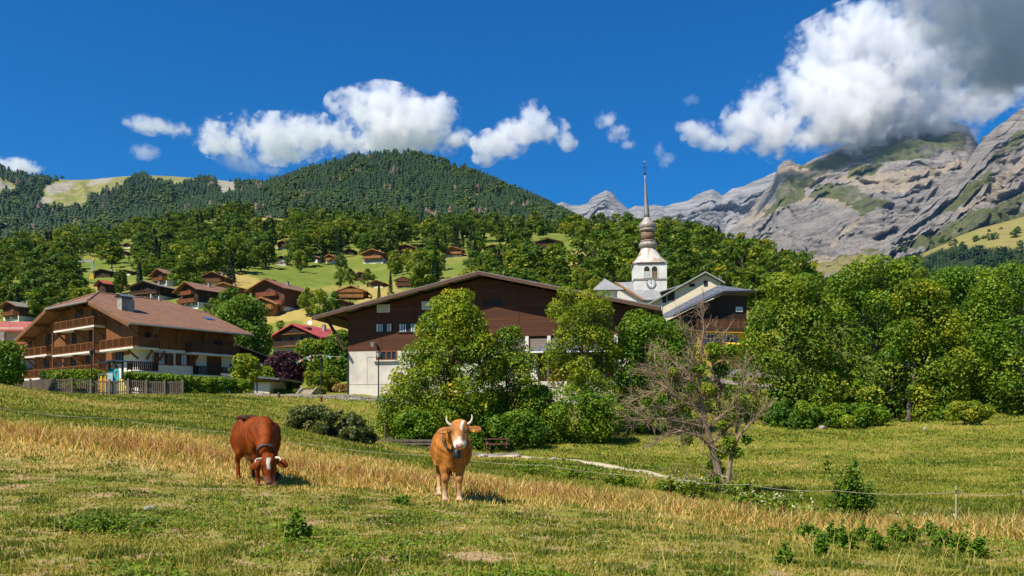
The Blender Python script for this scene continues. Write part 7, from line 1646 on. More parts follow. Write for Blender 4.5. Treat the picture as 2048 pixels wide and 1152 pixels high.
# ------------------------------------------------------------------ weeds, herbs, flower clumps (each a plant)
def herb(name, label, cat, px, Y, hpx, wpx, nst, nleaf, lsize, seed, tint=(1, 1, 1), spike=.25, flowers=0, group=None, row=None):
    rng = np.random.default_rng(seed); base = np.array(G(px, Y)) if row is None else np.array(P(px, row, Y)); s = Y / F; h, w = hpx * s, wpx * s
    r = empty(name, tuple(base), 0, label, cat, group); m = MB(); Pc = []; 
    for i in range(nst):
        a = rng.random() * 6.283; q = rng.random() ** .7 * w * .5; top = np.array([q * math.cos(a), q * math.sin(a) * .8, h * (1 - .75 * q / (w * .5 + 1e-6) * (1 - spike)) * rng.uniform(.7, 1.0) if i else h]); b = np.array([top[0] * .35, top[1] * .35, -.04]); mid = b * .5 + top * .5 + rng.normal(0, .03, 3) * h
        m.tube([b, mid, top], [.006 + h * .006, .005 + h * .003, .003], 4)
        k = max(4, int(nleaf / nst)); t = rng.random(k) ** .8 * .97 + .03; c = np.where(t[:, None] < .5, b + (mid - b) * t[:, None] * 2, mid + (top - mid) * (t[:, None] * 2 - 1)); Pc.append(c + rng.normal(0, 1, (k, 3)) * lsize * (1.25 - t[:, None] * .7) * np.array([1, 1, .5]))
    m.build('stem', [mat_stem], r); Pc = np.concatenate(Pc); V, Fc = leaf_quads(Pc, rng.normal(0, .6, Pc.shape) + np.array([0, -.2, .9]), lsize, rng, .3, 2.0)
    mesh_np('leaves', V, Fc, M_LEAF, dict(rnd=np.repeat(np.clip(rng.normal(.5, .18, len(Pc)), 0, 1), 4)), parent=r).color = (*tint, 1)
    if flowers:
        top = Pc[np.argsort(-Pc[:, 2] + rng.normal(0, h * .25, len(Pc)))[:flowers]] + np.array([0, -.02, lsize * .6]); f4 = np.repeat(top, 3, 0) + rng.normal(0, lsize * .35, (flowers * 3, 3)); V, Fc = leaf_quads(f4, rng.normal(0, .4, f4.shape) + np.array([0, -.5, 1]), lsize * .62, rng, .4, 1.1); mesh_np('blossoms', V, Fc, M_CREAMFL, parent=r)
    return r
mat_stem = mat('plant_stem', (.09, .12, .03), (.13, .12, .05)); M_CREAMFL = mat('cream_blossom', (.46, .43, .26), (.38, .34, .18))
herb('weed', 'tall spiky green weed clump beyond the tape', 'weed', 1706, 19.6, 135, 120, 44, 3600, .075, 1, (.62, .82, .6), .10, row=1046)
herb('weed', 'dark leafy dock plant in the turf before the grazing cow', 'weed', 590, 10.6, 72, 75, 16, 950, .05, 2, (.7, .9, .6), .2)
herb('grass_clump', 'lush bright grass tuft nearest the lower frame corner', 'weed', 205, 11.2, 30, 250, 60, 1500, .045, 3, (.75, .88, .6), .8)
herb('weed', 'leafy weed sprig just behind the green turf edge', 'weed', 800, 15.2, 18, 50, 14, 500, .05, 4, (.7, .95, .6), .5)
for i, (px, Y, h, w, lab) in enumerate([(1615, 12.0, 40, 50, 'rounded nettle clump at the far end of the weed row'), (1660, 11.2, 48, 36, 'upright nettle next to the rounded nettle clump'), (1690, 10.6, 60, 34, 'dark tall nettle in the weed row'), (1725, 11.3, 44, 34, 'slim nettle under the spiky weed clump'), (1752, 10.4, 50, 40, 'bushy nettle in the middle of the weed row'), (1790, 11.6, 42, 36, 'short nettle in the straw behind the bushy one'), (1822, 11.2, 46, 40, 'pair-stemmed nettle in the straw'), (1860, 11.9, 34, 40, 'small nettle before the white post'), (1885, 10.8, 42, 40, 'leafy nettle below the white post'), (1925, 10.2, 60, 40, 'tall dark nettle near the frame side'), (1960, 9.8, 52, 36, 'last nettle of the row by the frame edge'), (1640, 10.2, 42, 26, 'thin dark nettle leaning over the turf'), (1568, 9.2, 44, 30, 'lone nettle closest to the turf centre')]):
    herb('nettle', lab, 'weed', px, Y, h, w, 12, 420, .042, 20 + i, (.62, .85, .6), .3, group='weeds in the dry strip')
for i, (px, Y, h, w, fl, lab) in enumerate([(1395, 27.0, 55, 95, 60, 'white-flowered bramble clump at the foot of the dead tree'), (1340, 29.0, 40, 80, 26, 'green herb clump where the footpath ends'), (1500, 24.5, 42, 100, 46, 'flowering clump beside the dead tree trunk'), (1560, 23.0, 46, 110, 60, 'wide cream flowering meadowsweet between dead tree and spiky weed'), (1630, 21.5, 50, 110, 50, 'meadowsweet touching the spiky weed clump'), (1790, 20.0, 46, 100, 46, 'meadowsweet on the frame side of the spiky weed clump'), (1850, 19.4, 42, 90, 46, 'cream flowering herbs before the mown meadow'), (1905, 19.0, 40, 80, 34, 'last cream flowering herbs before the white post'), (1240, 30.0, 34, 110, 12, 'low herb clump under the footpath'), (1140, 32.0, 34, 130, 8, 'green stream side herbs near the stone kerb'), (1060, 33.5, 32, 110, 8, 'stream side herbs below the bench'), (1480, 29.0, 36, 90, 30, 'herbs in the shade of the dead tree')]):
    herb('herb_clump', lab, 'plant', px, Y, h, w, 26, 1300, .075, 50 + i, (.95, 1.02, .75), .6, flowers=int(fl * .45), group='herbs along the stream')
# ------------------------------------------------------------------ small things of the place
def strip(name, line, width, m, lift=.03, nw=5, step=.35, wob=.0, seed=1):
    """A path or road laid on the ground along (px, Y) points."""
    pts = []
    for (a, b), (c, d) in zip(line, line[1:]):
        A = np.array([(a - CX) / F * b, b]); B = np.array([(c - CX) / F * d, d]); n = max(2, int(np.linalg.norm(B - A) / step)); pts += [A + (B - A) * i / n for i in range(n)]
    pts.append(np.array([(line[-1][0] - CX) / F * line[-1][1], line[-1][1]])); p = np.array(pts); t = np.gradient(p, axis=0); t /= np.linalg.norm(t, axis=1, keepdims=True); nrm = np.stack([-t[:, 1], t[:, 0]], 1)
    w = (width if np.isscalar(width) else np.interp(np.linspace(0, 1, len(p)), np.linspace(0, 1, len(width)), width)) * (1 + wob * noise2(np.arange(len(p)) * .31, np.zeros(len(p)), seed))
    s = np.linspace(-.5, .5, nw); X = p[:, None] + nrm[:, None] * (s[None, :, None] * np.reshape(w, (-1, 1, 1)) if not np.isscalar(w) else s[None, :, None] * w)
    Z = gz(X[..., 0], X[..., 1]) + lift - .05 * (np.abs(s)[None] > .49); V = np.concatenate([X, Z[..., None]], -1).reshape(-1, 3)
    return tag(mesh_np(name, V, grid_faces(len(p), nw), m, smooth=True), kind='structure')
M_PATH = mat('trodden_gravel', (.52, .43, .31), (.40, .33, .23), scale=3, rough=1, bump=.2, c3=(.34, .29, .17), scale2=1.2)
strip('footpath', PATH, [.9, .85, .75, .85, 1.0, .9, .3], M_PATH, .05, 5, .3, .12)
strip('side_path', [(1960, 21.0), (2010, 20.2), (2080, 19.4)], .5, M_PATH, .05, 4, .2, .4, 3)
strip('road', [(470, 80.5), (560, 79.0), (650, 77.2), (760, 76.0), (850, 75.5)], [5.5, 5.0, 5.5, 6.0, 6.0], M_ASPH, .06, 9, .6)
strip('village_road', [(1380, 86.5), (1470, 85.0), (1560, 84.5), (1660, 84.5)], 3.5, M_ASPH, .08, 7, .6)
def retaining_wall():
    r = empty('retaining_wall', G(1500, 83), 0, 'low pale stone wall along the village road between dead tree and leafy trees', 'wall'); b = Vector(r.location); m = MB(); rg = random.Random(7)
    for i in range(34):
        px = 1425 + i * 4.2
        for k in range(3):
            q = Vector(P(px + (k % 2) * 2, 752 - k * 5.2, 83)) - b; m.box(q, (.19 + .03 * rg.random(), .4 + .06 * rg.random(), .24), 0)
    m.build('stones', [M_STONE], r)
    for i in range(5):
        q = Vector(P(1430 + i * 32, 738, 83)) - b; MB().tube([q, q + Vector((0, 0, .9))], .03, 6).build('post', [M_METAL], r)
    m = MB()
    for k in (.45, .85): m.beam(Vector(P(1428, 738, 83)) - b + Vector((0, 0, k)), Vector(P(1562, 738, 83)) - b + Vector((0, 0, k)), .03, .03)
    m.build('rail', [M_METAL], r)
retaining_wall()
# picket fence of the playground
def picket_fence():
    A, B, C = (np.array(G(40, 77)), np.array(G(107, 72)), np.array(G(366, 74.5))); r = empty('picket_fence', tuple(B), 0, 'weathered grey picket fence around the playground below the large chalet', 'fence')
    for (p, q, np_) in ((A, B, 3), (B, C, 7)):
        L = np.linalg.norm(q - p); n = int(L / .16); m = MB()
        pt = lambda t: np.array([p[0] + (q[0] - p[0]) * t, p[1] + (q[1] - p[1]) * t, 0]); gzz = lambda t: float(gz(pt(t)[0], pt(t)[1]))
        rg = random.Random(3)
        for i in range(n):
            t = (i + .5) / n; a = pt(t) - B; z = gzz(t) - B[2]; hh = 1.22 + rg.uniform(-.03, .03); m.beam((a[0], a[1], z + .06), (a[0], a[1], z + hh), .075, .025)
        for hgt in (.3, 1.22):
            for i in range(8):
                a, b = pt(i / 8) - B, pt((i + 1) / 8) - B; m.beam((a[0], a[1] + .05, gzz(i / 8) - B[2] + hgt), (b[0], b[1] + .05, gzz((i + 1) / 8) - B[2] + hgt), .06, .10)
        m.build('pickets', [M_GREYW], r)
        for i in range(np_ + 1):
            if i == 0 and p is B: continue
            a = pt(i / np_) - B; z = gzz(i / np_) - B[2]; MB().beam((a[0], a[1] - .06, z - .3), (a[0], a[1] - .06, z + 1.42), .15, .15).build('post', [M_GREYW], r)
picket_fence()
def picnic_table(label, loc, rz, w, top, name='picnic_table'):
    r = empty(name, loc, rz, label, 'picnic table'); MB().b2(-w / 2, w / 2, -.38, .38, .70, .75).build('table_top', [top], r)
    for s in (-1, 1): MB().b2(-w / 2, w / 2, s * .78 - .14, s * .78 + .14, .42, .46).build('bench', [top], r)
    for x in (-w * .38, w * .38):
        m = MB(); m.beam((x, -.62, -.05), (x, -.2, .70), .08, .1); m.beam((x, .62, -.05), (x, .2, .70), .08, .1); m.beam((x, -.85, .38), (x, .85, .38), .06, .1); m.build('leg_frame', [top], r)
M_TABLE = mat('table_timber', (.12, .055, .035), (.075, .038, .026), scale=5); M_TABLER = mat('red_table_timber', (.16, .065, .045), (.11, .045, .035), scale=5)  # red timber is darkened to stand in for shade on the bench
picnic_table('dark timber picnic table behind the picket fence', G(146, 73.2, .05), .05, 2.6, M_TABLE); picnic_table('second dark picnic table, half behind the first, at the picket fence', G(176, 74.0, .05), -.1, 1.6, M_TABLE)
picnic_table('reddish timber picnic bench in the shade beside the cow bell', G(993, 50.5, .05), .06, 1.5, M_TABLER, 'picnic_bench')
def playground():
    Y0 = 77.5; s = Y0 / F; b = np.array(G(232, Y0)); r = empty('playground_tower', tuple(b), 0, 'colourful play tower with turquoise panel and yellow slide behind the picket fence', 'play tower'); X = lambda px: (px - 232) * s; Z = lambda row: (HZ - row) * s - b[2]
    teal = mat('dark_teal', (.015, .05, .07), (.02, .065, .085), rough=.5); turq = mat('turquoise_panel', (.06, .46, .52), (.05, .40, .46), rough=.45); org = mat('orange_panel', (.45, .14, .035), (.36, .11, .03), rough=.5); yel = mat('yellow_panel', (.72, .58, .03), (.64, .50, .03), rough=.5); navy = mat('navy_roof', (.025, .045, .12), (.03, .055, .14), rough=.5); pale = mat('pale_panel', (.42, .56, .56), (.34, .48, .50), rough=.5)
    for px in (217, 229, 243): MB().beam((X(px), .2 if px != 229 else -.1, -.2), (X(px), .2 if px != 229 else -.1, Z(720)), .16, .16).build('post', [teal], r)
    MB().prism([(X(204), -.3, Z(727)), (X(229), -.3, Z(722)), (X(229), .9, Z(722)), (X(204), .9, Z(727))], (0, 0, .10)).prism([(X(229.5), -.3, Z(722)), (X(256), -.3, Z(724)), (X(256), .9, Z(724)), (X(229.5), .9, Z(722))], (0, 0, .10)).build('roof', [navy], r)
    m = MB(); n = 20; o, i_ = [], []
    for k in range(n):
        t = 2 * math.pi * k / n; c, q = math.cos(t), math.sin(t); ro = 1 / max(abs(c), abs(q)) ** .75; cx, cz = (X(230.5) + X(241)) / 2, (Z(738) + Z(763)) / 2; a, h = (X(241) - X(230.5)) / 2, (Z(738) - Z(763)) / 2
        o.append((cx + a * ro * c, cz + h * min(ro, 1.15) * q)); i_.append((cx + a * .42 * c, cz + .1 + h * .48 * q))
    for k in range(n):
        j = (k + 1) % n; vs = [(o[k][0], -.32, o[k][1]), (o[j][0], -.32, o[j][1]), (i_[j][0], -.32, i_[j][1]), (i_[k][0], -.32, i_[k][1])]; m.prism(vs, (0, .08, 0))
    m.build('turquoise_panel', [turq], r); MB().b2(X(215), X(228), .0, .06, Z(763), Z(746)).build('pale_panel', [pale], r); MB().b2(X(214), X(228), .08, .13, Z(746), Z(737)).build('green_panel', [mat('sea_green_panel', (.02, .20, .18), (.02, .16, .15))], r)
    m = MB()
    for px in (196, 200, 205, 210): m.beam((X(px), -.1, -.1), (X(px) + .05, .2, Z(754 + abs(px - 202) * .5)), .17, .05)
    m.build('climbing_ramp', [org], r); MB().b2(X(203), X(206), -.25, -.2, 0, Z(752)).b2(X(212), X(214), -.25, -.2, 0, Z(752)).build('yellow_post', [yel], r)
    m = MB()
    for k in range(5): m.beam((X(244 + k * 4.4), -.4 - k * .12, -.1), (X(244 + k * 4.4), -.4 - k * .12, Z(757 + k * 6.5)), .16, .05)
    m.prism([(X(242), -.35, Z(757)), (X(246), -.35, Z(757)), (X(268), -.9, Z(788)), (X(264), -.9, Z(790))], (0, .7, 0)); m.build('slide', [yel], r)
    MB().b2(X(216), X(244), -.1, 1.1, Z(766), Z(763.5)).build('platform', [teal], r); MB().tube([(X(194), .3, 0), (X(194), .3, Z(748)), (X(215), .3, Z(748))], .035, 6).build('climbing_bar', [M_METAL], r)
playground()
def lamp_post(label, px, row, Y, top, head='lantern'):
    O = P(px, row, Y); s = Y / F; h = (row - top) * s; r = empty('street_lamp', O, 0, label, 'street lamp', 'street lamps of the village'); MB().lathe([(.11, -.2), (.10, .35), (.06, .45), (.05, h - .55)], 10).build('pole', [M_DMETAL], r)
    l = MB().lathe([(.10, h - .55), (.17, h - .30), (.20, h - .12)], 8).build('lantern', [mat('lantern_glass', (.50, .55, .55), (.42, .48, .48), rough=.3) if head != 'dark' else M_DMETAL], r, smooth=False)
    MB().lathe([(.24, h - .12), (.16, h), (.03, h + .06)], 8).build('lantern_cap', [M_DMETAL], l); MB().lathe([(.08, h - .66), (.13, h - .55), (.06, h - .5)], 8).build('lantern_base', [mat('green_iron', (.02, .12, .06), (.02, .10, .05))], l)
lamp_post('black street lamp standing in front of the chalet terrace', 183, 787, 76, 699, 'dark'); lamp_post('street lamp with pale lantern against the white hall wall', 757, 800, 73, 702); lamp_post('dark street lamp rising from the clipped garden shrubs', 642, 793, 88, 716, 'dark'); lamp_post('small dark street lamp by the white parked car', 597, 765, 112, 735, 'dark')
for px, lab in ((501, 'thin dark pole touching the edge of the garage'), (514, 'thin dark pole before the garage door')):
    O = P(px, 797, 86); r = empty('utility_pole', O, 0, lab, 'pole'); MB().lathe([(.07, -.3), (.06, 2.4)], 8).build('pole', [M_DMETAL], r); MB().lathe([(.11, 2.4), (.10, 2.5), (.02, 2.54)], 8).build('cap', [M_METAL], r)
def bollard(label, px, row, Y, h, m):
    r = empty('bollard', P(px, row, Y), 0, label, 'bollard', 'bollards along the road'); MB().lathe([(.13, -.2), (.13, h * .82), (.12, h * .86)], 10).build('post', [m], r); MB().lathe([(.12, h * .86), (.145, h * .9), (.12, h * .98), (.03, h)], 10).build('cap', [m], r)
bollard('stout grey timber bollard on the pavement before the plum tree', 557.5, 799, 73, .58, M_GREYW); bollard('short dark timber bollard by the hall corner', 642, 804, 71.5, .48, M_BEAM)
def bunting():
    pts = [(594, 724), (604, 720), (614, 714.5), (623, 711.5), (644, 711), (662, 713.5), (684, 714.5)]; Y0 = 99; b = np.array(P(623, 790, Y0)); r = empty('bunting', tuple(b), 0, 'string of coloured flags hanging across the garden before the red-roofed chalet', 'bunting')
    q = [np.array(P(x, y - 1, Y0)) - b for x, y in pts]; MB().tube(q, .012, 4).build('string', [M_WFRAME], r); MB().tube([(0, 0, -.2), (0, 0, (790 - 693) * Y0 / F)], .045, 6).build('pole', [M_DMETAL], r)
    cols = {'teal': (.05, .35, .32), 'yellow': (.75, .55, .04), 'white': (.75, .75, .73), 'orange': (.75, .25, .04), 'green': (.04, .40, .10), 'red': (.60, .06, .03)}; M_ = {k: mat(k + '_flag', v, rough=.8) for k, v in cols.items()}
    for x, y, c in ((594, 724, 'teal'), (598, 722, 'yellow'), (601, 720, 'white'), (605, 719, 'orange'), (610, 716, 'teal'), (614, 714, 'yellow'), (620, 711.5, 'white'), (627, 710.5, 'orange'), (634, 710.5, 'green'), (646, 711, 'yellow'), (653, 712, 'teal'), (659, 713, 'white'), (673, 714, 'red'), (679, 714, 'green')):
        a = np.array(P(x, y - .5, Y0)) - b; MB().prism([(a[0] - .13, a[1], a[2]), (a[0] + .13, a[1], a[2]), (a[0] + .02, a[1] + .03, a[2] - .30)], (0, .012, 0)).build('flag', [M_[c]], r)
bunting()
def garden_steps():
    r = empty('garden_steps', P(603, 795, 85), 0, 'wide pale garden steps between plum tree and clipped shrubs', 'steps')
    m = MB()
    for k in range(6): m.b2(-.65, .65, k * .55, k * .55 + .6, -.2, .05 + k * .17)
    m.build('steps', [M_GRAVEL], r)
    for s in (-1, 1): MB().prism([(s * .72 - .07, 0, -.2), (s * .72 - .07, 3.4, -.2), (s * .72 - .07, 3.4, 1.2), (s * .72 - .07, 0, .22)], (.14, 0, 0)).build('side_wall', [M_STONE], r)
garden_steps()
def car(label, px, row, Y, rz, col, suv=False):
    O = P(px, row, Y); r = empty('parked_car', O, rz, label, 'car', 'cars parked beyond the garden'); paint = mat('car_paint', col, tuple(c * .9 for c in col), rough=.28, spec=.5); H = 1.75 if suv else 1.45
    prof = [(-2.1, .35), (2.1, .35), (2.12, .75), (1.95, .92), (1.15, 1.0), (.55, H), (-1.35, H), (-1.95, 1.0), (-2.12, .85)]
    MB().prism([(x, -.85, z) for x, z in prof], (0, 1.7, 0)).build('body', [paint], r)
    for s in (-1, 1): MB().prism([(1.0, s * .86, 1.02), (.52, s * .86, H - .08), (-1.3, s * .86, H - .08), (-1.75, s * .86, 1.02)], (0, s * .012, 0)).build('side_window', [M_GLASS], r)
    for x0, x1 in ((1.13, .58), (-1.93, -1.38)): MB().prism([(x0 + .03 * (1 if x0 > 0 else -1), -.72, 1.03), (x0 + .03 * (1 if x0 > 0 else -1), .72, 1.03), (x1 + .03 * (1 if x0 > 0 else -1), .66, H - .07), (x1 + .03 * (1 if x0 > 0 else -1), -.66, H - .07)], (.012 * (1 if x0 > 0 else -1), 0, .006)).build('windscreen', [M_GLASS], r)
    for x in (-1.3, 1.32):
        for s in (-1, 1):
            w = MB().tube([(x, s * .72, .32), (x, s * .88, .32)], .32, 16).build('wheel', [M_BLACK], r); MB().tube([(x, s * .875, .32), (x, s * .895, .32)], .19, 12).build('rim', [M_METAL], w)
    for s in (-1, 1): MB().b2(2.08, 2.14, s * .6 - .16, s * .6 + .16, .66, .8).build('headlight', [M_WFRAME], r); MB().b2(-2.15, -2.09, s * .62 - .13, s * .62 + .13, .75, .9).build('tail_light', [mat('tail_lamp', (.4, .02, .02))], r)
car('white parked car glimpsed between plum tree and umbrella shaped shrub', 601, 762, 118, .35, (.75, .75, .74), True); car('bright blue parked car half hidden by the orange-brown shrub', 660, 764, 120, .2, (.04, .28, .62))
def footbridge():
    Y0 = 49.5; s = Y0 / F; b = np.array(P(798, 909, Y0)); r = empty('footbridge', tuple(b), 0, 'small weathered wooden footbridge with rails behind the dry grass', 'bridge'); X = lambda px: (px - 798) * s; Z = lambda row: (909 - row) * s
    MB().b2(X(728), X(868), 0, 1.5, -.12, 0).build('deck', [M_GREYW], r); MB().b2(X(728), X(740), -.1, 1.6, -.9, -.12).b2(X(856), X(868), -.1, 1.6, -.9, -.12).build('abutment', [M_STONE], r)
    for y, d in ((0.02, 0), (1.48, 1)):
        for px in ((738, 778, 817, 858) if not d else (740, 782, 826, 862)): MB().beam((X(px), y, -.1), (X(px), y, Z(880)), .10, .10).build('post', [M_GREYW], r)
        for row in (881.5, 888, 896, 902): MB().beam((X(732), y - .06, Z(row)), (X(864), y - .06, Z(row)), .045, .10 if row < 883 else .07).build('rail', [M_GREYW], r)
footbridge()
def bank_steps():
    r = empty('bank_steps', G(786, 52.5), math.radians(8), 'narrow timber edged steps climbing the bank behind the footbridge', 'steps'); b = Vector(r.location)
    for k in range(9): MB().b2(-.35, .35, k * .75, k * .75 + .5, -.15 + k * .17, .05 + k * .19).build('step', [M_GREYW], r)
    MB().tube([(-.5, 0, 0), (-.5, 0, .95)], .04, 6).tube([(-.5, 6.2, 1.5), (-.5, 6.2, 2.4)], .04, 6).beam((-.5, 0, .93), (-.5, 6.2, 2.38), .05, .05).build('handrail', [M_GREYW], r)
bank_steps()
def rock(label, px, Y, d, seed):
    rng = np.random.default_rng(seed); O = np.array(G(px, Y)); V = []; Fc = []; n, k = 10, 6
    for i in range(k + 1):
        for j in range(n):
            t = math.pi * i / k; a = 2 * math.pi * j / n; v = np.array([math.sin(t) * math.cos(a), math.sin(t) * math.sin(a), math.cos(t) * .62]); V.append(v * d * (1 + .45 * float(noise2(v[0] * 1.7 + seed, v[1] * 1.7 + v[2] * 2, seed))))
    for i in range(k):
        for j in range(n): Fc.append((i * n + j, (i + 1) * n + j, (i + 1) * n + (j + 1) % n, i * n + (j + 1) % n))
    o = mesh_np('rock', np.array(V), np.array(Fc), [M_STONE]); o.location = O + np.array([0, 0, d * .15]); tag(o, label, 'rock', 'stones along the footpath')
for i, (px, Y, d, lab) in enumerate([(1036, 47.2, .2, 'pale boulder at the start of the footpath'), (1085, 46.0, .15, 'pale stone on the stream side of the footpath'), (1108, 45.0, .2, 'small stone just past the pale footpath stone'), (1060, 45.5, .18, 'low stone between the two pale footpath stones'), (968, 48.4, .22, 'stone at the kerb below the picnic bench'), (1645, 63.5, .28, 'grey rock under the brambles at the meadow edge'), (1850, 62.0, .22, 'grey rock in the scrub at the far meadow edge'), (300, 13.2, .10, 'small white stone in the pasture grass')]): rock(lab, px, Y, d, i + 3)
def kerb():
    r = empty('stone_kerb', G(985, 48.6), 0, 'rough stone kerb at the path end under the picnic bench', 'kerb'); b = Vector(r.location); rg = random.Random(9); m = MB()
    for i in range(16): q = Vector(G(944 + i * 6, 48.9 - .02 * i)) - b; m.box((q.x, q.y, q.z + .06), (.2, .3, .16 + .06 * rg.random()), rg.uniform(-.2, .2))
    m.build('stones', [M_STONE], r)
kerb()
def electric_fence():
    r = empty('electric_fence', G(455, 23.2), 0, 'pale electric fence tape on thin posts across the dry grass', 'fence'); b = Vector(r.location); posts = [-330, 5, 236, 452, 640, 872, 1092, 1340, 1500, 1668, 1912, 2042, 2400]; tops = []
    for px in posts:
        Y = float(tapeY(px)); g = Vector(G(px, Y)) - b; h = .78; t = g + Vector((0, 0, h)); tops.append(t); p = MB().tube([g - Vector((0, 0, .1)), t + Vector((0, 0, .1))], .0065, 6).build('post', [M_CONC if px == 1912 else M_BEAM], r); MB().tube([t - Vector((0, 0, .03)), t + Vector((0, 0, .03))], .012, 6).build('insulator', [M_BLACK], p)
    m = MB()
    for a, c in zip(tops, tops[1:]):
        n = 10; pr = None
        for i in range(n + 1):
            t = i / n; q = a + (c - a) * t - Vector((0, 0, .10 * 4 * t * (1 - t) * .6))
            if pr is not None: m.beam(pr, q, .005, .007)
            pr = q
    m.build('tape', [mat('fence_tape', (.38, .31, .23), (.30, .25, .18), rough=.7)], r)
electric_fence()
def crane():
    Y0 = ysolve(185, 557, 335); s = Y0 / F; b = P(185, 557, Y0); r = empty('tower_crane', b, 0, 'slender tower crane with yellow base and grey jib above the village', 'crane'); Z = lambda row: (557 - row) * s; X = lambda px: (px - 185) * s; yel = mat('crane_yellow', (.70, .42, .03), (.6, .36, .03)); gr = mat('crane_grey', (.50, .52, .55), (.42, .44, .47))
    def lattice(m, p0, p1, w):
        p0, p1 = Vector(p0), Vector(p1); d = p1 - p0; u = Vector((0, 1, 0)); v = d.normalized().cross(u); cs = [u * w * i + v * w * j for i, j in ((-1, -1), (1, -1), (1, 1), (-1, 1))]
        for c in cs: m.beam(p0 + c, p1 + c, .11, .11)
        n = max(2, int(d.length / (w * 2.6)))
        for k in range(n):
            for i in range(4): m.beam(p0 + d * k / n + cs[i], p0 + d * (k + 1) / n + cs[(i + 1) % 4], .07, .07)
    m = MB(); lattice(m, (0, 0, Z(548)), (0, 0, Z(522)), .35); m.build('mast', [gr], r); MB().b2(-.8, .8, -.8, .8, -.5, Z(553)).b2(-.45, .45, -.45, .45, Z(553), Z(548)).build('base', [yel], r)
    m = MB(); lattice(m, (X(187), 0, Z(521)), (X(158), 0, Z(524)), .28); m.build('jib', [gr], r); MB().prism([(-.4, -.3, Z(523)), (.9, -.3, Z(519)), (.7, -.3, Z(514)), (.3, -.3, Z(516))], (0, .6, 0)).build('jib_head', [yel], r); MB().tube([(X(187), 0, Z(514.5)), (X(165), 0, Z(523))], .05, 4).build('stay_cable', [M_DMETAL], r)
crane()
for px, row, top, Y, lab in ((1161, 474, 455, 430, 'pale lattice mast in the wood above the tan field'), (607, 462, 444, 520, 'pale mast among the trees above the red painted chalet')):
    Y1 = ysolve(px, row, Y); h = (row - top) / F * Y1; r = empty('mast', P(px, row, Y1), 0, lab, 'mast'); m = MB()
    for i in range(3): a = 2.1 * i; m.tube([(.45 * math.cos(a), .45 * math.sin(a), -4), (.22 * math.cos(a), .22 * math.sin(a), h)], .10, 5)
    for k in range(9): m.beam((-.35, 0, h * k / 9), (.3, 0, h * (k + 1) / 9), .08, .08)
    m.build('tower', [M_METAL], r); MB().b2(-.5, .5, -.3, .3, h, h + .5).build('antenna', [M_WFRAME], r)
# ------------------------------------------------------------------ cumulus clouds: scattering volumes at their true distance
def cloud_material(name, B, dens, nscale, seed, wisp=1.0, aniso=.15):
    m = bpy.data.materials.new(name); m.use_nodes = True; nt = m.node_tree; nt.nodes.clear(); out = N(nt, 'ShaderNodeOutputMaterial')
    geo = N(nt, 'ShaderNodeNewGeometry'); pos = geo.outputs['Position']
    w = N(nt, 'ShaderNodeTexNoise', i_Scale=nscale * .45, i_Detail=2.0); mp = N(nt, 'ShaderNodeVectorMath', operation='ADD'); mp.inputs[1].default_value = (seed * 913.0, 0, 0); nt.links.new(pos, mp.inputs[0]); nt.links.new(mp.outputs[0], w.inputs['Vector'])
    cur = None
    for c, r in B:
        s = N(nt, 'ShaderNodeVectorMath', operation='SUBTRACT'); s.inputs[1].default_value = c; nt.links.new(pos, s.inputs[0])
        k = N(nt, 'ShaderNodeVectorMath', operation='MULTIPLY'); k.inputs[1].default_value = tuple(1.0 / q for q in r); nt.links.new(s.outputs[0], k.inputs[0])
        l = N(nt, 'ShaderNodeVectorMath', operation='LENGTH'); nt.links.new(k.outputs[0], l.inputs[0])
        if cur is None: cur = l.outputs['Value']
        else:
            mn = N(nt, 'ShaderNodeMath', operation='SMOOTH_MIN', i_2=.25); nt.links.new(cur, mn.inputs[0]); nt.links.new(l.outputs['Value'], mn.inputs[1]); cur = mn.outputs[0]
    n = N(nt, 'ShaderNodeTexNoise', i_Scale=nscale * 2.0, i_Detail=8.0); n.inputs['Roughness'].default_value = .66; nt.links.new(mp.outputs[0], n.inputs['Vector'])
    sc_ = N(nt, 'ShaderNodeMath', operation='MULTIPLY', i_1=.82); nt.links.new(cur, sc_.inputs[0]); cur = sc_.outputs[0]
    a = N(nt, 'ShaderNodeMath', operation='MULTIPLY_ADD', i_1=3.5 * wisp, i_2=-1.75 * wisp); nt.links.new(n.outputs['Fac'], a.inputs[0])
    a2 = N(nt, 'ShaderNodeMath', operation='MULTIPLY_ADD', i_1=1.5 * wisp, i_2=-.75 * wisp); nt.links.new(w.outputs['Fac'], a2.inputs[0])
    t = N(nt, 'ShaderNodeMath', operation='ADD'); nt.links.new(cur, t.inputs[0]); nt.links.new(a.outputs[0], t.inputs[1]); t2 = N(nt, 'ShaderNodeMath', operation='ADD'); nt.links.new(t.outputs[0], t2.inputs[0]); nt.links.new(a2.outputs[0], t2.inputs[1])
    d = N(nt, 'ShaderNodeMapRange', i_1=1.02, i_2=.28, i_3=0.0, i_4=dens * .62); d.interpolation_type = 'SMOOTHSTEP'; nt.links.new(t2.outputs[0], d.inputs[0])
    v = N(nt, 'ShaderNodeVolumePrincipled'); v.inputs['Color'].default_value = (.985, .99, 1, 1); v.inputs['Anisotropy'].default_value = aniso; nt.links.new(d.outputs[0], v.inputs['Density']); nt.links.new(v.outputs[0], out.inputs['Volume'])
    return m
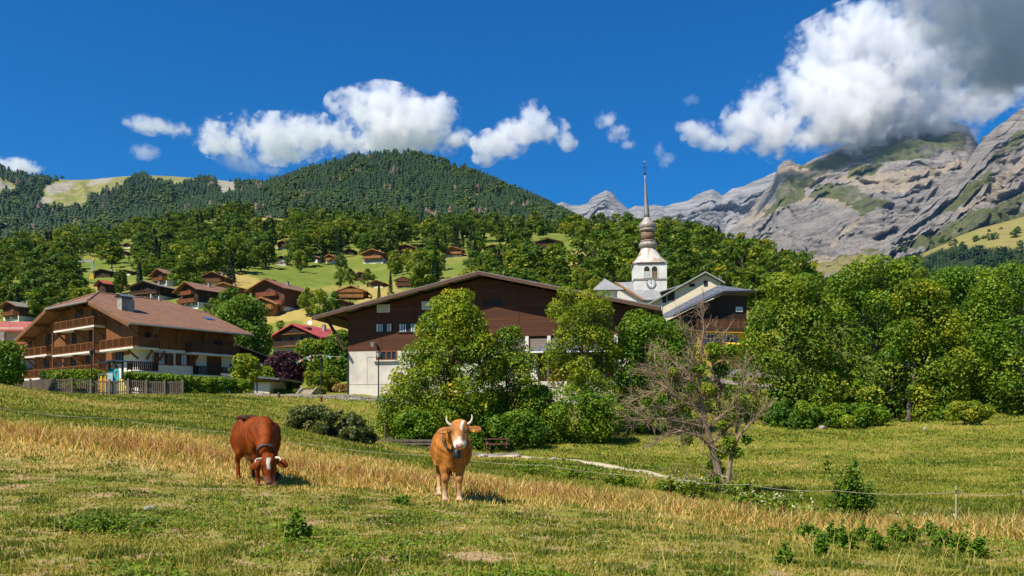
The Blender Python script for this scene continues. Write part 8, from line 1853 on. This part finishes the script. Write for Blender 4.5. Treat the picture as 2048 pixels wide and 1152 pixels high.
def cloud(label, Y, blobs, dens, nscale, seed, depth=1.0, wisp=1.0, step=.28):
    """blobs: (px, row, half width, half height) in photo pixels."""
    s = Y / F; B = []; rng = np.random.default_rng(seed)
    for px, row, rx, ry, *dy in blobs:
        if wisp > 1.28: rx, ry = rx * .92, ry * .90
        Yb = Y + (dy[0] if dy else rng.uniform(-.35, .35) * rx * s); B.append(((float((px - CX) * Yb / F), float(Yb), float((HZ - row) * Yb / F)), (float(rx * s * 1.06), float(max(rx, ry) * s * depth), float(ry * s * 1.06))))
    lo = np.min([np.array(c) - np.array(r) * 1.5 for c, r in B], 0); hi = np.max([np.array(c) + np.array(r) * 1.35 for c, r in B], 0); h = float(max(hi - lo) / 46)
    f = Field(lo - h * 2, hi + h * 2, h)
    for c, r in B: f.el(c, tuple(q * 1.42 for q in r), h)
    V, Q = f.mesh(); mm = cloud_material('cloud_vapour', B, dens, nscale, seed, wisp); o = mesh_np('cloud', V, Q, [mm]); tag(o, label, 'cloud', 'cumulus clouds'); mm.cycles.volume_step_rate = step
    return o
cloud('large bright white cumulus resting on the rocky mountain top', 6000, [(1562, 262, 50, 40), (1600, 190, 62, 55), (1640, 120, 55, 52), (1700, 88, 62, 50), (1775, 95, 78, 55), (1830, 150, 85, 62), (1745, 190, 100, 60), (1690, 235, 90, 48), (1535, 205, 38, 34), (1510, 240, 44, 34), (1478, 272, 30, 20), (1880, 205, 85, 45), (1950, 196, 62, 34), (2012, 186, 48, 30), (1850, 245, 90, 34), (1780, 252, 90, 32)], .020, .0040, 3, 1.0, 1.25)
cloud('dark grey underside cloud at the upper frame corner', 1500, [(1850, 2, 48, 26), (1905, 40, 80, 62), (1985, 30, 120, 80), (2050, 70, 110, 85), (1935, 115, 62, 55), (2010, 135, 75, 38), (1980, -60, 150, 60), (1890, -300, 130, 80, -110)], .05, .012, 5, 1.1, .9)  # blobs above the frame are unseen, added to shade this cloud
cloud('broad white cloud right above the cone-shaped hill', 7200, [(705, 212, 42, 26), (765, 220, 70, 36), (835, 238, 62, 30), (888, 225, 26, 30), (790, 262, 86, 28), (860, 278, 66, 20), (915, 282, 28, 10)], .018, .0042, 7, 1.0, 1.4)
cloud('long low white cloud left of the hill summit', 7400, [(430, 250, 22, 18), (482, 246, 20, 22), (455, 285, 50, 26), (545, 272, 62, 30), (610, 268, 62, 30), (668, 276, 52, 24), (715, 288, 30, 16), (560, 304, 60, 14)], .015, .0046, 9, 1.0, 1.55)
cloud('thin veil under the long low white cloud', 7600, [(500, 328, 42, 12), (470, 315, 28, 14), (540, 338, 26, 9)], .004, .004, 11, 1.0)
cloud('tilted puffy cloud between the hill and the spire', 7000, [(1062, 226, 25, 22), (1075, 245, 26, 20), (1040, 264, 42, 20), (1000, 288, 44, 22), (968, 318, 20, 12), (1102, 262, 32, 20), (1130, 284, 20, 15)], .018, .0046, 13, .9, 1.3)
cloud('small slanting cloud near the spire tip', 6800, [(1214, 240, 18, 14), (1232, 264, 20, 14), (1256, 290, 12, 8)], .016, .006, 15, 1.0)
cloud('faint wisp beside the weathercock', 6600, [(1318, 300, 9, 12), (1332, 322, 15, 11)], .006, .007, 17, 1.0)
cloud('small white cloud between the spire and the large cumulus', 6400, [(1378, 254, 20, 12), (1402, 266, 30, 18), (1424, 288, 20, 12)], .018, .005, 19, 1.0)
cloud('tiny wisp high over the small white cloud', 6400, [(1382, 200, 13, 8)], .004, .008, 21, 1.0)
cloud('flat pale cloud over the long alpine ridge', 7600, [(300, 250, 36, 11), (345, 260, 32, 11)], .012, .005, 23, 1.0)
cloud('faint round wisp above the alpine pasture', 7600, [(288, 304, 24, 12)], .005, .006, 25, 1.0)
cloud('white cloud peeking over the ridge at the frame edge', 7800, [(0, 326, 24, 8), (45, 334, 28, 13)], .02, .005, 27, 1.0)
# ------------------------------------------------------------------ the summer haze between here and the far slopes
def haze():
    m = bpy.data.materials.new('valley_air'); m.use_nodes = True; nt = m.node_tree; nt.nodes.clear(); out = N(nt, 'ShaderNodeOutputMaterial'); v = N(nt, 'ShaderNodeVolumePrincipled')
    v.inputs['Color'].default_value = (.20, .50, 1.0, 1); v.inputs['Density'].default_value = HAZE; v.inputs['Anisotropy'].default_value = .1; nt.links.new(v.outputs[0], out.inputs['Volume'])
    o = MB().b2(-9000, 12000, -60, 13500, -700, 3300).build('haze', [m]); tag(o, kind='stuff'); return o
HAZE = 1.5e-5
if HAZE: haze()
